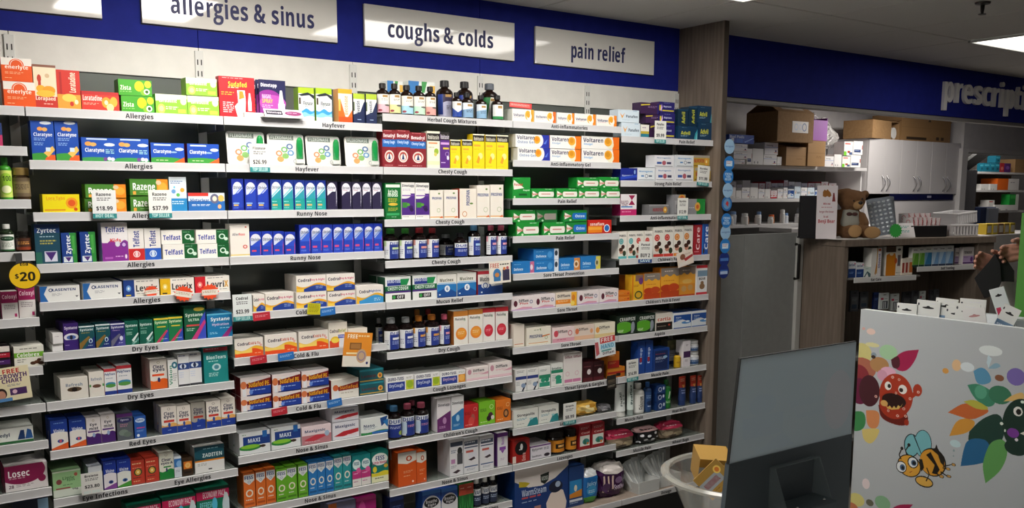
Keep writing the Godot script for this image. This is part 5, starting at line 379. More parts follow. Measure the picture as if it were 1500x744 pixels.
	["sore throat prevention shelf",4,1300,2,[["Sore Throat Prevention",2077]],[["throatpink",1864,118,50,0,-14],["throatwhite",1993,133,51,0,-14],["throatorange",2123,119,55,0,-14],["throatyellow",2242,114,59,0,-14],["throatwhite",1992,136,48,52,-14]]],
	["upper sore throat shelf",4,1140,2,[["Sore Throat",2097]],[["difflam",1864,121,60,0,-14],["difflam",1985,115,62,0,-14],["difforange",2104,118,63,0,-14],["difflam",2230,126,63,0,-14],["difflam",2352,114,64,0,-14]]],
	["lower sore throat shelf",4,980,2,[["Sore Throat",2120]],[["plainwhite",1846,57,98,0,-14],["prospanloz",1951,132,79,0,-14],["diffred",2087,123,66,0,-14],["diffpeach",2211,117,66,0,-14],["diffyellow",2334,122,67,0,-14]]],
	["throat sprays shelf",4,780,2,[["Throat Sprays & Gargles",2201]],[["betablue",1859,59,97,0,-14],["betablue",1922,60,96,0,-14],["betagreen",1986,62,98,0,-14],["betagreen2",2056,66,104,0,-14],["difftall",2147,107,142,0,-14],["maroondark",2234,58,90,0,-14],["maroondark",2297,63,89,0,-14],["orangesquat",2407,107,47,0,-14],["orangered",2387,71,75,48,-14]]],
	["upper lozenges shelf",4,620,2,[["Lozenges",2104]],[["strepsils",1882,132,78,0,-14],["strepsils",2010,113,79,0,-14],["goldbag",2236,139,61,0,-14],["greybag",2348,79,33,0,-14]]],
	["lower lozenges shelf",4,460,2,[["Lozenges",2089]],[["fisherman",1858,92,103,0,-14],["whitepurple",1967,114,62,0,-14],["amberjar",2078,88,103,0,-14],["amberjar",2155,59,104,0,-14],["maroonbox",2222,68,117,0,-14],["maroonbox",2300,77,115,0,-14]]],
	["far top pain relief shelf",5,1900,1,[["Pain Relief",2816]],[["panafen",2471,115,64,0,-14],["panafen",2456,128,56,65,-14],["tealsmall",2560,52,59,0,-14],["naproturn",2622,57,66,0,-14],["naprogesic",2704,96,67,0,-14],["naproturn",2604,87,41,67,-14],["naprogesic",2700,98,51,68,-14],["naprogesic",2698,99,50,120,-14],["naproturn",2585,114,51,109,-14],["advil",2838,130,64,0,-14],["advil",2964,114,87,0,-14],["advilturn",2806,67,77,65,-14],["advil",2958,108,78,88,-14],["advilturn",2872,56,92,65,-14]]],
	["strong pain relief shelf",5,1700,1,[["Strong Pain Relief",2698]],[["bluenap",2463,103,58,0,-14],["silverblue",2574,110,62,0,-14],["silvermax",2696,120,64,0,-14],["silvermax",2823,123,68,0,-14],["goldnurofen",2946,110,67,0,-14],["silvermax",2688,127,57,65,-14],["silverblue",2822,116,57,69,-14],["goldnurofen",2941,113,60,68,-14]]],
	["small anti-inflammatories shelf",5,1540,1,[["Anti-inflammatories",2689]],[["hairpink",2464,99,99,0,-14],["nurogrey",2660,128,50,0,-14],["nurotall",2792,78,97,0,-14],["nurogreen",2914,118,76,0,-14]]],
	["upper children's pain shelf",5,1340,1,[["Children's Pain & Fever",2756]],[["pamolteal",2434,51,126,0,-14],["pamolteal",2490,50,127,0,-14],["pamolred",2542,48,127,0,-14],["pamolred",2596,50,126,0,-14],["pamolred",2659,65,143,0,-14],["pamolred",2725,63,144,0,-14],["pamolorange",2792,64,145,0,-14],["pamolorange",2860,64,147,0,-14],["firstred",2927,55,149,0,-14],["careblue",2984,50,152,0,-14]]],
	["lower children's pain shelf",5,1140,1,[["Children's Pain & Fever",2684]],[["orangeflat",2447,70,25,0,-14],["orangeflat",2446,72,22,26,-14],["orangetall",2558,42,110,0,-105],["yellowchild",2534,69,119,0,-14],["amberchild",2624,104,123,0,-14],["amberchild",2742,122,144,0,-14],["amberbears",2863,111,143,0,-14],["whiteredjar",2970,93,147,0,-14]]],
	["aspirin shelf",5,980,2,[["Aspirin",2667]],[["crampeze",2468,122,91,0,-14],["crampeze",2590,118,89,0,-14],["cartia",2711,117,84,0,-14],["asproclear",2834,120,79,0,-14],["asproclear",2962,125,79,0,-14]]],
	["upper muscle pain shelf",5,780,1,[["Muscle Pain",2674]],[["bluetall",2565,47,155,0,-14],["bluetall",2616,49,155,0,-14],["bluemuscle",2700,108,110,0,-14],["yellowgrey",2859,63,124,0,-105],["yellowvial",2823,35,76,0,-14],["purplewhite",2870,52,132,0,-14],["bluejar",2944,73,69,0,-14],["bluejar",2939,72,55,70,-14]]],
	["heat rubs shelf",5,580,1,[["Muscle Pain",2509],["Heat Rubs",2812]],[["whitetube",2460,64,154,0,-14],["greytube",2516,40,162,0,-14],["whitebottle",2575,62,147,0,-14],["bluecan",2628,40,148,0,-14],["ringstack",2704,60,44,0,-14],["ringstack",2701,59,40,45,-14],["ringstack",2698,58,40,86,-14],["greencan",2758,46,142,0,-14],["redbluetube",2870,48,147,0,-14],["redbluetube",2946,44,143,0,-14],["redbluetube",2990,36,139,0,-14]]],
	["wheat bags shelf",5,420,1,[["Muscle Pain",2567],["Wheat Bags",2828]],[["pinkbag",2456,176,88,0,-14],["blackbag",2632,153,79,0,-14],["pinkbag",2794,166,81,0,-14]]],
	["base deck at the bottom",4,195,1,[],[["warmsteam",1974,301,233,0,-14],["bluebeach",2172,89,193,0,-14],["bluepouch",2256,96,164,0,0],["purplepouch",2395,177,166,0,0]]],
]

# cards and tickets: name, label, category, design, x, y, z, width, height in mm, tilt, outline
const CARDS := [
	["price_ticket","grey price ticket reading 18.99 clipped to third allergies shelf","ticket","tk1899",205,1604,14,71,90,0,"rect"],
	["price_ticket","white price ticket reading 37.99 clipped to third allergies shelf","ticket","tk3799",376,1604,14,72,92,0,"rect"],
	["price_ticket","price ticket reading 26.99 in front of nasal spray blister packs","ticket","tk2699",717,1762,14,71,98,0,"rect"],
	["price_ticket","grey price ticket reading 23.99 on upper cold and flu shelf","ticket","tk2399",635,1240,14,68,95,0,"rect"],
	["price_ticket","white price ticket reading 23.80 above eye infections lettering","ticket","tk2380",116,697,14,65,72,0,"rect"],
	["price_ticket","price ticket beside the pale lozenge cartons on upper lozenges shelf","ticket","tk899",2107,650,14,74,100,0,"rect"],
	["price_ticket","price ticket in front of violet cartons on top pain relief shelf","ticket","tk999",2630,1925,14,73,103,0,"rect"],
	["price_ticket","price ticket in front of gold cartons on strong pain relief shelf","ticket","tk1199",2924,1727,14,84,98,-4,"rect"],
	["price_ticket","price ticket in front of silver and green carton beneath strong pain relief","ticket","tk1299",2789,1568,14,70,103,0,"rect"],
	["price_ticket","white price ticket with blue foot before children's syrup cartons","ticket","tkblue",2551,1367,14,87,101,-2,"rect"],
	["price_ticket","price ticket left of slim blue cartons on upper muscle pain shelf","ticket","tk1499",2484,808,14,75,105,2,"rect"],
	["price_disc","round yellow price disc with black rim reading 20 dollars","price sign","twenty",-37,1389,35,88,83,0,"disc"],
	["starburst_tag","orange starburst tag under the yellow ended hayfever carton","price tag","burst",437,1302,12,65,55,-12,"star"],
	["starburst_tag","orange starburst tag under the red ended hayfever carton","price tag","burst",525,1303,12,65,56,0,"star"],
	["starburst_tag","small orange starburst tag on the blue ended hayfever carton","price tag","burst",338,1314,-6,47,39,4,"star"],
	["offer_card","cream card offering a free growth chart on leftmost bay","card","growth",-87,1056,20,91,105,4,"rect"],
	["offer_card","tilted orange free offer card hanging from middle cold and flu shelf","card","freeorange",1067,1048,20,116,132,-7,"rect"],
	["offer_card","free backpack offer card hanging over mucus relief cartons","card","freepack",1723,1314,20,108,93,2,"rect"],
	["offer_card","free hand offer card hanging from lower sore throat shelf","card","freehand",2307,941,20,121,93,5,"rect"],
	["shelf_tab","red tab on the upper cold and flu shelf edge","tab","redtab",705,1203,7,62,28,3,"rect"],
	["shelf_tab","blue tab on the upper cold and flu shelf edge","tab","bluetab",957,1202,7,60,29,3,"rect"],
	["shelf_tab","red tab on the middle cold and flu shelf edge","tab","redtab",688,1047,7,60,29,4,"rect"],
	["shelf_tab","blue tab on the middle cold and flu shelf edge","tab","bluetab",790,1049,7,60,28,4,"rect"],
	["shelf_tab","red tab on the lower cold and flu shelf edge","tab","redtab",758,847,7,59,28,4,"rect"],
	["shelf_tab","blue tab on the lower cold and flu shelf edge","tab","bluetab",974,850,7,60,29,5,"rect"],
	["paper_note","yellow handwritten note hanging from upper cold and flu shelf","note","yellownote",899,1217,16,50,42,-6,"rect"],
	["header_card","red header card above the anti-inflammatories cartons","card","redheader",1862,2008,-30,114,21,-2,"rect"],
	["hanging_tag","small dark tag at right end of throat sprays shelf","tag","darktag",2356,766,12,56,66,3,"rect"],
	["booklet","folded booklet hanging from upper children's pain shelf","booklet","booklet",2811,1328,18,109,71,12,"rect"],
]

# goods off the main wall: name, label, category, design, x, y, z (front centre of the base), width, height, depth in mm, turn in degrees, lean in degrees
const PLACED := [
	["ear_carton","blue and white ear drop carton at left end of ear care shelf","carton","earblue",3847,1196,233,51,87,50,-10.9,0,""],
	["ear_carton","second blue and white ear drop carton on ear care shelf","carton","earblue",3903,1196,244,51,79,50,-10.9,0,""],
	["ear_carton","grey carton with white peaks on ear care shelf","carton","earteal",3955,1196,254,49,53,50,-10.9,0,""],
	["ear_carton","tall white carton with gold stripe on ear care shelf","carton","eartall",4014,1196,265,71,155,60,-10.9,0,""],
	["thermometer_carton","tall orange and white thermometer carton on ear care shelf","carton","thermo",4152,1196,282,121,161,60,-10.9,0,""],
	["ear_vial_carton","small red vial carton beside the thermometer carton","carton","vialred",4216,1196,304,24,91,30,-10.9,0,""],
	["ear_vial_carton","small red vial carton between two others on ear care shelf","carton","vialred",4242,1196,309,24,92,30,-10.9,0,""],
	["ear_vial_carton","small orange vial carton at right end of ear care shelf","carton","vialorange",4268,1196,314,24,94,30,-10.9,0,""],
	["test_carton","leftmost green test carton on the right gondola shelf","carton","preggreen",4299,1240,320,47,107,30,-10.9,0,""],
	["test_carton","second green test carton on the right gondola shelf","carton","preggreen",4345,1240,329,42,108,30,-10.9,0,""],
	["test_carton","teal test carton between green and pale blue ones","carton","pregteal",4395,1240,338,54,110,30,-10.9,0,""],
	["test_carton","first pale blue test carton right of the teal one","carton","pregblue",4448,1240,349,49,110,30,-10.9,0,""],
	["test_carton","middle pale blue test carton on the right gondola shelf","carton","pregblue",4501,1240,359,55,111,30,-10.9,0,""],
	["test_carton","last pale blue test carton beside the violet cartons","carton","pregblue",4558,1240,370,55,112,30,-10.9,0,""],
	["test_carton","violet and white carton behind the pale blue cartons","carton","pregpurple",4673,1240,361,71,94,30,-10.9,0,""],
	["test_carton","violet and white carton at right end of gondola shelf","carton","pregpurple",4705,1240,398,86,101,30,-10.9,0,""],
	["hanging_packet","first dim packet from left hanging under the ear care shelf","packet","dimpacket",3922,1004,207,58,116,12,-10.9,0,"packets hanging in the gondola"],
	["hanging_packet","second dim packet from left hanging under the ear care shelf","packet","dimpacket",4001,1013,212,62,96,12,-10.9,0,"packets hanging in the gondola"],
	["hanging_packet","third dim packet from left hanging under the ear care shelf","packet","darkbluebox",4102,992,221,40,108,12,-10.9,0,"packets hanging in the gondola"],
	["hanging_packet","fourth dim packet from left hanging under the ear care shelf","packet","pegtall",4137,1007,248,64,90,12,-10.9,0,"packets hanging in the gondola"],
	["hanging_packet","fifth dim packet from left hanging under the ear care shelf","packet","pegtall",4227,994,255,61,94,12,-10.9,0,"packets hanging in the gondola"],
	["hanging_packet","sixth dim packet from left hanging under the ear care shelf","packet","dimpacket",4330,980,265,67,113,12,-10.9,0,"packets hanging in the gondola"],
	["hanging_packet","seventh dim packet from left hanging under the ear care shelf","packet","dimpacket",4369,995,293,42,106,12,-10.9,0,"packets hanging in the gondola"],
	["hanging_packet","eighth dim packet from left hanging under the ear care shelf","packet","pegtall",4433,998,295,48,96,12,-10.9,0,"packets hanging in the gondola"],
	["hanging_packet","ninth dim packet from left hanging under the ear care shelf","packet","dimpacket",4520,1000,301,30,97,12,-10.9,0,"packets hanging in the gondola"],
	["hanging_packet","tenth dim packet from left hanging under the ear care shelf","packet","dimpacket",4534,1001,324,30,100,12,-10.9,0,"packets hanging in the gondola"],
	["medicine_box","white medicine box at bottom left of the upper dispensary shelf","box","whitemed",4831,1852,-1460,127,33,120,0,0,""],
	["medicine_box","white medicine box in middle of the left stack of three","box","whitemed",4847,1889,-1460,147,53,120,0,0,""],
	["medicine_box","white medicine box at top of the left stack of three","box","whitemed",4845,1944,-1460,148,54,120,0,0,""],
	["bed_pads","blue pack of bed pads lying on the white medicine boxes","pack","bluepads",4852,2003,-1460,271,62,160,0,0,""],
	["medicine_box","upright white box with navy corner on upper dispensary shelf","box","whitenavy",4945,1852,-1460,56,115,100,0,0,""],
	["medicine_box","upright plain white box on upper dispensary shelf","box","whiteblank",5038,1852,-1460,120,118,100,0,0,""],
	["medicine_box","lower printed white box beside the cardboard cartons","box","whitemed",5178,1852,-1460,149,76,120,0,0,""],
	["medicine_box","upper printed white box beside the cardboard cartons","box","whitemed",5187,1930,-1460,151,89,120,0,0,""],
	["medicine_box","wide white box lying behind the plain white box","box","whitemed",5259,1979,-1590,224,61,100,0,0,""],
	["medicine_box","small white box against the lower cardboard carton","box","whiteblank",5285,1852,-1460,52,64,50,0,0,""],
	["cardboard_carton","lower left brown cardboard carton on upper dispensary shelf","carton","cardboard",5458,1852,-1440,241,142,300,0,0,""],
	["cardboard_carton","lower right brown cardboard carton on upper dispensary shelf","carton","cardboard",5691,1852,-1430,215,196,300,0,0,""],
	["medicine_box","white pack with navy script right of the cardboard","box","whitemed",5895,1852,-1460,116,82,100,0,0,""],
	["medicine_box","grey-white roll pack right of the cardboard","box","whiteblank",6006,1852,-1460,94,99,80,0,0,""],
	["medicine_box","lower white box with lime side","box","whitegreen",6118,1852,-1460,106,87,100,0,0,""],
	["medicine_box","upper white box with lime corner","box","whitegreen",6140,1946,-1460,117,111,100,0,0,""],
	["medicine_box","lower white box with navy block","box","whitenavy",6237,1852,-1455,134,99,100,0,0,""],
	["medicine_box","upper white box with navy block","box","whitenavy",6260,1956,-1455,126,109,100,0,0,""],
	["dispensary_carton","first carton from left packed on the middle dispensary shelf","carton","whiteblank",4890,1600,-1560,57,82,140,0,0,"cartons packed on the middle dispensary shelf"],
	["rear_carton","first carton from left in rear row of middle dispensary shelf","carton","whitemed",5060,1600,-1710,59,127,140,0,0,"rear cartons on the middle dispensary shelf"],
	["dispensary_carton","second carton from left packed on the middle dispensary shelf","carton","whiteblank",4955,1600,-1560,58,60,140,0,0,"cartons packed on the middle dispensary shelf"],
	["rear_carton","second carton from left in rear row of middle dispensary shelf","carton","whitemed",5127,1600,-1710,60,105,140,0,0,"rear cartons on the middle dispensary shelf"],
	["dispensary_carton","third carton from left packed on the middle dispensary shelf","carton","whitemed",5033,1600,-1560,85,82,140,0,0,"cartons packed on the middle dispensary shelf"],
	["rear_carton","third carton from left in rear row of middle dispensary shelf","carton","whiteblank",5208,1600,-1710,88,139,140,0,0,"rear cartons on the middle dispensary shelf"],
	["dispensary_carton","fourth carton from left packed on the middle dispensary shelf","carton","whiteblank",5127,1600,-1560,87,83,140,0,0,"cartons packed on the middle dispensary shelf"],
	["rear_carton","fourth carton from left in rear row of middle dispensary shelf","carton","whiteblank",5305,1600,-1710,89,118,140,0,0,"rear cartons on the middle dispensary shelf"],
	["dispensary_carton","fifth carton from left packed on the middle dispensary shelf","carton","whitemed",5213,1600,-1560,68,72,140,0,0,"cartons packed on the middle dispensary shelf"],
	["rear_carton","fifth carton from left in rear row of middle dispensary shelf","carton","pinkpack",5393,1600,-1710,70,118,140,0,0,"rear cartons on the middle dispensary shelf"],
	["dispensary_carton","sixth carton from left packed on the middle dispensary shelf","carton","whiteblank",5285,1600,-1560,61,72,140,0,0,"cartons packed on the middle dispensary shelf"],
	["rear_carton","sixth carton from left in rear row of middle dispensary shelf","carton","pinkpack",5467,1600,-1710,63,130,140,0,0,"rear cartons on the middle dispensary shelf"],
	["dispensary_carton","seventh carton from left packed on the middle dispensary shelf","carton","pinkpack",5358,1600,-1560,70,61,140,0,0,"cartons packed on the middle dispensary shelf"],
	["rear_carton","seventh carton from left in rear row of middle dispensary shelf","carton","whitemed",5543,1600,-1710,72,119,140,0,0,"rear cartons on the middle dispensary shelf"],
	["dispensary_carton","eighth carton from left packed on the middle dispensary shelf","carton","whitemed",5432,1600,-1560,63,73,140,0,0,"cartons packed on the middle dispensary shelf"],
	["rear_carton","eighth carton from left in rear row of middle dispensary shelf","carton","whitemed",5619,1600,-1710,64,120,140,0,0,"rear cartons on the middle dispensary shelf"],
	["dispensary_carton","ninth carton from left packed on the middle dispensary shelf","carton","whitemed",5495,1600,-1560,48,84,140,0,0,"cartons packed on the middle dispensary shelf"],
	["rear_carton","ninth carton from left in rear row of middle dispensary shelf","carton","pinkpack",5683,1600,-1710,50,144,140,0,0,"rear cartons on the middle dispensary shelf"],
	["dispensary_carton","tenth carton from left packed on the middle dispensary shelf","carton","asproclear",5563,1600,-1560,72,73,140,0,0,"cartons packed on the middle dispensary shelf"],
	["rear_carton","tenth carton from left in rear row of middle dispensary shelf","carton","whitemed",5754,1600,-1710,74,133,140,0,0,"rear cartons on the middle dispensary shelf"],
	["dispensary_carton","eleventh carton from left packed on the middle dispensary shelf","carton","panafen",5643,1600,-1560,73,93,140,0,0,"cartons packed on the middle dispensary shelf"],
	["rear_carton","eleventh carton from left in rear row of middle dispensary shelf","carton","whiteblank",5837,1600,-1710,75,130,140,0,0,"rear cartons on the middle dispensary shelf"],
	["dispensary_carton","twelfth carton from left packed on the middle dispensary shelf","carton","whitemed",5725,1600,-1560,74,86,140,0,0,"cartons packed on the middle dispensary shelf"],
	["rear_carton","twelfth carton from left in rear row of middle dispensary shelf","carton","whitemed",5922,1600,-1710,76,122,140,0,0,"rear cartons on the middle dispensary shelf"],
	["dispensary_carton","thirteenth carton from left packed on the middle dispensary shelf","carton","panafen",5813,1600,-1560,84,86,140,0,0,"cartons packed on the middle dispensary shelf"],
	["rear_carton","thirteenth carton from left in rear row of middle dispensary shelf","carton","pinkpack",6012,1600,-1710,87,123,140,0,0,"rear cartons on the middle dispensary shelf"],
	["dispensary_carton","fourteenth carton from left packed on the middle dispensary shelf","carton","asproclear",5898,1600,-1560,67,63,140,0,0,"cartons packed on the middle dispensary shelf"],
	["rear_carton","fourteenth carton from left in rear row of middle dispensary shelf","carton","whiteblank",6099,1600,-1710,69,124,140,0,0,"rear cartons on the middle dispensary shelf"],
	["dispensary_carton","fifteenth carton from left packed on the middle dispensary shelf","carton","whitenavy",5983,1600,-1560,87,87,140,0,0,"cartons packed on the middle dispensary shelf"],
	["rear_carton","fifteenth carton from left in rear row of middle dispensary shelf","carton","pinkpack",6187,1600,-1710,89,136,140,0,0,"rear cartons on the middle dispensary shelf"],
	["dispensary_carton","sixteenth carton from left packed on the middle dispensary shelf","carton","whitemed",6085,1600,-1560,101,87,140,0,0,"cartons packed on the middle dispensary shelf"],
	["rear_carton","sixteenth carton from left in rear row of middle dispensary shelf","carton","pinkpack",6294,1600,-1710,104,125,140,0,0,"rear cartons on the middle dispensary shelf"],
	["teal_box","first teal box from left on the storeroom top shelf","box","tealbook",9953,1888,-2400,79,91,100,0,0,""],
	["teal_box","second teal box from left on the storeroom top shelf","box","tealbook",10066,1888,-2400,123,97,100,0,0,""],
	["teal_box","third teal box from left on the storeroom top shelf","box","tealbook",10191,1888,-2400,93,96,100,0,0,""],
	["teal_box","fourth teal box from left on the storeroom top shelf","box","tealbook",10297,1888,-2400,94,101,100,0,0,""],
	["teal_box","small teal box on top of the teal row in storeroom","box","tealbook",10298,1993,-2400,100,81,100,0,0,""],
	["red_box","red bottle box on storeroom top shelf","box","redbook",10404,1888,-2400,95,104,80,0,0,""],
	["purple_box","purple bottle box on storeroom top shelf","box","purplebook",10532,1888,-2400,132,103,80,0,0,""],
	["storage_carton","brown carton at right end of the storeroom top shelf","carton","cardboard",10847,1888,-2400,295,156,200,0,0,""],
	["storage_carton","orange and white carton on the storeroom middle shelf","carton","orangewhite",10573,1680,-2400,495,133,200,0,0,""],
	["storage_carton","small white carton at left of storeroom middle shelf","carton","whiteblank",10044,1680,-2400,160,67,100,0,0,""],
	["storage_carton","second small white carton on storeroom middle shelf","carton","whiteblank",10246,1680,-2400,157,69,100,0,0,""],
	["storage_carton","green carton on the storeroom lower shelf","carton","greenbox",10697,1505,-2380,215,125,100,0,0,""],
	["storage_carton","white storage box under the green carton in storeroom","box","whiteblank",10535,1440,-2380,536,66,200,0,0,""],
	["storage_carton","white and red carton at left of storeroom lower shelf","carton","whitegreen",10226,1440,-2400,128,123,100,0,0,""],
]

const CAPS := {"durogreen": "3f9a3c", "durored": "a83038", "duroblue": "5a98c8", "duropink": "d0607c", "durosilver": "a8acb0", "duroorange": "c87a28", "duronavy": "1c1c22", "syrupblue": "4a86b8", "syruppink": "d0607c", "vapobottle": "d8d8d4", "whitecap": "e6e6e2", "greenbottle": "2f8a2c", "yellowvial": "18161a", "whitebottle": "c8c8c4", "bluecan": "2a5a9a", "greencan": "186028", "dropperblue": "16161a", "droppergrey": "16161a", "droppergreen": "16161a", "herbalbig": "18161a", "herbalbiggreen": "5a606a", "brownjar": "9a8048", "darkjar": "16120f", "amberjar": "18120e", "bluejar": "d4d6d6", "redbluetube": "1f3566", "whitetube": "d8d8d4", "greytube": "9aa8a4", "whitepill": "e4e2de"}

var mats := {}
var atlas: Array[Image] = []
var sheet: Array[StandardMaterial3D] = []
var cells := {}
var pen := Vector2i.ZERO
var row_h := 0
var unit := {}
var taken := {}
var font := SystemFont.new()
var ts: TextServer
var rng := RandomNumberGenerator.new()

# ---------------------------------------------------------------- helpers
func numbered(n: String) -> String:
	var k: int = taken.get(n, 0)
	taken[n] = k + 1
	return n if k == 0 else "%s_%03d" % [n, k]

func mat(c: String, rough := 0.6, metal := 0.0, key := "") -> StandardMaterial3D:
	var id := "%s/%s/%s/%s" % [c, rough, metal, key]
	if not mats.has(id):
		var m := StandardMaterial3D.new()
		m.albedo_color = Color(c)
		m.roughness = rough
		m.metallic = metal
		mats[id] = m
	return mats[id]

func clear_mat(c: String, alpha: float, rough := 0.05) -> StandardMaterial3D:
	var id := "clear%s%s%s" % [c, alpha, rough]
	if not mats.has(id):
		var m := StandardMaterial3D.new()
		m.albedo_color = Color(Color(c), alpha)
		m.transparency = BaseMaterial3D.TRANSPARENCY_ALPHA
		m.roughness = rough
		mats[id] = m
	return mats[id]

func noise_mat(lo: String, hi: String, scale: Vector3, rough: float, freq := 0.02, oct := 4) -> StandardMaterial3D:
	var id := "noise%s%s%s%s" % [lo, hi, scale, freq]
	if not mats.has(id):
		var n := FastNoiseLite.new()
		n.seed = 7
		n.frequency = freq
		n.fractal_octaves = oct
		var t := NoiseTexture2D.new()
		t.width = 256
		t.height = 256
		t.seamless = true
		t.noise = n
		var g := Gradient.new()
		g.set_color(0, Color(lo))
		g.set_color(1, Color(hi))
		t.color_ramp = g
		var m := StandardMaterial3D.new()
		m.albedo_texture = t
		m.uv1_triplanar = true
		m.uv1_world_triplanar = true
		m.uv1_scale = scale
		m.roughness = rough
		mats[id] = m
	return mats[id]

func st_new() -> SurfaceTool:
	var st := SurfaceTool.new()
	st.begin(Mesh.PRIMITIVE_TRIANGLES)
	return st

func tri(st: SurfaceTool, p: Array, n: Array, uv: Array = []) -> void:
	var o := [0, 1, 2]
	var f: Vector3 = (p[1] - p[0]).cross(p[2] - p[0])
	if f.dot(n[0] + n[1] + n[2]) > 0.0:
		o = [0, 2, 1]
	for i in o:
		st.set_normal(n[i])
		st.set_uv(uv[i] if uv.size() else Vector2.ZERO)
		st.add_vertex(p[i])

func quad(st: SurfaceTool, a: Vector3, b: Vector3, c: Vector3, d: Vector3, n: Vector3, uv: Array = []) -> void:
	var u: Array = uv if uv.size() else [Vector2.ZERO, Vector2.ZERO, Vector2.ZERO, Vector2.ZERO]
	tri(st, [a, b, c], [n, n, n], [u[0], u[1], u[2]])
	tri(st, [a, c, d], [n, n, n], [u[0], u[2], u[3]])

func quadn(st: SurfaceTool, p: Array, n: Array, uv: Array = []) -> void:
	var u: Array = uv if uv.size() else [Vector2.ZERO, Vector2.ZERO, Vector2.ZERO, Vector2.ZERO]
	tri(st, [p[0], p[1], p[2]], [n[0], n[1], n[2]], [u[0], u[1], u[2]])
	tri(st, [p[0], p[2], p[3]], [n[0], n[2], n[3]], [u[0], u[2], u[3]])

# a box with chamfered edges
func bx(st: SurfaceTool, c: Vector3, s: Vector3, bevel := 0.0, t := Transform3D()) -> void:
	var h := s / 2.0
	var b := minf(bevel, minf(h.x, minf(h.y, h.z)) * 0.9)
	for ax in 3:
		var a1 := (ax + 1) % 3
		var a2 := (ax + 2) % 3
		for sg in [-1.0, 1.0]:
			var n := Vector3.ZERO
			n[ax] = sg
			var q := []
			for k in [[-1, -1], [1, -1], [1, 1], [-1, 1]]:
				var v := Vector3.ZERO
				v[ax] = sg * h[ax]
				v[a1] = k[0] * (h[a1] - b)
				v[a2] = k[1] * (h[a2] - b)
				q.append(t * (v + c))
			quad(st, q[0], q[1], q[2], q[3], (t.basis * n).normalized())
			if b > 0.0:
				for sh in [-1.0, 1.0]:
					# edge between faces ax(sg) and a1(sh), running along a2
					var e := []
					for k2 in [-1.0, 1.0]:
						var v1 := Vector3.ZERO
						v1[ax] = sg * h[ax]
						v1[a1] = sh * (h[a1] - b)
						v1[a2] = k2 * (h[a2] - b)
						var v2 := Vector3.ZERO
						v2[ax] = sg * (h[ax] - b)
						v2[a1] = sh * h[a1]
						v2[a2] = k2 * (h[a2] - b)
						e.append([t * (v1 + c), t * (v2 + c)])
					var en := Vector3.ZERO
					en[ax] = sg
					en[a1] = sh
					quad(st, e[0][0], e[0][1], e[1][1], e[1][0], (t.basis * en).normalized())
	if b > 0.0:
		for sx in [-1.0, 1.0]:
			for sy in [-1.0, 1.0]:
				for sz in [-1.0, 1.0]:
					var cn := (t.basis * Vector3(sx, sy, sz)).normalized()
					tri(st, [t * (c + Vector3(sx * h.x, sy * (h.y - b), sz * (h.z - b))), t * (c + Vector3(sx * (h.x - b), sy * h.y, sz * (h.z - b))), t * (c + Vector3(sx * (h.x - b), sy * (h.y - b), sz * h.z))], [cn, cn, cn])

# a profile of [radius, height] turned about the y axis
func lathe(st: SurfaceTool, prof: Array, seg := 18, at := Vector3.ZERO, squash := 1.0) -> void:
	for i in prof.size() - 1:
		var r0: float = prof[i][0]
		var y0: float = prof[i][1]
		var r1: float = prof[i + 1][0]
		var y1: float = prof[i + 1][1]
		var sl := Vector2(y1 - y0, r0 - r1).normalized()
		if sl == Vector2.ZERO:
			continue
		for k in seg:
			var a := TAU * k / seg
			var b := TAU * (k + 1) / seg
			var da := Vector3(sin(a), 0, cos(a) * squash)
			var db := Vector3(sin(b), 0, cos(b) * squash)
			var na := Vector3(sin(a) * sl.x, sl.y, cos(a) * sl.x)
			var nb := Vector3(sin(b) * sl.x, sl.y, cos(b) * sl.x)
			var p := [at + da * r0 + Vector3(0, y0, 0), at + db * r0 + Vector3(0, y0, 0), at + db * r1 + Vector3(0, y1, 0), at + da * r1 + Vector3(0, y1, 0)]
			if r0 > 0.00001:
				tri(st, [p[0], p[1], p[2]], [na, nb, nb])
			if r1 > 0.00001:
				tri(st, [p[0], p[2], p[3]], [na, nb, na])

# a round bar along a path
func tube(st: SurfaceTool, path: Array, r: float, seg := 8) -> void:
	var prev := []
	var pn := []
	var side := Vector3.ZERO
	for i in path.size():
		var d: Vector3 = (path[mini(i + 1, path.size() - 1)] - path[maxi(i - 1, 0)]).normalized()
		if side == Vector3.ZERO:
			side = d.cross(Vector3.UP if absf(d.y) < 0.9 else Vector3.RIGHT).normalized()
		side = (side - d * side.dot(d)).normalized()
		var up := d.cross(side)
		var ring := []
		var rn := []
		for k in seg:
			var a := TAU * k / seg
			var n := side * cos(a) + up * sin(a)
			rn.append(n)
			ring.append(path[i] + n * r)
		if i > 0:
			for k in seg:
				var k2 := (k + 1) % seg
				quadn(st, [prev[k], prev[k2], ring[k2], ring[k]], [pn[k], pn[k2], rn[k2], rn[k]])
		for e in 2:
			if (e == 0 and i == 0) or (e == 1 and i == path.size() - 1):
				var cn := -d if e == 0 else d
				for k in range(1, seg - 1):
					tri(st, [ring[0], ring[k], ring[k + 1]], [cn, cn, cn])
		prev = ring
		pn = rn

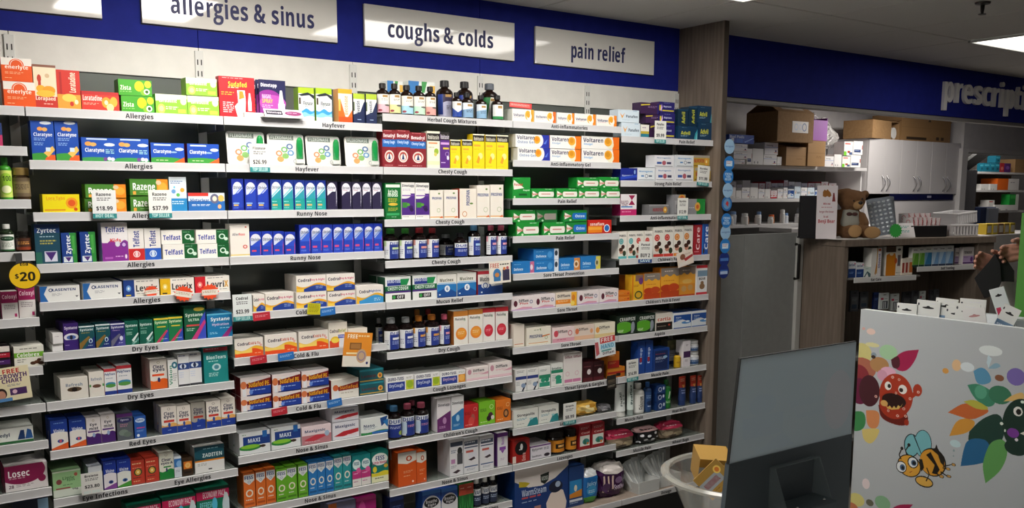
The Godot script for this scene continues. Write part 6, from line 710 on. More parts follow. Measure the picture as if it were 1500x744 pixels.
# an outline in the xy plane given depth along z
func prism(st: SurfaceTool, pts: PackedVector2Array, z0: float, z1: float, t := Transform3D(), uv_of = null) -> void:
	var idx := Geometry2D.triangulate_polygon(pts)
	for side in 2:
		var z := z1 if side == 0 else z0
		var n := (t.basis * Vector3(0, 0, 1 if side == 0 else -1)).normalized()
		for i in range(0, idx.size(), 3):
			var p := []
			var uv := []
			for k in 3:
				var v := pts[idx[i + k]]
				p.append(t * Vector3(v.x, v.y, z))
				uv.append((uv_of as Callable).call(v) if uv_of != null else Vector2.ZERO)
			tri(st, p, [n, n, n], uv)
	var area := 0.0
	for i in pts.size():
		area += pts[i].cross(pts[(i + 1) % pts.size()])
	for i in pts.size():
		var a := pts[i]
		var b := pts[(i + 1) % pts.size()]
		var d := (b - a).normalized()
		var n2 := Vector2(d.y, -d.x) * signf(area)
		var u := Vector2.ZERO
		if uv_of != null:
			u = (uv_of as Callable).call(a)
		quad(st, t * Vector3(a.x, a.y, z0), t * Vector3(b.x, b.y, z0), t * Vector3(b.x, b.y, z1), t * Vector3(a.x, a.y, z1), (t.basis * Vector3(n2.x, n2.y, 0)).normalized(), [u, u, u, u])

func ellipsoid(st: SurfaceTool, c: Vector3, r: Vector3, seg := 16, rings := 10, t := Transform3D(), uvs := Rect2(), wob := 0.0) -> void:
	var nz := FastNoiseLite.new()
	nz.seed = int(c.x * 977.0 + c.z * 313.0)
	nz.frequency = 2.2
	var grid := []
	for i in rings + 1:
		var th := PI * i / rings
		var line := []
		for k in seg + 1:
			var ph := TAU * (k % seg) / seg
			var d := Vector3(sin(th) * sin(ph), cos(th), sin(th) * cos(ph))
			var s := 1.0
			if wob != 0.0:
				s += wob * nz.get_noise_3dv(d * 1.4)
			var p := Vector3(d.x * r.x, d.y * r.y, d.z * r.z) * s
			var n := Vector3(d.x / r.x, d.y / r.y, d.z / r.z).normalized()
			line.append([t * (c + p), (t.basis * n).normalized(), uvs.position + Vector2(0.5 + 0.5 * d.x, 0.5 - 0.5 * d.y) * uvs.size])
		grid.append(line)
	for i in rings:
		for k in seg:
			var a = grid[i][k]
			var b = grid[i][k + 1]
			var c2 = grid[i + 1][k + 1]
			var d2 = grid[i + 1][k]
			if i > 0:
				tri(st, [a[0], b[0], c2[0]], [a[1], b[1], c2[1]], [a[2], b[2], c2[2]])
			if i < rings - 1:
				tri(st, [a[0], c2[0], d2[0]], [a[1], c2[1], d2[1]], [a[2], c2[2], d2[2]])

func obj(called: String, st: SurfaceTool, m: Material, parent: Node = self) -> MeshInstance3D:
	return obj_mesh(called, st.commit(), m, parent)

func obj_mesh(called: String, mesh: Mesh, m: Material, parent: Node = self) -> MeshInstance3D:
	var o := MeshInstance3D.new()
	o.name = numbered(called) if parent == self else called
	o.mesh = mesh
	o.material_override = m
	parent.add_child(o, true)
	return o

func tag(o: Node, label: String, category: String, group := "") -> Node:
	o.set_meta("label", label)
	o.set_meta("category", category)
	if group:
		o.set_meta("group", group)
	return o

func struct(o: Node) -> Node:
	o.set_meta("kind", "structure")
	return o

func thing(called: String, label: String, category: String, at := Vector3.ZERO, turn := 0.0, group := "") -> Node3D:
	var o := Node3D.new()
	o.name = numbered(called)
	add_child(o, true)
	o.position = at
	o.rotation_degrees.y = turn
	tag(o, label, category, group)
	return o

func box_part(called: String, c: Vector3, s: Vector3, m: Material, parent: Node, bevel := 0.0, t := Transform3D()) -> MeshInstance3D:
	var st := st_new()
	bx(st, c, s, bevel, t)
	return obj(called, st, m, parent)

func lettering(text: String, height: float, depth: float, m: Material, parent: Node, at: Vector3, wide := 0.0, weight := 700) -> MeshInstance3D:
	var f := SystemFont.new()
	f.font_names = PackedStringArray(["Droid Sans"])
	f.font_weight = weight
	var tm := TextMesh.new()
	tm.text = text
	tm.font = f
	tm.font_size = 32
	tm.pixel_size = height / 32.0
	tm.depth = depth
	tm.curve_step = 1.5
	var o := obj_mesh("lettering", tm, m, parent)
	o.position = at
	if wide > 0.0:
		var w := tm.get_aabb().size.x
		if w > 0.0:
			o.scale.x = wide / w
	return o

# ---------------------------------------------------------------- print
func word(text: String) -> Image:
	var line := TextLine.new()
	line.add_string(text, font, 40)
	var size := line.get_size()
	var img := Image.create(maxi(2, int(size.x) + 4), 50, false, Image.FORMAT_LA8)
	img.fill(Color(1, 1, 1, 0))
	var fs := Vector2i(40, 0)
	var x := 1.0
	for g in ts.shaped_text_get_glyphs(line.get_rid()):
		if g.font_rid.is_valid() and g.index > 0:
			ts.font_render_glyph(g.font_rid, fs, g.index)
			var k := ts.font_get_glyph_texture_idx(g.font_rid, fs, g.index)
			if k >= 0:
				var src := ts.font_get_texture_image(g.font_rid, fs, k)
				var uv := ts.font_get_glyph_uv_rect(g.font_rid, fs, g.index)
				var off := ts.font_get_glyph_offset(g.font_rid, fs, g.index)
				img.blend_rect(src, Rect2i(uv), Vector2i(int(x + off.x), int(39 + off.y)))
		x += g.advance
	var used := img.get_used_rect()
	return img.get_region(used) if used.size.x > 0 else img

func put_word(im: Image, r: Rect2i, text: String, c: Color, upright: bool) -> void:
	if r.size.x < 3 or r.size.y < 3:
		return
	var w := word(text)
	if upright:
		w.rotate_90(COUNTERCLOCKWISE)
	w.resize(r.size.x, r.size.y, Image.INTERPOLATE_TRILINEAR if w.get_width() > r.size.x * 2 else Image.INTERPOLATE_BILINEAR)
	for y in r.size.y:
		for x in r.size.x:
			var a := w.get_pixel(x, y).a
			if a > 0.03:
				var q := r.position + Vector2i(x, y)
				if q.x >= 0 and q.y >= 0 and q.x < im.get_width() and q.y < im.get_height():
					im.set_pixelv(q, im.get_pixelv(q).lerp(c, minf(1.0, a * 1.25)))

func dab(im: Image, box: Rect2i, inside: Callable, c: Color) -> void:
	var b := box.intersection(Rect2i(0, 0, im.get_width(), im.get_height()))
	for y in range(b.position.y, b.end.y):
		for x in range(b.position.x, b.end.x):
			if inside.call(Vector2(x + 0.5, y + 0.5)):
				im.set_pixel(x, y, c)

func draw_print(im: Image, ops: String) -> void:
	var W := float(im.get_width())
	var H := float(im.get_height())
	for op in ops.split(";", false):
		var a := op.strip_edges().split(" ", false)
		if a.size() < 3:
			continue
		match a[0]:
			"r":
				im.fill_rect(Rect2i(roundi(float(a[1]) * W), roundi(float(a[2]) * H), maxi(1, roundi(float(a[3]) * W)), maxi(1, roundi(float(a[4]) * H))), ink(a[5]))
			"e":
				var c := Vector2(float(a[1]) * W, float(a[2]) * H)
				var r := Vector2(float(a[3]) * W, float(a[4]) * H)
				dab(im, Rect2i(Vector2i(c - r), Vector2i(r * 2.0) + Vector2i(2, 2)), func(p: Vector2) -> bool: return ((p - c) / r).length_squared() < 1.0, ink(a[5]))
			"o":
				var c := Vector2(float(a[1]) * W, float(a[2]) * H)
				var ro := float(a[3]) * W
				var th := maxf(float(a[5]) * W, 1.4)
				dab(im, Rect2i(Vector2i(c - Vector2(ro, ro)), Vector2i(int(ro * 2) + 2, int(ro * 2) + 2)), func(p: Vector2) -> bool: return absf(p.distance_to(c) - ro + th * 0.5) < th * 0.5, ink(a[4]))
			"p", "q":
				var pts := PackedVector2Array()
				for i in range(2, a.size() - 1, 2):
					pts.append(Vector2(float(a[i]) * W, float(a[i + 1]) * H))
				for round in (3 if a[0] == "q" else 0):
					# a leaf outline: corners cut, the first point stays a tip
					var cut := PackedVector2Array([pts[0]])
					for i in range(1, pts.size()):
						var before := pts[i - 1]
						var after := pts[(i + 1) % pts.size()]
						cut.append(pts[i].lerp(before, 0.25))
						cut.append(pts[i].lerp(after, 0.25))
					pts = cut
				var lo := pts[0]
				var hi := pts[0]
				for p in pts:
					lo = lo.min(p)
					hi = hi.max(p)
				dab(im, Rect2i(Vector2i(lo), Vector2i(hi - lo) + Vector2i(2, 2)), func(p: Vector2) -> bool: return Geometry2D.is_point_in_polygon(p, pts), ink(a[1]))
			"w":
				var y0 := float(a[2])
				var amp := float(a[6])
				var cyc := float(a[7])
				var ph := float(a[8])
				var x0 := float(a[1])
				dab(im, Rect2i(int(x0 * W), int((y0 - amp) * H), int(float(a[3]) * W) + 1, int((float(a[4]) + 2.0 * amp) * H) + 1), func(p: Vector2) -> bool: return p.y / H > y0 + amp * sin(TAU * cyc * p.x / W + ph), ink(a[5]))
			"l":
				var n := int(a[6])
				var lx := float(a[1]) * W
				var ly := float(a[2]) * H
				var lw := float(a[3]) * W
				var lh := float(a[4]) * H / n
				for k in n:
					var x := lx
					while x < lx + lw * (1.0 if k < n - 1 else 0.8):
						var seg := rng.randf_range(0.05, 0.14) * W
						im.fill_rect(Rect2i(int(x), int(ly + k * lh), maxi(1, int(minf(seg, lx + lw - x))), maxi(1, int(lh * 0.5))), ink(a[5]))
						x += seg + maxf(1.0, 0.025 * W)
			"t", "v":
				var rect := Rect2i(roundi(float(a[1]) * W), roundi(float(a[2]) * H), roundi(float(a[3]) * W), roundi(float(a[4]) * H))
				put_word(im, rect, " ".join(a.slice(6)), ink(a[5]), a[0] == "v")

# printing white: the pale greys written in the table are white board stock
func ink(c: String) -> Color:
	var k := Color(c)
	if k.s < 0.13 and k.v > 0.68 and k.v < 0.92:
		k.v = 0.92
	elif k.s < 0.24 and k.v > 0.68 and k.v < 0.88:
		k.v = minf(0.92, k.v * 1.08)
	return k

func new_sheet() -> void:
	var im := Image.create(2048, 2048, false, Image.FORMAT_RGBA8)
	im.fill(Color(0.8, 0.8, 0.8))
	atlas.append(im)
	var m := StandardMaterial3D.new()
	m.roughness = 0.42
	sheet.append(m)
	pen = Vector2i(2, 2)
	row_h = 0

func make_prints() -> void:
	font.font_names = PackedStringArray(["Droid Sans"])
	font.font_weight = 700
	ts = TextServerManager.get_primary_interface()
	new_sheet()
	var names := DESIGNS.keys()
	names.sort_custom(func(a, b): return DESIGNS[a][6] > DESIGNS[b][6])
	for n in names:
		var d: Array = DESIGNS[n]
		var s := 1.7
		var big := maxf(d[5], d[6]) * s
		if big > 300.0:
			s *= 300.0 / big
		var w := maxi(20, int(d[5] * s))
		var h := maxi(20, int(d[6] * s))
		if pen.x + w + 12 > 2046:
			pen = Vector2i(2, pen.y + row_h + 3)
			row_h = 0
		if pen.y + h + 2 > 2046:
			new_sheet()
		var im := Image.create(w, h, false, Image.FORMAT_RGBA8)
		im.fill(ink(d[3]))
		draw_print(im, d[7])
		var sh: Image = atlas[-1]
		sh.blit_rect(im, Rect2i(0, 0, w, h), pen)
		sh.fill_rect(Rect2i(pen.x + w + 1, pen.y, 8, h / 2), ink(d[4]))
		sh.fill_rect(Rect2i(pen.x + w + 1, pen.y + h / 2, 8, h - h / 2), ink(d[3]))
		var k := 1.0 / 2048.0
		cells[n] = {"sheet": atlas.size() - 1, "uv": Rect2((pen.x + 0.6) * k, (pen.y + 0.6) * k, (w - 1.2) * k, (h - 1.2) * k), "side": Vector2(pen.x + w + 5, pen.y + h / 4) * k, "top": Vector2(pen.x + w + 5, pen.y + h * 3 / 4) * k}
		pen.x += w + 12
		row_h = maxi(row_h, h)
	for i in atlas.size():
		sheet[i].albedo_texture = ImageTexture.create_from_image(atlas[i])

func print_mat(n: String) -> Material:
	return sheet[cells[n].sheet]

func uv4(n: String) -> Array:
	var r: Rect2 = cells[n].uv
	return [Vector2(r.position.x, r.end.y), Vector2(r.end.x, r.end.y), Vector2(r.end.x, r.position.y), r.position]

# a carton one unit in size: base at y 0, front face at z 0, printed front
func unit_box(n: String) -> Mesh:
	if unit.has(n):
		return unit[n]
	var st := st_new()
	var s: Vector2 = cells[n].side
	var t: Vector2 = cells[n].top
	var ss := [s, s, s, s]
	var tt := [t, t, t, t]
	var a := Vector3(-0.5, 0, 0)
	var b := Vector3(0.5, 0, 0)
	var c := Vector3(0.5, 1, 0)
	var d := Vector3(-0.5, 1, 0)
	var k := Vector3(0, 0, -1)
	quad(st, a, b, c, d, Vector3.BACK, uv4(n))
	quad(st, b + k, a + k, d + k, c + k, Vector3.FORWARD, uv4(n))
	quad(st, a + k, a, d, d + k, Vector3.LEFT, ss)
	quad(st, b, b + k, c + k, c, Vector3.RIGHT, ss)
	quad(st, d, c, c + k, d + k, Vector3.UP, tt)
	quad(st, a, b, b + k, a + k, Vector3.DOWN, tt)
	unit[n] = st.commit()
	return unit[n]

func curved_label(n: String, r: float, y0: float, y1: float, parent: Node, squash := 1.0, span := 1.4) -> void:
	var st := st_new()
	var u: Rect2 = cells[n].uv
	var seg := 14
	for k in seg:
		var f0 := float(k) / seg
		var f1 := float(k + 1) / seg
		var a := lerpf(-span, span, f0)
		var b := lerpf(-span, span, f1)
		var da := Vector3(sin(a), 0, cos(a) * squash)
		var db := Vector3(sin(b), 0, cos(b) * squash)
		var ua := u.position.x + u.size.x * f0
		var ub := u.position.x + u.size.x * f1
		var na := Vector3(sin(a), 0, cos(a))
		var nb := Vector3(sin(b), 0, cos(b))
		quadn(st, [da * r + Vector3(0, y0, 0), db * r + Vector3(0, y0, 0), db * r + Vector3(0, y1, 0), da * r + Vector3(0, y1, 0)], [na, nb, nb, na], [Vector2(ua, u.end.y), Vector2(ub, u.end.y), Vector2(ub, u.position.y), Vector2(ua, u.position.y)])
	obj("label", st, print_mat(n), parent)

# one article of a design, as a thing whose base centre of the front is at the origin
func article(n: String, w: float, h: float, dep := 0.0) -> Node3D:
	var d: Array = DESIGNS[n]
	var kind: String = d[0]
	var depth: float = dep if dep > 0.0 else d[1] / 1000.0
	var root := Node3D.new()
	match kind:
		"b", "c":
			root.free()
			var o := MeshInstance3D.new()
			o.mesh = unit_box(n)
			o.material_override = print_mat(n)
			o.scale = Vector3(w, h, depth)
			return o
		"o":
			var r := w / 2.0
			var cap: float = clampf(h * 0.16, 0.012, 0.03)
			var neck := r * 0.42
			var sh := h - cap - r * 0.75
			var st := st_new()
			var c := Vector3(0, 0, -r)
			lathe(st, [[0, 0.001], [r * 0.9, 0.0], [r, r * 0.1], [r, sh], [r * 0.93, sh + r * 0.22], [r * 0.7, sh + r * 0.45], [neck, sh + r * 0.6], [neck, h - cap]], 20, c)
			var glassy: bool = not n in ["whitebottle", "bluecan", "greencan", "greenbottle", "yellowvial"]
			obj("bottle_body", st, mat(d[4], 0.12 if glassy else 0.4), root)
			st = st_new()
			lathe(st, [[neck * 1.1, h - cap - 0.001], [neck * 1.28, h - cap], [neck * 1.25, h - cap * 0.1], [neck * 1.1, h], [0, h]], 18, c)
			obj("cap", st, mat(CAPS.get(n, "1a1614"), 0.4), root)
			var before := root.get_child_count()
			curved_label(n, r + 0.0006, h * 0.06, sh * 0.94, root)
			root.get_child(before).position.z = -r
		"j":
			var r := w / 2.0
			var c := Vector3(0, 0, -r)
			var lid := clampf(h * 0.24, 0.01, 0.025)
			var st := st_new()
			lathe(st, [[0, 0.001], [r * 0.92, 0], [r, r * 0.1], [r, h - lid - r * 0.2], [r * 0.86, h - lid]], 20, c)
			obj("jar_body", st, mat(d[4], 0.15), root)
			st = st_new()
			lathe(st, [[r * 0.86, h - lid], [r * 0.95, h - lid + 0.001], [r * 0.94, h - 0.002], [r * 0.86, h], [0, h]], 20, c)
			obj("lid", st, mat(CAPS.get(n, "1a1614"), 0.4, 0.2), root)
			var before := root.get_child_count()
			curved_label(n, r + 0.0006, h * 0.1, h - lid - r * 0.3, root)
			root.get_child(before).position.z = -r
		"u":
			var r := w / 2.0
			var cap := h * 0.16
			var st := st_new()
			var u: Rect2 = cells[n].uv
			var rings := 8
			var seg := 16
			for i in rings:
				for k in seg:
					var p := []
					var nn := []
					var uu := []
					for q in [[i, k], [i, k + 1], [i + 1, k + 1], [i + 1, k]]:
						var f: float = float(q[0]) / rings
						var an: float = TAU * q[1] / seg
						var rz := lerpf(r * 0.8, 0.0015, pow(f, 1.3))
						p.append(Vector3(sin(an) * lerpf(r * 0.85, r, f), cap + (h - cap) * f, -r + cos(an) * rz))
						nn.append(Vector3(sin(an), 0.25, cos(an) * 1.6).normalized())
						uu.append(Vector2(u.position.x + u.size.x * (0.5 + 0.5 * sin(an)), u.position.y + u.size.y * (1.0 - f)))
					quadn(st, p, nn, uu)
			obj("tube_body", st, print_mat(n), root)
			st = st_new()
			lathe(st, [[0, 0.0], [r * 0.78, 0], [r * 0.8, cap * 0.1], [r * 0.74, cap], [0, cap]], 16, Vector3(0, 0, -r))
			obj("cap", st, mat(CAPS.get(n, "d8d8d4"), 0.35), root)
		"k":
			var st := st_new()
			var t := Transform3D(Basis(Vector3.RIGHT, -0.12), Vector3(0, 0, -0.008))
			var pts := PackedVector2Array()
			var cw := w * 0.5
			var rr := w * 0.08
			for q in [[cw - rr, rr, -90], [cw - rr, h - rr, 0], [-cw + rr, h - rr, 90], [-cw + rr, rr, 180]]:
				for s in 5:
					var an: float = deg_to_rad(q[2] + s * 22.5)
					pts.append(Vector2(q[0] + cos(an) * rr, q[1] + sin(an) * rr))
			var u: Rect2 = cells[n].uv
			prism(st, pts, -0.004, 0.0, t, func(v: Vector2) -> Vector2: return u.position + Vector2((v.x / w + 0.5), 1.0 - v.y / h) * u.size)
			obj("card", st, print_mat(n), root)
			st = st_new()
			bx(st, Vector3(0, h * 0.5, 0.011), Vector3(w * 0.94, h * 0.92, 0.02), 0.008, t)
			obj("clear_shell", st, clear_mat("e8f0f0", 0.05, 0.06), root)
			st = st_new()
			var bc := t * Vector3(w * 0.33, h * 0.2, 0.012)
			lathe(st, [[0, 0], [0.012, 0], [0.0125, h * 0.45], [0.011, h * 0.58], [0.006, h * 0.66], [0, h * 0.68]], 14, bc, 0.7)
			obj("spray_cap", st, mat("128a42", 0.3), root)
			st = st_new()
			bx(st, Vector3(w * 0.33, h * 0.12, 0.01), Vector3(0.03, h * 0.16, 0.016), 0.003, t)
			obj("spray_base", st, mat("d8dad6", 0.4), root)
		"g":
			var st := st_new()
			var r := Vector3(w / 2.0, h / 2.0, depth / 2.0)
			var nz := FastNoiseLite.new()
			nz.seed = int(w * 9000.0) + n.length()
			nz.frequency = 1.1
			var u: Rect2 = cells[n].uv
			var R := 12
			var S := 20
			var grid := []
			for i in R + 1:
				var line := []
				for k in S + 1:
					var th := PI * i / R
					var ph := TAU * (k % S) / S
					var v := Vector3(sin(th) * sin(ph), cos(th), sin(th) * cos(ph))
					var e := Vector3(signf(v.x) * pow(absf(v.x), 0.55), signf(v.y) * pow(absf(v.y), 0.6), signf(v.z) * pow(absf(v.z), 0.7))
					var crease := 1.0 + 0.16 * nz.get_noise_3dv(v * 2.3) + 0.08 * nz.get_noise_3dv(v * 6.0)
					var p := Vector3(e.x * r.x, e.y * r.y, e.z * r.z) * crease
					p.y = maxf(p.y, -r.y * 0.97)
					line.append([p + Vector3(0, r.y * 0.97, -r.z), u.position + Vector2(clampf(0.5 + 0.5 * p.x / r.x, 0.01, 0.99), clampf(0.5 - 0.5 * p.y / r.y, 0.01, 0.99)) * u.size])
				grid.append(line)
			for i in R:
				for k in S:
					var q := [grid[i][k], grid[i][k + 1], grid[i + 1][k + 1], grid[i + 1][k]]
					for tr in [[0, 1, 2], [0, 2, 3]]:
						var pa: Vector3 = q[tr[0]][0]
						var pb: Vector3 = q[tr[1]][0]
						var pc: Vector3 = q[tr[2]][0]
						var nn := (pb - pa).cross(pc - pa)
						if nn.length() < 1e-9:
							continue
						nn = nn.normalized()
						if nn.dot((pa + pb + pc) / 3.0 - Vector3(0, r.y, -r.z)) < 0.0:
							nn = -nn
						tri(st, [pa, pb, pc], [nn, nn, nn], [q[tr[0]][1], q[tr[1]][1], q[tr[2]][1]])
			root.free()
			var o := MeshInstance3D.new()
			o.mesh = st.commit()
			var gm: StandardMaterial3D = print_mat(n).duplicate()
			gm.roughness = 0.22
			o.material_override = gm
			return o
	return root

# ---------------------------------------------------------------- smooth bodies
# capsules [a, b, radius a, radius b] blended into one closed skin (surface nets)
func blended(prims: Array, cell: float, blend: float, ruffle := 0.0) -> Mesh:
	var lo: Vector3 = prims[0][0]
	var hi: Vector3 = prims[0][0]
	for p in prims:
		for e in 2:
			var r: float = p[2 + e] + blend + cell * 2.0
			lo = lo.min(p[e] - Vector3(r, r, r))
			hi = hi.max(p[e] + Vector3(r, r, r))
	var n := Vector3i((hi - lo) / cell) + Vector3i(2, 2, 2)
	var f := PackedFloat32Array()
	f.resize(n.x * n.y * n.z)
	f.fill(9.0)
	for p in prims:
		var a: Vector3 = p[0]
		var b: Vector3 = p[1]
		var ra: float = p[2]
		var rb: float = p[3]
		var m := maxf(ra, rb) + blend + cell * 2.0
		var i0 := Vector3i((a.min(b) - Vector3(m, m, m) - lo) / cell).max(Vector3i.ZERO)
		var i1 := (Vector3i((a.max(b) + Vector3(m, m, m) - lo) / cell) + Vector3i.ONE).min(n - Vector3i.ONE)
		var ab := b - a
		var l2 := maxf(ab.length_squared(), 1e-9)
		for z in range(i0.z, i1.z + 1):
			for y in range(i0.y, i1.y + 1):
				for x in range(i0.x, i1.x + 1):
					var q := lo + Vector3(x, y, z) * cell
					var t := clampf((q - a).dot(ab) / l2, 0.0, 1.0)
					var d := q.distance_to(a + ab * t) - lerpf(ra, rb, t)
					var id := x + n.x * (y + n.y * z)
					var o := f[id]
					var h := maxf(blend - absf(d - o), 0.0) / blend
					f[id] = minf(d, o) - h * h * blend * 0.25
	if ruffle > 0.0:
		var nz := FastNoiseLite.new()
		nz.seed = 5
		nz.frequency = 38.0
		for z in n.z:
			for y in n.y:
				for x in n.x:
					var id := x + n.x * (y + n.y * z)
					if f[id] < 0.05:
						f[id] += ruffle * nz.get_noise_3dv(lo + Vector3(x, y, z) * cell)
	var vid := {}
	var pts: Array[Vector3] = []
	var nor: Array[Vector3] = []
	var step := [1, n.x, n.x * n.y]
	for z in n.z - 1:
		for y in n.y - 1:
			for x in n.x - 1:
				var id := x + n.x * (y + n.y * z)
				var inside := 0
				for k in 8:
					if f[id + (k & 1) + ((k >> 1) & 1) * step[1] + ((k >> 2) & 1) * step[2]] < 0.0:
						inside += 1
				if inside == 0 or inside == 8:
					continue
				var sum := Vector3.ZERO
				var cnt := 0
				for k in 8:
					for ax in 3:
						if (k >> ax) & 1:
							continue
						var k2 := k | (1 << ax)
						var va := f[id + (k & 1) + ((k >> 1) & 1) * step[1] + ((k >> 2) & 1) * step[2]]
						var vb := f[id + (k2 & 1) + ((k2 >> 1) & 1) * step[1] + ((k2 >> 2) & 1) * step[2]]
						if (va < 0.0) != (vb < 0.0):
							var t := va / (va - vb)
							var q := Vector3(k & 1, (k >> 1) & 1, (k >> 2) & 1)
							q[ax] += t
							sum += q
							cnt += 1
				var g := Vector3(f[id + 1] - f[id], f[id + step[1]] - f[id], f[id + step[2]] - f[id])
				vid[id] = pts.size()
				pts.append(lo + (Vector3(x, y, z) + sum / cnt) * cell)
				nor.append(g.normalized() if g.length() > 1e-9 else Vector3.UP)
	var st := st_new()
	for id in vid:
		var x: int = id % n.x
		var y: int = (id / n.x) % n.y
		var z: int = id / (n.x * n.y)
		if x < 1 or y < 1 or z < 1:
			continue
		for ax in 3:
			var a1: int = step[(ax + 1) % 3]
			var a2: int = step[(ax + 2) % 3]
			if (f[id] < 0.0) != (f[id + step[ax]] < 0.0):
				var q := [id, id - a1, id - a1 - a2, id - a2]
				if vid.has(q[1]) and vid.has(q[2]) and vid.has(q[3]):
					var P := []
					var N := []
					for e in q:
						P.append(pts[vid[e]])
						N.append(nor[vid[e]])
					quadn(st, P, N)
	return st.commit()

# ---------------------------------------------------------------- scene
func _ready() -> void:
	rng.seed = 11
	view_and_light()
	make_prints()
	structure()
	signs()
	shelf_wall()
	stock()
	tickets()
	dispensary()
	gondola()
	foreground()

func view_and_light() -> void:
	var cam := Camera3D.new()
	cam.name = "camera"
	var f := 1340.53
	cam.projection = Camera3D.PROJECTION_FRUSTUM
	cam.near = 0.05
	cam.far = 60.0
	cam.size = 744.0 / f * cam.near
	cam.frustum_offset = Vector2((750.0 - 774.0) / f, (468.9 - 372.0) / f) * cam.near
	cam.position = Vector3(-0.4068, 1.65, 3.2039)
	cam.rotation_degrees = Vector3(-8.025, -35.57, 0.181)
	add_child(cam)
	cam.current = true
	var we := WorldEnvironment.new()
	we.name = "environment"
	var e := Environment.new()
	e.background_mode = Environment.BG_COLOR
	e.background_color = Color(0, 0, 0)
	e.tonemap_mode = Environment.TONE_MAPPER_LINEAR
	e.tonemap_exposure = 1.0
	e.sdfgi_enabled = true
	e.ssao_enabled = true
	e.ssil_enabled = true
	we.environment = e
	add_child(we)
	# ceiling light panels: x, z of the near left corner, strength
	panel_light(Vector3(0.61, CEIL, 0.72), 1.8, 14.0, "ceiling light panel above the allergies shelves")
	panel_light(Vector3(1.81, CEIL, 0.72), 0.15, 12.0, "ceiling light panel above the cough shelves")
	panel_light(Vector3(2.41, CEIL, 0.72), 0.3, 6.0, "ceiling light panel above the pain relief shelves")
	panel_light(Vector3(4.81, CEIL, 0.72), 0.5, 3.0, "ceiling light panel in front of the prescriptions bulkhead")
	panel_light(Vector3(0.61, CEIL, 4.02), 0.16, 1.6, "ceiling light panel over the shop floor behind the camera")
	panel_light(Vector3(-1.79, CEIL, 1.92), 0.3, 2.0, "ceiling light panel left of the leftmost bay")
	panel_light(Vector3(3.61, CEIL, 4.02), 0.1, 1.6, "ceiling light panel over the shop floor at far right")
	panel_light(Vector3(6.3, CEIL, -0.85), 1.7, 3.0, "ceiling light panel over the dispensary")
	panel_light(Vector3(9.6, CEIL, -2.1), 0.7, 3.0, "ceiling light panel inside the storeroom")

func panel_light(c: Vector3, energy: float, glow: float, label: String) -> void:
	var t := thing("ceiling_light", label, "light", c)
	var st := st_new()
	for s in [-1.0, 1.0]:
		bx(st, Vector3(s * 0.294, -0.006, 0), Vector3(0.012, 0.014, 0.6), 0.002)
		bx(st, Vector3(0, -0.006, s * 0.294), Vector3(0.6, 0.014, 0.012), 0.002)
	obj("frame", st, mat("d8d8d6", 0.5), t)
	var m := StandardMaterial3D.new()
	m.albedo_color = Color("f4f4f0")
	m.roughness = 0.6
	m.emission_enabled = true
	m.emission = Color(1.0, 0.98, 0.95)
	m.emission_energy_multiplier = glow
	st = st_new()
	bx(st, Vector3(0, -0.001, 0), Vector3(0.576, 0.006, 0.576))
	obj("diffuser", st, m, t)
	var l := AreaLight3D.new()
	l.name = "lamp"
	l.area_size = Vector2(0.56, 0.56)
	l.light_color = Color(1.0, 0.975, 0.935)
	l.light_energy = energy
	l.shadow_enabled = true
	l.area_range = 14.0
	l.area_attenuation = 2.0
	l.rotation_degrees = Vector3(-90, 0, 0)
	l.position = Vector3(0, -0.016, 0)
	t.add_child(l)

func wood() -> StandardMaterial3D:
	return noise_mat("665a50", "85786c", Vector3(5.0, 0.35, 5.0), 0.5, 0.03, 5)

func wall_part(called: String, a: Vector3, b: Vector3, m: Material, parent: Node = self, bevel := 0.0) -> MeshInstance3D:
	var o := box_part(called, (a + b) / 2.0, b - a, m, parent, bevel)
	if parent == self:
		struct(o)
	return o

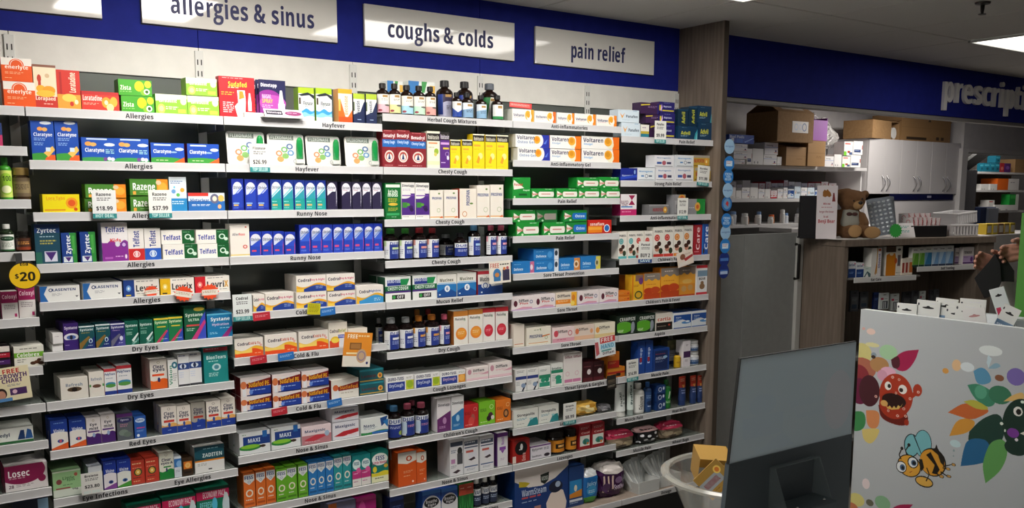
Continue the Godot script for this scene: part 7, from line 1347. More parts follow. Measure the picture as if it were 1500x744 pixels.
func structure() -> void:
	var white := noise_mat("c9c7c8", "d3d1d1", Vector3(1.5, 1.5, 1.5), 0.7)
	var navy := noise_mat("1f2780", "232c8a", Vector3(2, 2, 2), 0.7)
	navy.metallic_specular = 0.25
	wall_part("floor", Vector3(-3, -0.05, -3.2), Vector3(12.6, 0, 6), noise_mat("6e6a64", "7c7770", Vector3(0.9, 0.9, 0.9), 0.45))
	# ceiling: a dark void above laid-in tiles
	var ceil := Node3D.new()
	ceil.name = "ceiling"
	add_child(ceil)
	struct(ceil)
	var tile_m := noise_mat("cbc8c4", "dad7d3", Vector3(7, 7, 7), 0.9, 0.09, 3)
	wall_part("slab", Vector3(-3, CEIL + 0.06, -0.3), Vector3(12.6, CEIL + 0.12, 2.83), mat("242220", 0.9), ceil)
	wall_part("slab", Vector3(-3, CEIL, 2.83), Vector3(12.6, CEIL + 0.12, 6), tile_m, ceil)
	wall_part("slab", Vector3(-3, CEIL, -3.2), Vector3(12.6, CEIL + 0.12, -0.3), tile_m, ceil)
	for k in 26:
		var x0 := 0.31 + 0.6 * (k - 6)
		for r in [[-0.298, 0.42], [0.42, 1.62], [1.62, 2.826]]:
			var z0: float = r[0]
			if r[0] == 0.42 and k - 6 in [0, 2, 3, 7]:
				z0 = 1.02
			if r[0] == 1.62 and k - 6 == -4:
				continue
			wall_part("ceiling_tile", Vector3(maxf(x0 + 0.005, -3.0), CEIL, z0 + 0.005), Vector3(minf(x0 + 0.595, 12.59), CEIL + 0.014, r[1] - 0.005), tile_m, ceil, 0.003)
	wall_part("wall_back", Vector3(-3, 0, -0.36), Vector3(3.03, CEIL, -0.27), white)
	wall_part("wall_left", Vector3(-3.08, 0, -3.2), Vector3(-3, CEIL, 6), white)
	wall_part("wall_front", Vector3(-3, 0, 6), Vector3(12.6, CEIL, 6.08), white)
	wall_part("wall_right", Vector3(12.52, 0, -3.2), Vector3(12.6, CEIL, 6), white)
	wall_part("wall_dispensary_side", Vector3(2.95, 0, -1.95), Vector3(3.03, CEIL, -0.36), white)
	wall_part("wall_dispensary_back", Vector3(2.95, 0, -2.03), Vector3(8.0, CEIL, -1.95), white)
	wall_part("wall_storeroom_back", Vector3(8.0, 0, -3.08), Vector3(12.6, CEIL, -3.0), white)
	wall_part("wall_storeroom_side", Vector3(7.94, 0, -3.0), Vector3(8.0, CEIL, -1.58), white)
	wall_part("wall_storeroom_front", Vector3(9.75, 0, -1.58), Vector3(12.6, CEIL, -1.5), white)
	wall_part("wall_over_doorway", Vector3(7.94, 2.02, -1.58), Vector3(9.75, CEIL, -1.5), white)
	var jamb := mat("cfcdcd", 0.5)
	wall_part("trim_1", Vector3(7.9, 0, -1.6), Vector3(8.0, 2.06, -1.48), jamb, self, 0.004)
	wall_part("trim_2", Vector3(8.0, 2.02, -1.6), Vector3(9.75, 2.06, -1.48), jamb, self, 0.004)
	# navy boards over the shelves and over the dispensary opening
	var fas := Node3D.new()
	fas.name = "trim_3"
	add_child(fas)
	struct(fas)
	var cuts := [-3.0, -1.8, -0.6, 0.6, 1.8, 3.0]
	for i in 5:
		wall_part("fascia_panel", Vector3(cuts[i] + 0.0008, 2.156, -0.27), Vector3(cuts[i + 1] - 0.0008, CEIL, -0.25), navy, fas, 0.001)
	var bulk := Node3D.new()
	bulk.name = "trim_4"
	add_child(bulk)
	struct(bulk)
	wall_part("bulkhead", Vector3(3.03, 2.15, -0.3), Vector3(12.52, CEIL, -0.225), navy, bulk, 0.001)
	wall_part("bulkhead_edge", Vector3(3.03, 2.126, -0.29), Vector3(12.52, 2.15, -0.235), mat("8e8a88", 0.5), bulk, 0.002)
	var pw := lettering("prescriptions", 0.225, 0.02, mat("eeecec", 0.4), bulk, Vector3(6.1, 2.318, -0.213), 1.48)
	pw.name = "lettering"
	# sprinkler
	var sp := thing("sprinkler", "dark ceiling sprinkler head hanging below the tiles", "sprinkler", Vector3(3.581, CEIL, 1.0))
	var st := st_new()
	lathe(st, [[0, -0.001], [0.033, -0.001], [0.03, -0.008], [0.012, -0.012], [0, -0.012]], 16)
	obj("flange", st, mat("4a4644", 0.4, 0.6), sp)
	st = st_new()
	lathe(st, [[0.009, -0.012], [0.008, -0.03], [0.005, -0.05], [0, -0.05]], 10)
	lathe(st, [[0, -0.052], [0.016, -0.052], [0.016, -0.049], [0, -0.049]], 12)
	obj("nozzle", st, mat("2c2826", 0.4, 0.6), sp)

func signs() -> void:
	var board := StandardMaterial3D.new()
	board.albedo_color = Color("e9e6e0")
	board.roughness = 0.05
	board.metallic_specular = 0.6
	var ink := mat("262a5e", 0.5)
	var data := [[-0.44, 0.282, "", 0.0, "blank part of a white glossy aisle sign at far left"], [0.41, 1.133, "allergies & sinus", 0.53, "white glossy aisle sign reading allergies and sinus"], [1.25, 1.974, "coughs & colds", 0.508, "white glossy aisle sign reading coughs and colds"], [2.09, 2.816, "pain relief", 0.331, "white glossy aisle sign reading pain relief"]]
	for s in data:
		var t := thing("aisle_sign", s[4], "sign", Vector3((s[0] + s[1]) / 2.0, 2.222, -0.243), 0, "aisle signs over the shelves")
		box_part("board", Vector3(0, 0.081, 0), Vector3(s[1] - s[0], 0.162, 0.012), board, t, 0.001)
		box_part("backing", Vector3(0, 0.079, -0.0065), Vector3(s[1] - s[0] + 0.004, 0.166, 0.001), mat("14142c", 0.6), t)
		if s[2] != "":
			lettering(s[2], 0.092, 0.002, ink, t, Vector3({"allergies & sinus": 0.0, "coughs & colds": -0.008, "pain relief": 0.001}[s[2]], 0.074, 0.0065), s[3])

func shelf_wall() -> void:
	var metal := clear_mat("a9b5ae", 0.3, 0.08)
	var strip_m := mat("cdcdcf", 0.4)
	var ink := mat("23252c", 0.6)
	var upper := noise_mat("dedcd6", "e6e4de", Vector3(2, 2, 2), 0.6)
	var glass := mat("747a76", 0.22, 0.4)
	# back panels and slotted posts of each bay
	for k in range(-1, 5):
		var t := thing("back_panel", ["leftmost", "allergies", "hayfever", "cough", "anti-inflammatory", "rightmost pain relief"][k + 1] + " bay back panel, white above and dark mirror below", "panel", Vector3(k * 0.6 + 0.3, 0, -0.26), 0, "back panels of the shelf bays")
		box_part("white_board", Vector3(0, 2.1, 0.004), Vector3(0.598, 0.112, 0.012), upper, t, 0.001)
		box_part("mirror", Vector3(0, 1.1, -0.002), Vector3(0.598, 1.888, 0.008), glass, t)
	for k in 6:
		var t := thing("slotted_post", ["first", "second", "third", "fourth", "fifth", "sixth"][k] + " slotted steel shelf post from the left", "post", Vector3(k * 0.6 if k < 5 else 2.985, 0, -0.247), 0, "slotted posts between the bays")
		box_part("channel", Vector3(0, 1.08, 0), Vector3(0.03, 2.13, 0.008), mat("d6d6d2", 0.4), t, 0.001)
		for i in 6:
			for s in [-0.0065, 0.0065]:
				box_part("slot", Vector3(s, 2.105 - 0.04 * i, 0.0042), Vector3(0.0035, 0.019, 0.0012), mat("1c1a1a", 0.8), t)
	# shelves
	var panel_mesh := st_new()
	bx(panel_mesh, Vector3(0, -0.006, -0.122), Vector3(0.592, 0.008, 0.244), 0.001)
	var pm := panel_mesh.commit()
	var strip_st := st_new()
	bx(strip_st, Vector3(0, -0.0142, 0), Vector3(0.5972, 0.0284, 0.005), 0.0012)
	bx(strip_st, Vector3(0, -0.0274, 0.0042), Vector3(0.5972, 0.002, 0.0036), 0.0004)
	var sm := strip_st.commit()
	var br := st_new()
	bx(br, Vector3(0, -0.028, -0.14), Vector3(0.003, 0.036, 0.2), 0.001)
	var bm := br.commit()
	for s in SHELVES:
		if s[2] < 250:
			continue
		var t := thing("display_shelf", "grey-green glass shelf with white label edge: " + s[0], "shelf", Vector3(s[1] * 0.6 - 0.3, s[2] / 1000.0, 0), 0, "shelves of the wall display")
		obj_mesh("panel", pm, metal, t)
		var so := obj_mesh("label_strip", sm, strip_m, t)
		so.position.z = 0.0005
		for e in [-0.285, 0.285]:
			var b := obj_mesh("bracket", bm, mat("85888a", 0.4, 0.5), t)
			b.position.x = e
		for w in s[4]:
			lettering(w[0], 0.0205, 0.0006, ink, t, Vector3(w[1] / 1000.0 - t.position.x, -0.0142, 0.0034))
	# base deck
	var t2 := thing("base_deck", "wood laminate base deck with white dosage edge at the bottom of shelves", "shelf", Vector3(1.2, 0, 0))
	box_part("deck", Vector3(0, 0.178, -0.105), Vector3(3.58, 0.03, 0.3), noise_mat("8d7f74", "a39488", Vector3(3, 3, 3), 0.5), t2, 0.001)
	box_part("plinth", Vector3(0, 0.08, -0.12), Vector3(3.58, 0.16, 0.24), mat("2a2a2c", 0.6), t2)
	for k in 6:
		box_part("label_strip", Vector3(-1.5 + 0.6 * k, 0.18, 0.048), Vector3(0.5972, 0.0284, 0.005), strip_m, t2, 0.0012)
	lettering("Dosage", 0.0205, 0.0006, ink, t2, Vector3(1.49, 0.18, 0.0512))
	# wood end panel
	var ep := thing("wood_end_panel", "tall grey-brown wood veneer end panel closing the shelf wall", "panel", Vector3(3.016, 0, 0))
	box_part("veneer", Vector3(0, CEIL / 2.0, -0.108), Vector3(0.03, CEIL - 0.002, 0.316), wood(), ep)
	box_part("edge_band", Vector3(0, CEIL / 2.0, 0.0515), Vector3(0.0305, CEIL - 0.002, 0.003), mat("4a4038", 0.5), ep)
	# strip of printed discs on the panel edge
	var ds := thing("disc_strip", "hanging strip of overlapping blue and pale printed discs on the wood panel edge", "sign", Vector3(3.045, 0, 0.062))
	var discs := [["plaindisc", 95, 92], ["bluedisc", 170, 92], ["bluedisctext", 228, 87], ["plaindisc", 290, 84], ["reddisc", 350, 78], ["bluedisctext", 425, 77], ["plaindisc", 478, 72], ["bluedisc", 540, 68], ["navydisc", 600, 65], ["navydiscw", 655, 60]]
	for i in discs.size():
		var d = discs[i]
		var o := disc_part("disc", d[0], 0.036, ds)
		o.position = Vector3((d[2] - 78.0) * 0.0004, 1.87 - (d[1] - 95.0) * 0.001095, 0.0012 * (i % 2))

func disc_part(called: String, n: String, r: float, parent: Node) -> MeshInstance3D:
	var st := st_new()
	var u: Rect2 = cells[n].uv
	var pts := PackedVector2Array()
	for k in 28:
		pts.append(Vector2(cos(TAU * k / 28.0), sin(TAU * k / 28.0)) * r)
	prism(st, pts, -0.0006, 0.0006, Transform3D(), func(v: Vector2) -> Vector2: return u.position + Vector2(0.5 + 0.499 * v.x / r, 0.5 - 0.499 * v.y / r) * u.size)
	return obj(called, st, print_mat(n), parent)

func stock() -> void:
	var kind_name := {"b": "medicine_carton", "o": "medicine_bottle", "j": "medicine_jar", "u": "ointment_tube", "k": "blister_pack", "g": "product_bag"}
	var kind_cat := {"b": "carton", "o": "bottle", "j": "jar", "u": "tube", "k": "blister pack", "g": "bag"}
	var by_shelf := [["eye", "eye_drop_carton"], ["allerg", "allergy_carton"], ["hayfever", "nasal_spray_carton"], ["nose", "nasal_spray_carton"], ["cold", "cold_relief_carton"], ["throat", "throat_carton"], ["cough", "cough_carton"], ["mucus", "cough_carton"], ["lozenges", "throat_carton"], ["pain", "pain_relief_carton"], ["inflam", "pain_relief_carton"], ["aspirin", "pain_relief_carton"]]
	for s in SHELVES:
		kind_name["b"] = "medicine_carton"
		for q in by_shelf:
			if s[0].contains(q[0]):
				kind_name["b"] = q[1]
				break
		var y: float = s[2] / 1000.0
		var count := {}
		for i in s[5]:
			var key := "%s/%s/%s" % [i[0], i[4] > 0, i[5] < -40]
			count[key] = count.get(key, 0) + 1
		var seen := {}
		for i in s[5]:
			var n: String = i[0]
			var d: Array = DESIGNS[n]
			var key := "%s/%s/%s" % [n, i[4] > 0, i[5] < -40]
			var k: int = seen.get(key, 0)
			seen[key] = k + 1
			var m: int = count[key]
			var base_label := ""
			if m > 1:
				base_label = "%s of %s " % [ORD[k], NUM[m]]
			var stacked: bool = i[4] > 0
			var kind: String = d[0]
			var rows: int = s[3] if kind == "b" and i[5] > -40 else 1
			var depth: float = d[1] / 1000.0
			for r in rows:
				var z: float = i[5] / 1000.0 - r * (depth + 0.003)
				if r > 0 and z - depth < -0.243:
					break
				var o := article(n, i[2] / 1000.0, i[3] / 1000.0)
				o.name = numbered(kind_name[kind])
				add_child(o, true)
				o.position = Vector3(i[1] / 1000.0 + (rng.randf_range(-0.0004, 0.0004) if r == 0 else rng.randf_range(-0.001, 0.001)), y + i[4] / 1000.0 - 0.0015, z)
				if kind == "b" and r == 0:
					o.position.z += rng.randf_range(-0.004, 0.003)
				var where: String = ["", "second-row ", "third-row "][r] + ("upper " if stacked else "")
				if i[5] < -40:
					where = "rear " + where
				var label: String = base_label + where + d[2] + " on " + s[0]
				if label.split(" ").size() > 16:
					label = base_label + where + d[2].get_slice(" with ", 0) + " on " + s[0]
				if label.split(" ").size() > 16:
					label = ORD[k] + " " + where + d[2].get_slice(" with ", 0) + " on " + s[0]
				tag(o, label, kind_cat[kind], kind_cat[kind] + "s on the " + s[0])

func tickets() -> void:
	for c in CARDS:
		var n: String = c[3]
		var w: float = c[7] / 1000.0
		var h: float = c[8] / 1000.0
		var t := Node3D.new()
		var o: MeshInstance3D
		match c[10]:
			"disc":
				t.free()
				var q := thing(c[0], c[1], c[2], Vector3(c[4], c[5], c[6]) / 1000.0)
				o = disc_part("face", n, h / 2.0, q)
				o.scale.x = w / h
				var st := st_new()
				bx(st, Vector3(-0.012, h * 0.52, -0.004), Vector3(0.018, 0.05, 0.0012))
				bx(st, Vector3(-0.012, h * 0.52 + 0.024, -0.02), Vector3(0.018, 0.0012, 0.03))
				obj("hanger_arm", st, mat("3a3a3c", 0.5), q)
				continue
			"star":
				t.free()
				var st := st_new()
				var u: Rect2 = cells[n].uv
				var pts := PackedVector2Array()
				for k in 28:
					var r := 0.5 if k % 2 == 0 else 0.4
					pts.append(Vector2(cos(TAU * k / 28.0) * w * r, sin(TAU * k / 28.0) * h * r))
				prism(st, pts, -0.0006, 0.0006, Transform3D(), func(v: Vector2) -> Vector2: return u.position + Vector2(0.5 + v.x / w, 0.5 - v.y / h) * u.size)
				o = obj(c[0], st, print_mat(n))
				o.position = Vector3(c[4], c[5], c[6]) / 1000.0
				o.rotation_degrees.z = c[9]
			_:
				t.free()
				var st := st_new()
				var uv := uv4(n)
				var sd: Vector2 = cells[n].side
				var a := Vector3(-w / 2, -h / 2, 0.0006)
				var b := Vector3(w / 2, -h / 2, 0.0006)
				var e := Vector3(w / 2, h / 2, 0.0006)
				var f := Vector3(-w / 2, h / 2, 0.0006)
				var k := Vector3(0, 0, -0.0012)
				quad(st, a, b, e, f, Vector3.BACK, uv)
				quad(st, a + k, b + k, e + k, f + k, Vector3.FORWARD, [sd, sd, sd, sd])
				for q in [[a, b], [b, e], [e, f], [f, a]]:
					var nn: Vector3 = (q[1] - q[0]).cross(Vector3.BACK).normalized()
					quad(st, q[0], q[1], q[1] + k, q[0] + k, nn, [sd, sd, sd, sd])
				o = obj(c[0], st, print_mat(n))
				o.position = Vector3(c[4], c[5], c[6]) / 1000.0
				o.rotation_degrees.z = c[9]
		tag(o, c[1], c[2], c[2] + "s on the shelf edges")
	# display tray in front of the violet spray cards
	var tr := thing("display_tray", "white card display tray under the navy and violet spray cards", "tray", Vector3(0.785, 1.9, 0.0))
	box_part("tray_floor", Vector3(-0.01, 0.009, -0.055), Vector3(0.2, 0.018, 0.105), mat("dcdcda", 0.5), tr, 0.001)
	var lip := MeshInstance3D.new()
	lip.name = "printed_lip"
	lip.mesh = unit_box("tray")
	lip.material_override = print_mat("tray")
	lip.scale = Vector3(0.14, 0.035, 0.002)
	lip.position = Vector3(0.025, 0.006, 0.022)
	lip.rotation_degrees.x = -38
	tr.add_child(lip)
	box_part("lip_underside", Vector3(0.02, 0.004, 0.012), Vector3(0.15, 0.003, 0.03), mat("c8c8c6", 0.5), tr, 0.0005)

func placed_goods() -> void:
	for p in PLACED:
		var o := article(p[3], p[7] / 1000.0, p[8] / 1000.0, p[9] / 1000.0)
		o.name = numbered(p[0])
		add_child(o, true)
		o.position = Vector3(p[4], p[5], p[6]) / 1000.0
		o.rotation_degrees = Vector3(p[11], p[10], 0)
		tag(o, p[1], p[2], p[12])

func dispensary() -> void:
	placed_goods()
	var white := mat("d2d0d0", 0.45)
	# open shelves
	var un := thing("dispensary_shelving", "white dispensary shelving unit of three boards behind the half door", "shelving", Vector3(5.5, 0, -1.7))
	for q in [[1.838, 0.42, "shelf_board"], [1.585, 0.36, "shelf_board"], [1.39, 0.36, "shelf_board"], [1.1, 0.36, "shelf_board"]]:
		box_part(q[2], Vector3(0, q[0], -0.02), Vector3(1.96, 0.026, q[1]), white, un, 0.002)
	for x in [-0.98, 0.98]:
		box_part("side_panel", Vector3(x, 0.92, -0.04), Vector3(0.02, 1.83, 0.36), white, un, 0.002)
	box_part("back", Vector3(0, 0.92, -0.225), Vector3(1.96, 1.83, 0.01), mat("6a6866", 0.6), un)
	# white pill bottles and tubs on the lower board
	var spots := [[4.87, 0.05, 0.065], [4.95, 0.06, 0.1], [5.03, 0.055, 0.085], [5.1, 0.05, 0.06], [5.18, 0.05, 0.07], [5.25, 0.04, 0.095], [5.33, 0.045, 0.055], [5.4, 0.05, 0.07], [5.47, 0.04, 0.11], [5.56, 0.06, 0.08], [5.66, 0.05, 0.075]]
	for i in spots.size():
		var s = spots[i]
		var t := thing("pill_bottle", ORD[i] + " pill bottle from left on the lower dispensary shelf", "bottle", Vector3(s[0], 1.403, -1.56 - 0.05 * (i % 2)), 0, "pill bottles on the lower dispensary shelf")
		var st := st_new()
		var r: float = s[1] / 2.0
		var h: float = s[2]
		lathe(st, [[0, 0.001], [r, 0], [r, h * 0.68], [r * 0.72, h * 0.78]], 16)
		obj("bottle_body", st, mat(["dcdad8", "c8cdd6", "e4e2de", "b8784a"][i % 4], 0.4), t)
		st = st_new()
		lathe(st, [[r * 0.72, h * 0.76], [r * 0.86, h * 0.77], [r * 0.84, h * 0.98], [0, h]], 16)
		obj("cap", st, mat(["e8e8e6", "7a9ac8", "e8e8e6", "d86a3a"][i % 4], 0.4), t)
	var tub := thing("medicine_tub", "clear tub holding dark blue packs on the lower dispensary shelf", "tub", Vector3(5.86, 1.403, -1.6))
	box_part("tub_wall", Vector3(0, 0.06, 0), Vector3(0.18, 0.12, 0.14), clear_mat("d8e0e4", 0.25, 0.1), tub, 0.01)
	box_part("dark_packs", Vector3(-0.02, 0.05, 0), Vector3(0.11, 0.1, 0.1), mat("1c2450", 0.5), tub, 0.004)
	var bagst := st_new()
	var bm := blended([[Vector3(-0.1, 0.03, 0), Vector3(0.1, 0.03, 0), 0.05, 0.06], [Vector3(0.05, 0.03, 0), Vector3(0.09, 0.22, 0), 0.05, 0.03]], 0.014, 0.05, 0.012)
	var pb := obj_mesh("paper_bag", bm, mat("dcdad8", 0.6))
	pb.position = Vector3(5.5, 1.44, -1.28)
	tag(pb, "white pharmacy paper bag slumped behind the half door", "bag")
	var bstand := thing("work_bench", "dispensary work bench behind the half door", "bench", Vector3(5.6, 0, -1.2))
	box_part("bench_top", Vector3(0, 1.375, 0), Vector3(1.3, 0.03, 0.3), white, bstand, 0.003)
	box_part("bench_front", Vector3(0, 0.68, 0.13), Vector3(1.3, 1.36, 0.02), white, bstand)
	# open cartons on top
	var oc := thing("open_carton", "open brown cardboard carton with handwritten paper label on upper dispensary shelf", "carton", Vector3(5.36, 2.026, -1.53))
	carton_shell(oc, Vector3(0.42, 0.22, 0.3), "cardboard")
	var pt := MeshInstance3D.new()
	pt.name = "paper_label"
	pt.mesh = unit_box("papertag")
	pt.material_override = print_mat("papertag")
	pt.scale = Vector3(0.19, 0.085, 0.001)
	pt.position = Vector3(0.05, 0.07, 0.1545)
	oc.add_child(pt)
	var pu := thing("purple_crate", "open lilac plastic crate on the cardboard carton", "crate", Vector3(5.715, 2.05, -1.57))
	var lil := mat("a46cb4", 0.45)
	for q in [[Vector3(-0.12, 0.09, 0), Vector3(0.008, 0.18, 0.24)], [Vector3(0.12, 0.09, 0), Vector3(0.008, 0.18, 0.24)], [Vector3(0, 0.09, -0.12), Vector3(0.24, 0.18, 0.008)], [Vector3(0, 0.08, 0.12), Vector3(0.24, 0.16, 0.008)]]:
		box_part("crate_side", q[0], q[1], lil, pu, 0.002)
	box_part("crate_floor", Vector3(0, 0.004, 0), Vector3(0.24, 0.008, 0.24), lil, pu)
	var wrap := obj_mesh("plastic_bag", blended([[Vector3(0, 0.06, 0), Vector3(0.12, 0.09, 0), 0.07, 0.06], [Vector3(0.02, 0.1, 0), Vector3(-0.12, 0.25, -0.02), 0.06, 0.04], [Vector3(0.05, 0.1, 0), Vector3(0.03, 0.22, 0), 0.06, 0.03]], 0.018, 0.06, 0.03), clear_mat("dcdad8", 0.45, 0.2))
	wrap.position = Vector3(6.0, 2.0, -1.62)
	tag(wrap, "crumpled clear plastic bag beside the lilac crate", "bag")
	# cupboards
	var cb := mat("cbc8c9", 0.4)
	for k in 3:
		var x0 := 6.5 + k * 0.475
		var t := thing("wall_cupboard", ["left", "middle", "right"][k] + " white wall cupboard with two doors and bowed handles", "cupboard", Vector3(x0 + 0.2375, 1.636, -1.72), 0, "white wall cupboards in the dispensary")
		box_part("body", Vector3(0, 0.233, -0.012), Vector3(0.473, 0.466, 0.4), cb, t, 0.001)
		for s in [-1.0, 1.0]:
			var dr := box_part("door", Vector3(s * 0.118, 0.233, 0.197), Vector3(0.234, 0.464, 0.018), cb, t, 0.001)
			var st := st_new()
			var path := []
			for i in 9:
				var f := i / 8.0
				path.append(Vector3(s * 0.035 + sin(f * PI) * 0.012, 0.025 + 0.13 * f, 0.206 + sin(f * PI) * 0.028))
			tube(st, path, 0.005, 8)
			obj("handle", st, mat("b8b8ba", 0.25, 0.9), dr)
	var spl := thing("splashback", "dark navy glossy splashback strip beneath the white cupboards", "panel", Vector3(7.34, 1.58, -1.515))
	box_part("strip", Vector3(0, 0.028, 0), Vector3(1.0, 0.054, 0.008), mat("10143c", 0.15), spl, 0.001)
	box_part("socket", Vector3(0.1, 0.03, 0.006), Vector3(0.06, 0.02, 0.006), mat("8a8aa0", 0.4), spl, 0.001)
	var low := thing("base_cupboard", "white base cupboards under the navy splashback", "cupboard", Vector3(7.2, 0, -1.72))
	box_part("body", Vector3(0, 0.79, 0), Vector3(1.42, 1.576, 0.4), cb, low, 0.001)
	# cartons on the cupboards
	var c2 := thing("open_carton", "open brown carton with a white roll inside on the cupboard top", "carton", Vector3(6.72, 2.103, -1.65), 8)
	carton_open_front(c2, Vector3(0.5, 0.15, 0.26))
	var c3 := thing("storage_carton", "large brown printed cardboard carton on top of the cupboards", "carton", Vector3(7.42, 2.103, -1.56))
	var cm := MeshInstance3D.new()
	cm.name = "carton_body"
	cm.mesh = unit_box("cardprint")
	cm.material_override = print_mat("cardprint")
	cm.scale = Vector3(0.78, 0.23, 0.3)
	c3.add_child(cm)
	for q in [[-0.26, 12.0], [0.2, -10.0]]:
		box_part("flap", Vector3(q[0], 0.255, -0.15), Vector3(0.36, 0.004, 0.29), mat("93724c", 0.8), c3, 0.0, Transform3D(Basis(Vector3.BACK, deg_to_rad(q[1])), Vector3(0, 0, 0)))
	# storeroom shelves
	var sr := thing("storeroom_shelving", "white storeroom shelving seen through the doorway", "shelving", Vector3(10.5, 0, -2.5))
	for y in [1.888, 1.68, 1.44, 1.1]:
		box_part("shelf_board", Vector3(0.1, y - 0.013, -0.08), Vector3(1.5, 0.024, 0.36), white, sr, 0.002)
	box_part("back_board", Vector3(0.1, 1.0, -0.27), Vector3(1.5, 2.0, 0.01), noise_mat("6a5a4c", "7c6b5a", Vector3(4, 0.5, 4), 0.6), sr)
	box_part("side_panel", Vector3(-0.66, 1.0, -0.08), Vector3(0.02, 2.0, 0.36), mat("5a5450", 0.6), sr)
	var fol := thing("lever_file", "blue and grey file box standing by the storeroom doorway", "file", Vector3(9.15, 0.0, -1.9))
	box_part("stand", Vector3(0, 0.5, 0), Vector3(0.34, 1.0, 0.2), mat("6a6866", 0.6), fol, 0.003)
	box_part("spine", Vector3(0, 1.25, 0), Vector3(0.3, 0.5, 0.08), mat("2a3c6a", 0.5), fol, 0.003)
	box_part("sleeve", Vector3(0.06, 1.25, 0.05), Vector3(0.2, 0.48, 0.03), mat("9aa2b4", 0.3), fol, 0.003)
	var cov := thing("dark_cover", "dark folded equipment arm in the storeroom doorway", "equipment", Vector3(8.9, 1.78, -1.9))
	box_part("arm", Vector3(0.12, 0.2, 0), Vector3(0.5, 0.1, 0.06), mat("1c1a1a", 0.5), cov, 0.004, Transform3D(Basis(Vector3.BACK, 0.4), Vector3.ZERO))
	box_part("post", Vector3(-0.1, -0.84, 0), Vector3(0.2, 1.88, 0.06), mat("8a8a90", 0.4), cov, 0.004)

func carton_shell(t: Node3D, s: Vector3, n: String) -> void:
	var card := noise_mat("8f6e48", "9f7d55", Vector3(6, 6, 6), 0.85)
	for q in [[Vector3(-s.x / 2, s.y / 2, 0), Vector3(0.005, s.y, s.z)], [Vector3(s.x / 2, s.y / 2, 0), Vector3(0.005, s.y, s.z)], [Vector3(0, s.y / 2, s.z / 2), Vector3(s.x, s.y, 0.005)], [Vector3(0, s.y / 2, -s.z / 2), Vector3(s.x, s.y, 0.005)], [Vector3(0, 0.003, 0), Vector3(s.x, 0.005, s.z)]]:
		box_part("carton_side", q[0], q[1], card, t)
	var back := Transform3D(Basis(Vector3.RIGHT, 0.9), Vector3(0, s.y, -s.z / 2))
	box_part("flap", Vector3(0, 0, 0.07), Vector3(s.x, 0.004, 0.14), card, t, 0.0, Transform3D(Basis(Vector3.RIGHT, -0.5), Vector3(0, s.y, -s.z / 2)))
	box_part("flap", Vector3(0, 0, -0.07), Vector3(s.x, 0.004, 0.14), card, t, 0.0, Transform3D(Basis(Vector3.RIGHT, 0.55), Vector3(0, s.y, s.z / 2)))
	box_part("tape", Vector3(0, 0.002, -0.06), Vector3(s.x * 0.6, 0.001, 0.05), mat("c8c0b4", 0.25), t, 0.0, Transform3D(Basis(Vector3.RIGHT, 0.55), Vector3(0, s.y + 0.002, s.z / 2)))

func carton_open_front(t: Node3D, s: Vector3) -> void:
	var card := noise_mat("8f6e48", "9f7d55", Vector3(6, 6, 6), 0.85)
	var w := 0.42
	box_part("carton_side", Vector3(-s.x / 2, s.y / 2, 0), Vector3(0.005, s.y, s.z), card, t)
	box_part("carton_side", Vector3(s.x / 2, s.y / 2, 0), Vector3(0.005, s.y, s.z), card, t)
	box_part("carton_side", Vector3(0, s.y / 2, -s.z / 2), Vector3(s.x, s.y, 0.005), card, t)
	box_part("carton_side", Vector3(-s.x * 0.16, s.y / 2, s.z / 2), Vector3(s.x * 0.68, s.y, 0.005), card, t)
	box_part("carton_top", Vector3(0, s.y, 0), Vector3(s.x, 0.005, s.z), card, t)
	box_part("carton_floor", Vector3(0, 0.003, 0), Vector3(s.x, 0.005, s.z), card, t)
	var st := st_new()
	lathe(st, [[0, 0], [0.05, 0], [0.05, 0.1], [0.02, 0.1], [0, 0.1]], 18)
	var o := obj("paper_roll", st, mat("dcdad6", 0.7), t)
	o.position = Vector3(s.x * 0.34, 0.055, s.z / 2 - 0.11)
	o.rotation_degrees.x = 90

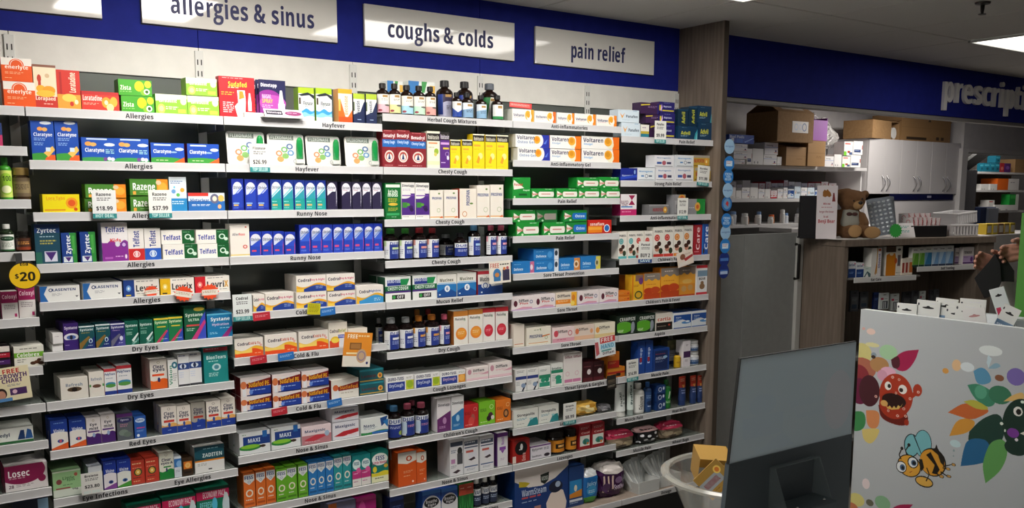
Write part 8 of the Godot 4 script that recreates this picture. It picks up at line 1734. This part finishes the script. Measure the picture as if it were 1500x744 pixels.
func gondola() -> void:
	# half door between the wood panel and the gondola
	var grey := noise_mat("8b8d8c", "929493", Vector3(3, 3, 3), 0.45)
	var gd := thing("half_door", "grey laminate half door with dark pull handle beside the wood panel", "door", Vector3(3.43, 0, -0.1))
	box_part("fixed_leaf", Vector3(-0.235, 0.72, 0), Vector3(0.318, 1.41, 0.03), grey, gd, 0.002)
	var leaf := box_part("door_leaf", Vector3(0.142, 0.72, 0), Vector3(0.43, 1.412, 0.03), grey, gd, 0.002)
	var st := st_new()
	tube(st, [Vector3(0.345, 1.17, 0.015), Vector3(0.345, 1.172, 0.04), Vector3(0.345, 1.36, 0.04), Vector3(0.345, 1.362, 0.015)], 0.009, 10)
	obj("handle", st, mat("2c2a2a", 0.3, 0.7), leaf)
	box_part("post", Vector3(0.368, 0.705, 0.01), Vector3(0.044, 1.4, 0.05), mat("b4b4b0", 0.4), gd, 0.003)
	# gondola, its own frame
	var g := thing("gondola_unit", "dark wood display gondola holding ear care and test cartons", "shelving", Vector3(3.767, 0, 0.238), -10.9)
	box_part("end_panel", Vector3(0.014, 0.69, -0.175), Vector3(0.028, 1.38, 0.35), wood(), g, 0.001)
	box_part("end_panel", Vector3(1.066, 0.69, -0.175), Vector3(0.128, 1.38, 0.35), wood(), g, 0.001)
	box_part("back", Vector3(0.565, 0.69, -0.34), Vector3(1.1, 1.38, 0.016), wood(), g)
	box_part("top_board", Vector3(0.565, 1.382, -0.172), Vector3(1.14, 0.036, 0.36), wood(), g, 0.001)
	box_part("shelf_board", Vector3(0.3, 1.19, -0.16), Vector3(0.54, 0.01, 0.3), mat("8a8886", 0.5), g)
	box_part("shelf_board", Vector3(0.785, 1.234, -0.16), Vector3(0.44, 0.01, 0.3), mat("8a8886", 0.5), g)
	box_part("shelf_board", Vector3(0.53, 0.75, -0.16), Vector3(0.98, 0.02, 0.3), mat("8a8886", 0.5), g)
	box_part("shelf_board", Vector3(0.53, 0.3, -0.16), Vector3(0.98, 0.02, 0.3), mat("8a8886", 0.5), g)
	var sm := mat("d8d8d8", 0.4)
	box_part("label_strip", Vector3(0.306, 1.182, -0.004), Vector3(0.453, 0.028, 0.005), sm, g, 0.001)
	box_part("label_strip", Vector3(0.768, 1.227, -0.004), Vector3(0.465, 0.028, 0.005), sm, g, 0.001)
	lettering("Ear Care", 0.019, 0.0006, mat("23252c", 0.6), g, Vector3(0.235, 1.182, -0.0012))
	lettering("Self Testing", 0.019, 0.0006, mat("23252c", 0.6), g, Vector3(0.77, 1.227, -0.0012))
	var basis := Transform3D(Basis(Vector3.UP, deg_to_rad(-10.9)), Vector3(3.767, 1.4005, 0.238))
	counter_top_things(basis)

func on_top(b: Transform3D, x: float, z: float, y := 0.0) -> Vector3:
	return b * Vector3(x, y, z)

func counter_top_things(b: Transform3D) -> void:
	# standing notice about the bear, with its black backing
	var nt := thing("notice_stand", "tall white notice about winning the bear with a map print beside the teddy", "sign", on_top(b, -0.035, -0.12), -40)
	var card := MeshInstance3D.new()
	card.name = "notice_card"
	card.mesh = unit_box("benji")
	card.material_override = print_mat("benji")
	card.scale = Vector3(0.108, 0.285, 0.004)
	card.position = Vector3(0.01, 0, 0)
	card.rotation_degrees.x = -3
	nt.add_child(card)
	var bk := thing("black_till_screen", "black upright screen back at left of the bear notice", "screen", on_top(b, -0.085, -0.22), -40)
	box_part("case", Vector3(0.02, 0.115, 0), Vector3(0.1, 0.23, 0.03), mat("131217", 0.5), bk, 0.003)
	box_part("foot", Vector3(0.02, 0.004, 0), Vector3(0.1, 0.008, 0.08), mat("131217", 0.5), bk, 0.002)
	var sheet_paper := thing("paper_sheet", "white paper sheet lying under the teddy on the gondola top", "paper", on_top(b, 0.17, -0.09))
	sheet_paper.rotation_degrees.y = -10.9
	box_part("sheet", Vector3(0, 0.0008, 0), Vector3(0.4, 0.0012, 0.15), mat("e6e4e2", 0.5), sheet_paper)
	# teddy bear
	var bear := thing("teddy_bear", "brown seated teddy bear in a grey waistcoat on the gondola top", "teddy bear", on_top(b, 0.18, -0.13, 0.006), -54)
	var fur := noise_mat("5c3f28", "8a6543", Vector3(30, 30, 30), 1.0, 0.08, 3)
	var tan := noise_mat("a07c52", "b58f62", Vector3(30, 30, 30), 0.95, 0.08, 3)
	var V := func(x: float, y: float, z: float) -> Vector3: return Vector3((x - 500.0) * 0.000476, (660.0 - y) * 0.000476, z)
	var prims := [
		[V.call(455, 245, 0.0), V.call(500, 240, 0.01), 0.058, 0.054],
		[V.call(400, 210, 0.0), V.call(400, 212, 0.0), 0.05, 0.05],
		[V.call(325, 165, -0.01), V.call(325, 168, -0.01), 0.022, 0.022],
		[V.call(605, 170, -0.01), V.call(605, 172, -0.01), 0.02, 0.02],
		[V.call(455, 420, -0.005), V.call(450, 570, 0.0), 0.05, 0.06],
		[V.call(330, 410, 0.0), V.call(290, 520, 0.012), 0.03, 0.03],
		[V.call(290, 520, 0.012), V.call(310, 600, 0.03), 0.03, 0.026],
		[V.call(570, 430, 0.0), V.call(610, 500, 0.015), 0.028, 0.026],
		[V.call(430, 590, 0.02), V.call(500, 590, 0.07), 0.034, 0.032],
		[V.call(560, 590, 0.02), V.call(690, 600, 0.06), 0.034, 0.032]]
	obj_mesh("fur_body", blended(prims, 0.006, 0.016, 0.0035), fur, bear)
	var st := st_new()
	ellipsoid(st, V.call(535, 295, 0.05), Vector3(0.027, 0.026, 0.028))
	obj("muzzle", st, tan, bear)
	st = st_new()
	ellipsoid(st, V.call(558, 268, 0.074), Vector3(0.012, 0.01, 0.008), 12, 8)
	obj("nose", st, mat("1c1412", 0.4), bear)
	for e in [[488, 245], [575, 225]]:
		st = st_new()
		ellipsoid(st, V.call(e[0], e[1], 0.062), Vector3(0.005, 0.006, 0.004), 10, 8)
		obj("eye", st, mat("120c0a", 0.15), bear)
	for e in [[515, 585, 0.097, 0.036, 0.034], [700, 598, 0.084, 0.042, 0.032]]:
		st = st_new()
		ellipsoid(st, V.call(e[0], e[1], e[2]), Vector3(e[3], e[4], 0.01), 18, 8)
		obj("foot_pad", st, tan, bear)
	obj_mesh("waistcoat", blended([[V.call(455, 420, 0.0), V.call(455, 500, 0.004), 0.052, 0.058]], 0.007, 0.01), mat("9a988e", 0.9), bear)
	for s in [-1.0, 1.0]:
		st = st_new()
		ellipsoid(st, V.call(475 + s * 30, 395, 0.056), Vector3(0.016, 0.01, 0.006), 10, 6)
		obj("bow_tie", st, mat("4a2a26", 0.8), bear)
	# foil tablet sheets leaning
	var fm := mat("aab4c2", 0.25, 0.8)
	for i in 4:
		var f := thing("tablet_sheet", ["front", "second", "third", "rear"][i] + " silver tablet foil sheet leaning behind the teddy", "tablet sheet", on_top(b, 0.385 + 0.025 * i, -0.1 - 0.025 * i), -50, "silver tablet sheets beside the teddy")
		var t := Transform3D(Basis(Vector3.BACK, 0.2 - 0.03 * i) * Basis(Vector3.RIGHT, -0.2), Vector3.ZERO)
		box_part("foil", Vector3(0, 0.12, 0), Vector3(0.13, 0.21, 0.002), fm, f, 0.0, t)
		st = st_new()
		for r in 8:
			for c in 5:
				ellipsoid(st, Vector3(-0.05 + 0.025 * c, 0.035 + 0.024 * r, 0.001), Vector3(0.009, 0.007, 0.005), 8, 4, t)
		var bb := obj("tablet_bubbles", st, mat("dfe6ee", 0.15, 0.5), f)
		bb.set_meta("kind", "stuff")
	var gs := thing("green_burst", "bright green starburst card leaning by the bear's foot", "card", on_top(b, 0.395, -0.035), -50)
	st = st_new()
	var pts := PackedVector2Array()
	for k in 32:
		var r := 0.042 if k % 2 == 0 else 0.035
		pts.append(Vector2(cos(TAU * k / 32.0) * r * 0.8, 0.043 + sin(TAU * k / 32.0) * r))
	prism(st, pts, -0.001, 0.001, Transform3D(Basis(Vector3.RIGHT, -0.3), Vector3.ZERO))
	obj("burst", st, mat("1f9a34", 0.5), gs)
	var wc := thing("tent_card", "white tent card with teal print on the gondola top", "card", on_top(b, 0.5, -0.08), -25)
	var cm := MeshInstance3D.new()
	cm.name = "card_face"
	cm.mesh = unit_box("whitecard")
	cm.material_override = print_mat("whitecard")
	cm.scale = Vector3(0.15, 0.085, 0.002)
	cm.rotation_degrees.x = -22
	wc.add_child(cm)
	# black tray of pink packets
	var tr := thing("black_tray", "black plastic tray full of pink and white packets", "tray", on_top(b, 0.695, -0.15), -20)
	var bl := mat("141316", 0.45)
	for q in [[Vector3(0, 0.032, 0.08), Vector3(0.24, 0.064, 0.006)], [Vector3(0, 0.032, -0.08), Vector3(0.24, 0.064, 0.006)], [Vector3(-0.12, 0.032, 0), Vector3(0.006, 0.064, 0.16)], [Vector3(0.12, 0.032, 0), Vector3(0.006, 0.064, 0.16)]]:
		box_part("tray_side", q[0], q[1], bl, tr, 0.002)
	box_part("tray_floor", Vector3(0, 0.003, 0), Vector3(0.24, 0.006, 0.16), bl, tr)
	for i in 12:
		var front := i < 7
		var o := article("pinkpack", 0.055, 0.1, 0.012)
		o.name = numbered("pink_packet")
		add_child(o, true)
		var tt := Transform3D(Basis(Vector3.UP, deg_to_rad(-20)), on_top(b, 0.695, -0.15))
		var lp := Vector3(-0.09 + 0.026 * i, 0.008, 0.03) if front else Vector3(-0.07 + 0.036 * (i - 7), 0.03, -0.045)
		o.position = tt * lp
		o.rotation_degrees = Vector3(-4, -20 - 52, 8 - 2 * i if front else 4)
		tag(o, ORD[i] + " pink and white packet filed in the black tray", "packet", "packets in the black tray")
	# white baskets
	for i in 2:
		var bk2 := thing("white_basket", ["lower white plastic basket with slotted sides on the gondola top", "tilted upper white plastic basket stacked in another"][i], "basket", on_top(b, 0.98 + 0.02 * i, -0.17, 0.07 * i), -15)
		bk2.rotation_degrees.z = 0 if i == 0 else 6
		var bw := mat("d6d4d6", 0.4)
		var bw2 := 0.105 if i == 0 else 0.075
		box_part("basket_floor", Vector3(0, 0.004, 0), Vector3(bw2 * 2, 0.006, 0.18), bw, bk2)
		box_part("basket_rim", Vector3(0, 0.062, 0.09), Vector3(bw2 * 2, 0.012, 0.008), bw, bk2, 0.002)
		box_part("basket_rim", Vector3(0, 0.062, -0.09), Vector3(bw2 * 2, 0.012, 0.008), bw, bk2, 0.002)
		for s in [-1.0, 1.0]:
			box_part("basket_end", Vector3(s * bw2, 0.034, 0), Vector3(0.006, 0.066, 0.18), bw, bk2, 0.002)
			for k in 9:
				box_part("basket_slat", Vector3(-bw2 + bw2 * 2 * (k + 0.5) / 9.0, 0.032, s * 0.09), Vector3(0.012, 0.052, 0.004), bw, bk2)
	# yellow boxes on the far white bench
	var wb := thing("white_bench", "white bench beyond the gondola with yellow boxes on it", "bench", Vector3(6.6, 0, -0.55))
	box_part("bench_body", Vector3(0, 0.67, 0), Vector3(1.6, 1.34, 0.45), mat("d0cecd", 0.5), wb, 0.003)
	for i in 5:
		var yb := thing("yellow_box", ORD[i] + " yellow box from left on the white bench", "box", Vector3(6.35 + 0.085 * i, 1.34, -0.4), 0, "yellow boxes on the white bench")
		box_part("carton", Vector3(0, 0.04, 0), Vector3(0.075, 0.08, 0.08), mat(["c8a82a", "d8c040", "8a6a4a", "b89a50", "d0b83a"][i], 0.5), yb, 0.001)
		box_part("white_end", Vector3(0, 0.04, 0.041), Vector3(0.05, 0.05, 0.002), mat("d8d4c8", 0.5), yb)

func foreground() -> void:
	# kids' print board: left side of a promotion bin
	var bin := thing("promotion_bin", "white promotion bin side printed with cartoon bee and bright flowers", "display stand", Vector3(2.7, 0, 1.084))
	var im := Image.create(960, 880, false, Image.FORMAT_RGBA8)
	im.fill(Color("b9bfc3"))
	draw_print(im, KID)
	var pm := StandardMaterial3D.new()
	pm.albedo_texture = ImageTexture.create_from_image(im)
	pm.roughness = 0.4
	var wm := mat("d4d9dc", 0.4)
	var st := st_new()
	quad(st, Vector3(-0.0008, 1.2, 0), Vector3(-0.0008, 1.2, 1.2), Vector3(-0.0008, 0.1, 1.2), Vector3(-0.0008, 0.1, 0), Vector3.LEFT, [Vector2(0, 0), Vector2(1, 0), Vector2(1, 1), Vector2(0, 1)])
	bx(st, Vector3(-0.0004, 0.65, 0.6), Vector3(0.0006, 1.098, 1.198))
	obj("printed_sheet", st, pm, bin)
	box_part("side_panel", Vector3(0.016, 0.62, 0.6), Vector3(0.03, 1.16, 1.2), wm, bin, 0.003)
	box_part("side_panel", Vector3(0.584, 0.6, 0.6), Vector3(0.03, 1.12, 1.2), wm, bin, 0.003)
	box_part("end_panel", Vector3(0.3, 0.6, 0.016), Vector3(0.54, 1.12, 0.03), wm, bin, 0.003)
	box_part("end_panel", Vector3(0.3, 0.6, 1.184), Vector3(0.54, 1.12, 0.03), wm, bin, 0.003)
	box_part("bin_floor", Vector3(0.3, 1.066, 0.6), Vector3(0.54, 0.02, 1.14), wm, bin)
	# hanging cards standing in the bin: z, x, width, height, lean
	var cards := [[1.215, 2.80, 0.075, 0.15, "pegcard", 0.0, "first slotted white card from left in the promotion bin"], [1.285, 2.82, 0.085, 0.166, "pegcard", -2.0, "second slotted white card in the promotion bin"], [1.345, 2.84, 0.08, 0.178, "pegcard", -2.0, "third and tallest front card in the promotion bin"], [1.405, 2.80, 0.075, 0.155, "pegcard", -3.0, "fourth slotted card leaning in the promotion bin"], [1.44, 2.86, 0.09, 0.185, "pegcard", 0.0, "card behind the fourth slotted card in the bin"], [1.452, 2.80, 0.085, 0.172, "pegcard", -1.0, "fifth slotted white card in the promotion bin"], [1.51, 2.80, 0.075, 0.155, "pegpink", 12.0, "card with pink slot in the promotion bin"], [1.50, 2.9, 0.06, 0.165, "pegcard", -22.0, "pale blue card leaning in the promotion bin"]]
	for c in cards:
		var o := article(c[4], c[2], c[3], 0.004)
		o.name = numbered("hang_card")
		add_child(o, true)
		o.position = Vector3(c[1], 1.078 + absf(sin(deg_to_rad(c[5]))) * c[2] * 0.5, c[0])
		o.rotation_degrees = Vector3(0, -78, c[5])
		tag(o, c[6], "card", "cards in the promotion bin")
	var tl := article("pegtall", 0.05, 0.235, 0.012)
	tl.name = numbered("hang_card")
	add_child(tl, true)
	tl.position = Vector3(2.93, 1.085, 1.575)
	tl.rotation_degrees = Vector3(0, -70, 20)
	tag(tl, "tall tilted blister card sticking out of the promotion bin", "card", "cards in the promotion bin")
	var wb := thing("white_carton", "plain white carton standing inside the promotion bin", "carton", Vector3(3.02, 1.077, 1.62))
	box_part("carton_body", Vector3(0, 0.056, 0.06), Vector3(0.12, 0.112, 0.26), wm, wb, 0.001)
	box_part("carton_lid", Vector3(0, 0.113, 0.06), Vector3(0.124, 0.006, 0.264), mat("dfe3e4", 0.4), wb, 0.001)
	# green cardboard stand at the right edge
	var gs := thing("cardboard_stand", "green printed cardboard stand at the right edge of the view", "display stand", Vector3(3.325, 0, 1.362))
	var gm := MeshInstance3D.new()
	gm.name = "stand_body"
	gm.mesh = unit_box("greenstand")
	gm.material_override = print_mat("greenstand")
	gm.scale = Vector3(0.4, 1.57, 0.12)
	gm.position = Vector3(0.0, 0, 0.2)
	gm.rotation_degrees.y = -90
	gs.add_child(gm)
	box_part("stand_strut", Vector3(0.16, 0.5, 0.2), Vector3(0.08, 1.0, 0.02), mat("3a7028", 0.6), gs)
	person()
	counter()

func person() -> void:
	var p := thing("person", "person in a white long-sleeved top holding a black wallet with both hands", "person", Vector3(4.15, 0, 1.3))
	var o := Vector3(4.15, 0, 1.3)
	var h1 := Vector3(3.509, 1.351, 1.124) - o
	var h2 := Vector3(3.556, 1.393, 1.213) - o
	var sh1 := Vector3(-0.02, 1.42, -0.2)
	var sh2 := Vector3(-0.02, 1.42, 0.2)
	var e1 := Vector3(-0.32, 1.12, -0.16)
	var e2 := Vector3(-0.3, 1.14, 0.12)
	var w1 := h1 + Vector3(0.065, -0.028, 0.05)
	var w2 := h2 + Vector3(0.06, 0.012, 0.062)
	var body := [
		[Vector3(0, 1.02, -0.09), Vector3(0, 1.02, 0.09), 0.13, 0.13], [Vector3(0, 1.3, -0.1), Vector3(0, 1.3, 0.1), 0.13, 0.13], [Vector3(0, 1.02, 0), Vector3(0, 1.36, 0), 0.12, 0.13],
		[Vector3(0, 1.42, -0.15), Vector3(0, 1.42, 0.15), 0.065, 0.065], [sh1, e1, 0.055, 0.045], [e1, w1, 0.045, 0.034], [sh2, e2, 0.055, 0.045], [e2, w2, 0.045, 0.034]]
	obj_mesh("top", blended(body, 0.02, 0.05), mat("d8d4d0", 0.8), p)
	var skin := mat("c08a76", 0.55)
	obj_mesh("head", blended([[Vector3(0, 1.46, 0), Vector3(-0.01, 1.54, 0), 0.05, 0.048], [Vector3(-0.01, 1.66, 0), Vector3(-0.005, 1.7, 0), 0.085, 0.09], [Vector3(-0.03, 1.6, 0), Vector3(-0.05, 1.585, 0), 0.055, 0.045], [Vector3(-0.1, 1.65, 0), Vector3(-0.112, 1.632, 0), 0.01, 0.014], [Vector3(0, 1.65, -0.088), Vector3(0, 1.64, -0.09), 0.018, 0.014], [Vector3(0, 1.65, 0.088), Vector3(0, 1.64, 0.09), 0.018, 0.014]], 0.011, 0.025), skin, p)
	obj_mesh("hair", blended([[Vector3(0.02, 1.72, 0), Vector3(0.04, 1.66, 0), 0.092, 0.085], [Vector3(0.05, 1.66, 0), Vector3(0.06, 1.5, 0), 0.07, 0.05]], 0.014, 0.03), mat("2c1e18", 0.7), p)
	for s in [-1.0, 1.0]:
		var st := st_new()
		ellipsoid(st, Vector3(-0.09, 1.672, 0.032 * s), Vector3(0.008, 0.009, 0.012), 10, 6)
		obj("eye", st, mat("e8e4e0", 0.3), p)
	obj_mesh("trousers", blended([[Vector3(0, 0.98, -0.09), Vector3(0, 0.98, 0.09), 0.13, 0.13], [Vector3(0, 0.92, -0.1), Vector3(-0.01, 0.5, -0.11), 0.09, 0.06], [Vector3(-0.01, 0.5, -0.11), Vector3(0.02, 0.1, -0.11), 0.06, 0.045], [Vector3(0, 0.92, 0.1), Vector3(-0.01, 0.5, 0.11), 0.09, 0.06], [Vector3(-0.01, 0.5, 0.11), Vector3(0.02, 0.1, 0.11), 0.06, 0.045]], 0.022, 0.04), mat("b49c90", 0.8), p)
	for s in [-1.0, 1.0]:
		obj_mesh("shoe", blended([[Vector3(0.03, 0.045, 0.11 * s), Vector3(-0.14, 0.035, 0.12 * s), 0.044, 0.034]], 0.014, 0.02), mat("2a2624", 0.5), p)
	# hands: palm, four fingers and thumb pinching the wallet
	for k in 2:
		var h: Vector3 = [h1, h2][k]
		var w: Vector3 = [w1, w2][k]
		var d := (h - w).normalized()
		var across := Vector3(0, 1, 0).cross(d).normalized()
		var up := d.cross(across).normalized()
		var hand := [[w, w + d * 0.03, 0.024, 0.022], [w + d * 0.03 - up * 0.022, w + d * 0.085 - up * 0.022, 0.016, 0.015], [w + d * 0.03, w + d * 0.09, 0.017, 0.016], [w + d * 0.03 + up * 0.022, w + d * 0.085 + up * 0.022, 0.016, 0.015]]
		var lens := PackedFloat32Array([0.062, 0.075, 0.07, 0.055])
		for fi in 4:
			var r0 := w + d * 0.085 + up * (0.03 - 0.02 * fi)
			var m := r0 + d * lens[fi] * 0.5 + across * 0.006
			var tip := m + (d * 0.5 + across * 0.86).normalized() * lens[fi] * 0.5
			hand.append([r0 - d * 0.01, m, 0.0095, 0.009])
			hand.append([m, tip, 0.009, 0.0078])
		var tb := w + d * 0.035 + up * 0.03
		var tm := tb + (d * 0.6 + up * 0.6 + across * 0.3).normalized() * 0.036
		hand.append([tb, tm, 0.013, 0.0105])
		hand.append([tm, tm + (d * 0.8 + across * 0.6).normalized() * 0.03, 0.0105, 0.009])
		obj_mesh("hand", blended(hand, 0.005, 0.006), skin, p)
	var wl := thing("wallet", "open black leather wallet held over the promotion bin", "wallet", Vector3(3.49, 1.3, 1.155), -62.3)
	var bl := noise_mat("0e0d0f", "171518", Vector3(20, 20, 20), 0.5)
	var s1 := st_new()
	prism(s1, PackedVector2Array([Vector2(-0.05, -0.017), Vector2(0.0, 0.053), Vector2(0.021, 0.09), Vector2(0.045, 0.05), Vector2(0.055, -0.03), Vector2(0.039, -0.081), Vector2(-0.004, -0.104)]), 0.0, 0.012)
	obj("front_flap", s1, bl, wl)
	s1 = st_new()
	prism(s1, PackedVector2Array([Vector2(0.021, 0.09), Vector2(0.06, 0.079), Vector2(0.101, 0.02), Vector2(0.104, -0.028), Vector2(0.07, -0.027), Vector2(0.05, -0.03)]), -0.006, 0.006, Transform3D(Basis(Vector3.UP, 0.12), Vector3(0, 0, -0.004)))
	obj("back_flap", s1, bl, wl)

func counter() -> void:
	var ct := thing("service_counter", "low white service counter below the view carrying screen and bowl", "counter", Vector3(1.72, 0, 1.62))
	box_part("counter_top", Vector3(0, 0.535, 0), Vector3(1.0, 0.03, 0.8), mat("b8bcbc", 0.4), ct, 0.003)
	box_part("counter_body", Vector3(0, 0.26, 0), Vector3(0.96, 0.52, 0.74), mat("8a8e90", 0.5), ct, 0.003)
	# screen
	var sc := thing("display_screen", "thin glossy grey screen with dark lower panel and clear holder in front", "screen", Vector3(1.74, 0.55, 1.55))
	var face := StandardMaterial3D.new()
	face.albedo_texture = sheet[cells["screen"].sheet].albedo_texture
	face.albedo_color = Color(1, 1, 1, 0.88)
	face.transparency = BaseMaterial3D.TRANSPARENCY_ALPHA
	face.roughness = 0.3
	face.backlight_enabled = true
	face.backlight = Color(0.62, 0.65, 0.67)
	var u: Rect2 = cells["screen"].uv
	var st := st_new()
	prism(st, PackedVector2Array([Vector2(-0.287, 0.36), Vector2(0.262, 0.36), Vector2(0.262, 0.65), Vector2(-0.254, 0.65)]), -0.006, 0.0, Transform3D(), func(v: Vector2) -> Vector2: return u.position + Vector2((v.x + 0.29) / 0.56, 1.0 - (v.y - 0.36) / 0.3) * u.size)
	obj("screen_sheet", st, face, sc)
	st = st_new()
	prism(st, PackedVector2Array([Vector2(-0.325, 0.0), Vector2(0.262, 0.0), Vector2(0.262, 0.362), Vector2(-0.289, 0.362)]), -0.012, 0.003)
	obj("lower_panel", st, mat("59636a", 0.3), sc)
	st = st_new()
	prism(st, PackedVector2Array([Vector2(-0.2895, 0.36), Vector2(-0.287, 0.36), Vector2(-0.254, 0.65), Vector2(-0.2565, 0.651)]), -0.008, 0.001)
	prism(st, PackedVector2Array([Vector2(-0.2565, 0.65), Vector2(0.262, 0.65), Vector2(0.262, 0.652), Vector2(-0.2565, 0.652)]), -0.008, 0.001)
	obj("edge_frame", st, mat("3a3c3c", 0.4, 0.3), sc)
	# clear holder on the lower panel
	var hd := Transform3D(Basis(), Vector3(-0.02, 0.16, 0.003))
	st = st_new()
	for s in [-1.0, 1.0]:
		prism(st, PackedVector2Array([Vector2(0, 0), Vector2(0.09, 0), Vector2(0.02, 0.165), Vector2(0, 0.165)]), -0.0015, 0.0015, hd * Transform3D(Basis(Vector3.UP, -PI / 2), Vector3(s * 0.1, 0, 0)))
	bx(st, Vector3(0, 0.164, 0.01), Vector3(0.2, 0.003, 0.02), 0.001, hd)
	bx(st, Vector3(0, 0.0, 0.045), Vector3(0.2, 0.003, 0.09), 0.001, hd)
	obj("clear_holder", st, clear_mat("a8b8bc", 0.3, 0.08), sc)
	box_part("holder_pad", Vector3(0, 0.03, 0.05), Vector3(0.19, 0.05, 0.085), mat("5a686e", 0.35), sc, 0.004, hd)
	for s in [-0.06, 0.06]:
		st = st_new()
		ellipsoid(st, Vector3(s, 0.057, 0.07), Vector3(0.005, 0.003, 0.005), 10, 6, hd)
		obj("screw", st, mat("e8e8e8", 0.15, 0.9), sc)
	# bowl of gold cartons
	var bc := Vector3(1.835, 0.55, 1.266)
	var bw := thing("clear_bowl", "large clear plastic bowl with rolled rim holding gold cartons", "bowl", bc)
	st = st_new()
	lathe(st, [[0.0, 0.004], [0.13, 0.004], [0.15, 0.012], [0.235, 0.19], [0.238, 0.19], [0.153, 0.008], [0.13, 0.0], [0.0, 0.0]], 48)
	obj("bowl_wall", st, clear_mat("c8ccc8", 0.12, 0.08), bw)
	st = st_new()
	lathe(st, [[0.232, 0.19], [0.236, 0.198], [0.25, 0.2], [0.262, 0.194], [0.262, 0.186], [0.238, 0.184]], 48)
	obj("rim", st, clear_mat("b0b0a8", 0.5, 0.15), bw)
	var gold := [[Vector3(-0.135, 0.2, 0.005), Vector3(-14, -47, 47), Vector3(0.1, 0.085, 0.05), "tilted gold carton with grey name band at left of bowl"], [Vector3(-0.045, 0.205, -0.09), Vector3(6, -36, -4), Vector3(0.11, 0.09, 0.13), "large gold carton standing at the back of the bowl"], [Vector3(-0.06, 0.07, 0.06), Vector3(18, 15, 10), Vector3(0.14, 0.1, 0.06), "gold carton lying low in the bowl"], [Vector3(-0.07, 0.17, 0.1), Vector3(-30, -30, -24), Vector3(0.07, 0.06, 0.03), "small gold carton near the front bowl rim"], [Vector3(0.09, 0.1, 0.02), Vector3(10, 30, 20), Vector3(0.13, 0.11, 0.06), "gold carton at the right inside the bowl"]]
	for g in gold:
		var o := article("chronos", g[2].x, g[2].y, g[2].z)
		o.name = numbered("gold_carton")
		add_child(o, true)
		var tb := Transform3D(Basis.from_euler(Vector3(deg_to_rad(g[1].x), deg_to_rad(g[1].y), deg_to_rad(g[1].z))), bc + g[0])
		o.transform = tb * Transform3D(Basis.from_scale(g[2]), Vector3(0, -g[2].y / 2.0, g[2].z / 2.0))
		tag(o, g[3], "carton", "gold cartons in the bowl")
	# dosage trays on the base deck
	for i in 2:
		var t := thing("dosage_tray", ["left", "right"][i] + " white plastic tray of measuring syringes on the base deck", "tray", Vector3([2.585, 2.745][i], 0.1945, [-0.035, -0.05][i]))
		var tm := mat("c8cac8", 0.3)
		box_part("tray_floor", Vector3(0, 0.004, 0), Vector3(0.13, 0.006, 0.15), tm, t)
		for s in [-1.0, 1.0]:
			box_part("tray_side", Vector3(s * 0.066, 0.03, 0), Vector3(0.003, 0.06, 0.15), tm, t, 0.001, Transform3D(Basis(Vector3.BACK, -s * 0.08), Vector3.ZERO))
			box_part("tray_side", Vector3(0, 0.03, s * 0.075), Vector3(0.135, 0.06, 0.003), tm, t, 0.001)
		for k in 4:
			var y := thing("syringe_packet", ORD[k] + " clear syringe packet standing in the " + ["left", "right"][i] + " dosage tray", "packet", t.position + Vector3(-0.045 + 0.03 * k, 0.012, 0.03 - 0.02 * k), -10)
			var tt := Transform3D(Basis(Vector3.BACK, 0.5 - 0.22 * k) * Basis(Vector3.RIGHT, -0.3), Vector3.ZERO)
			box_part("sleeve", Vector3(0, 0.07, 0), Vector3(0.045, 0.14, 0.006), clear_mat("dce0e0", 0.35, 0.12), y, 0.002, tt)
			var s2 := st_new()
			tube(s2, [tt * Vector3(0, 0.01, 0), tt * Vector3(0, 0.12, 0)], 0.007, 10)
			obj("barrel", s2, mat("dcdedc", 0.35), y)
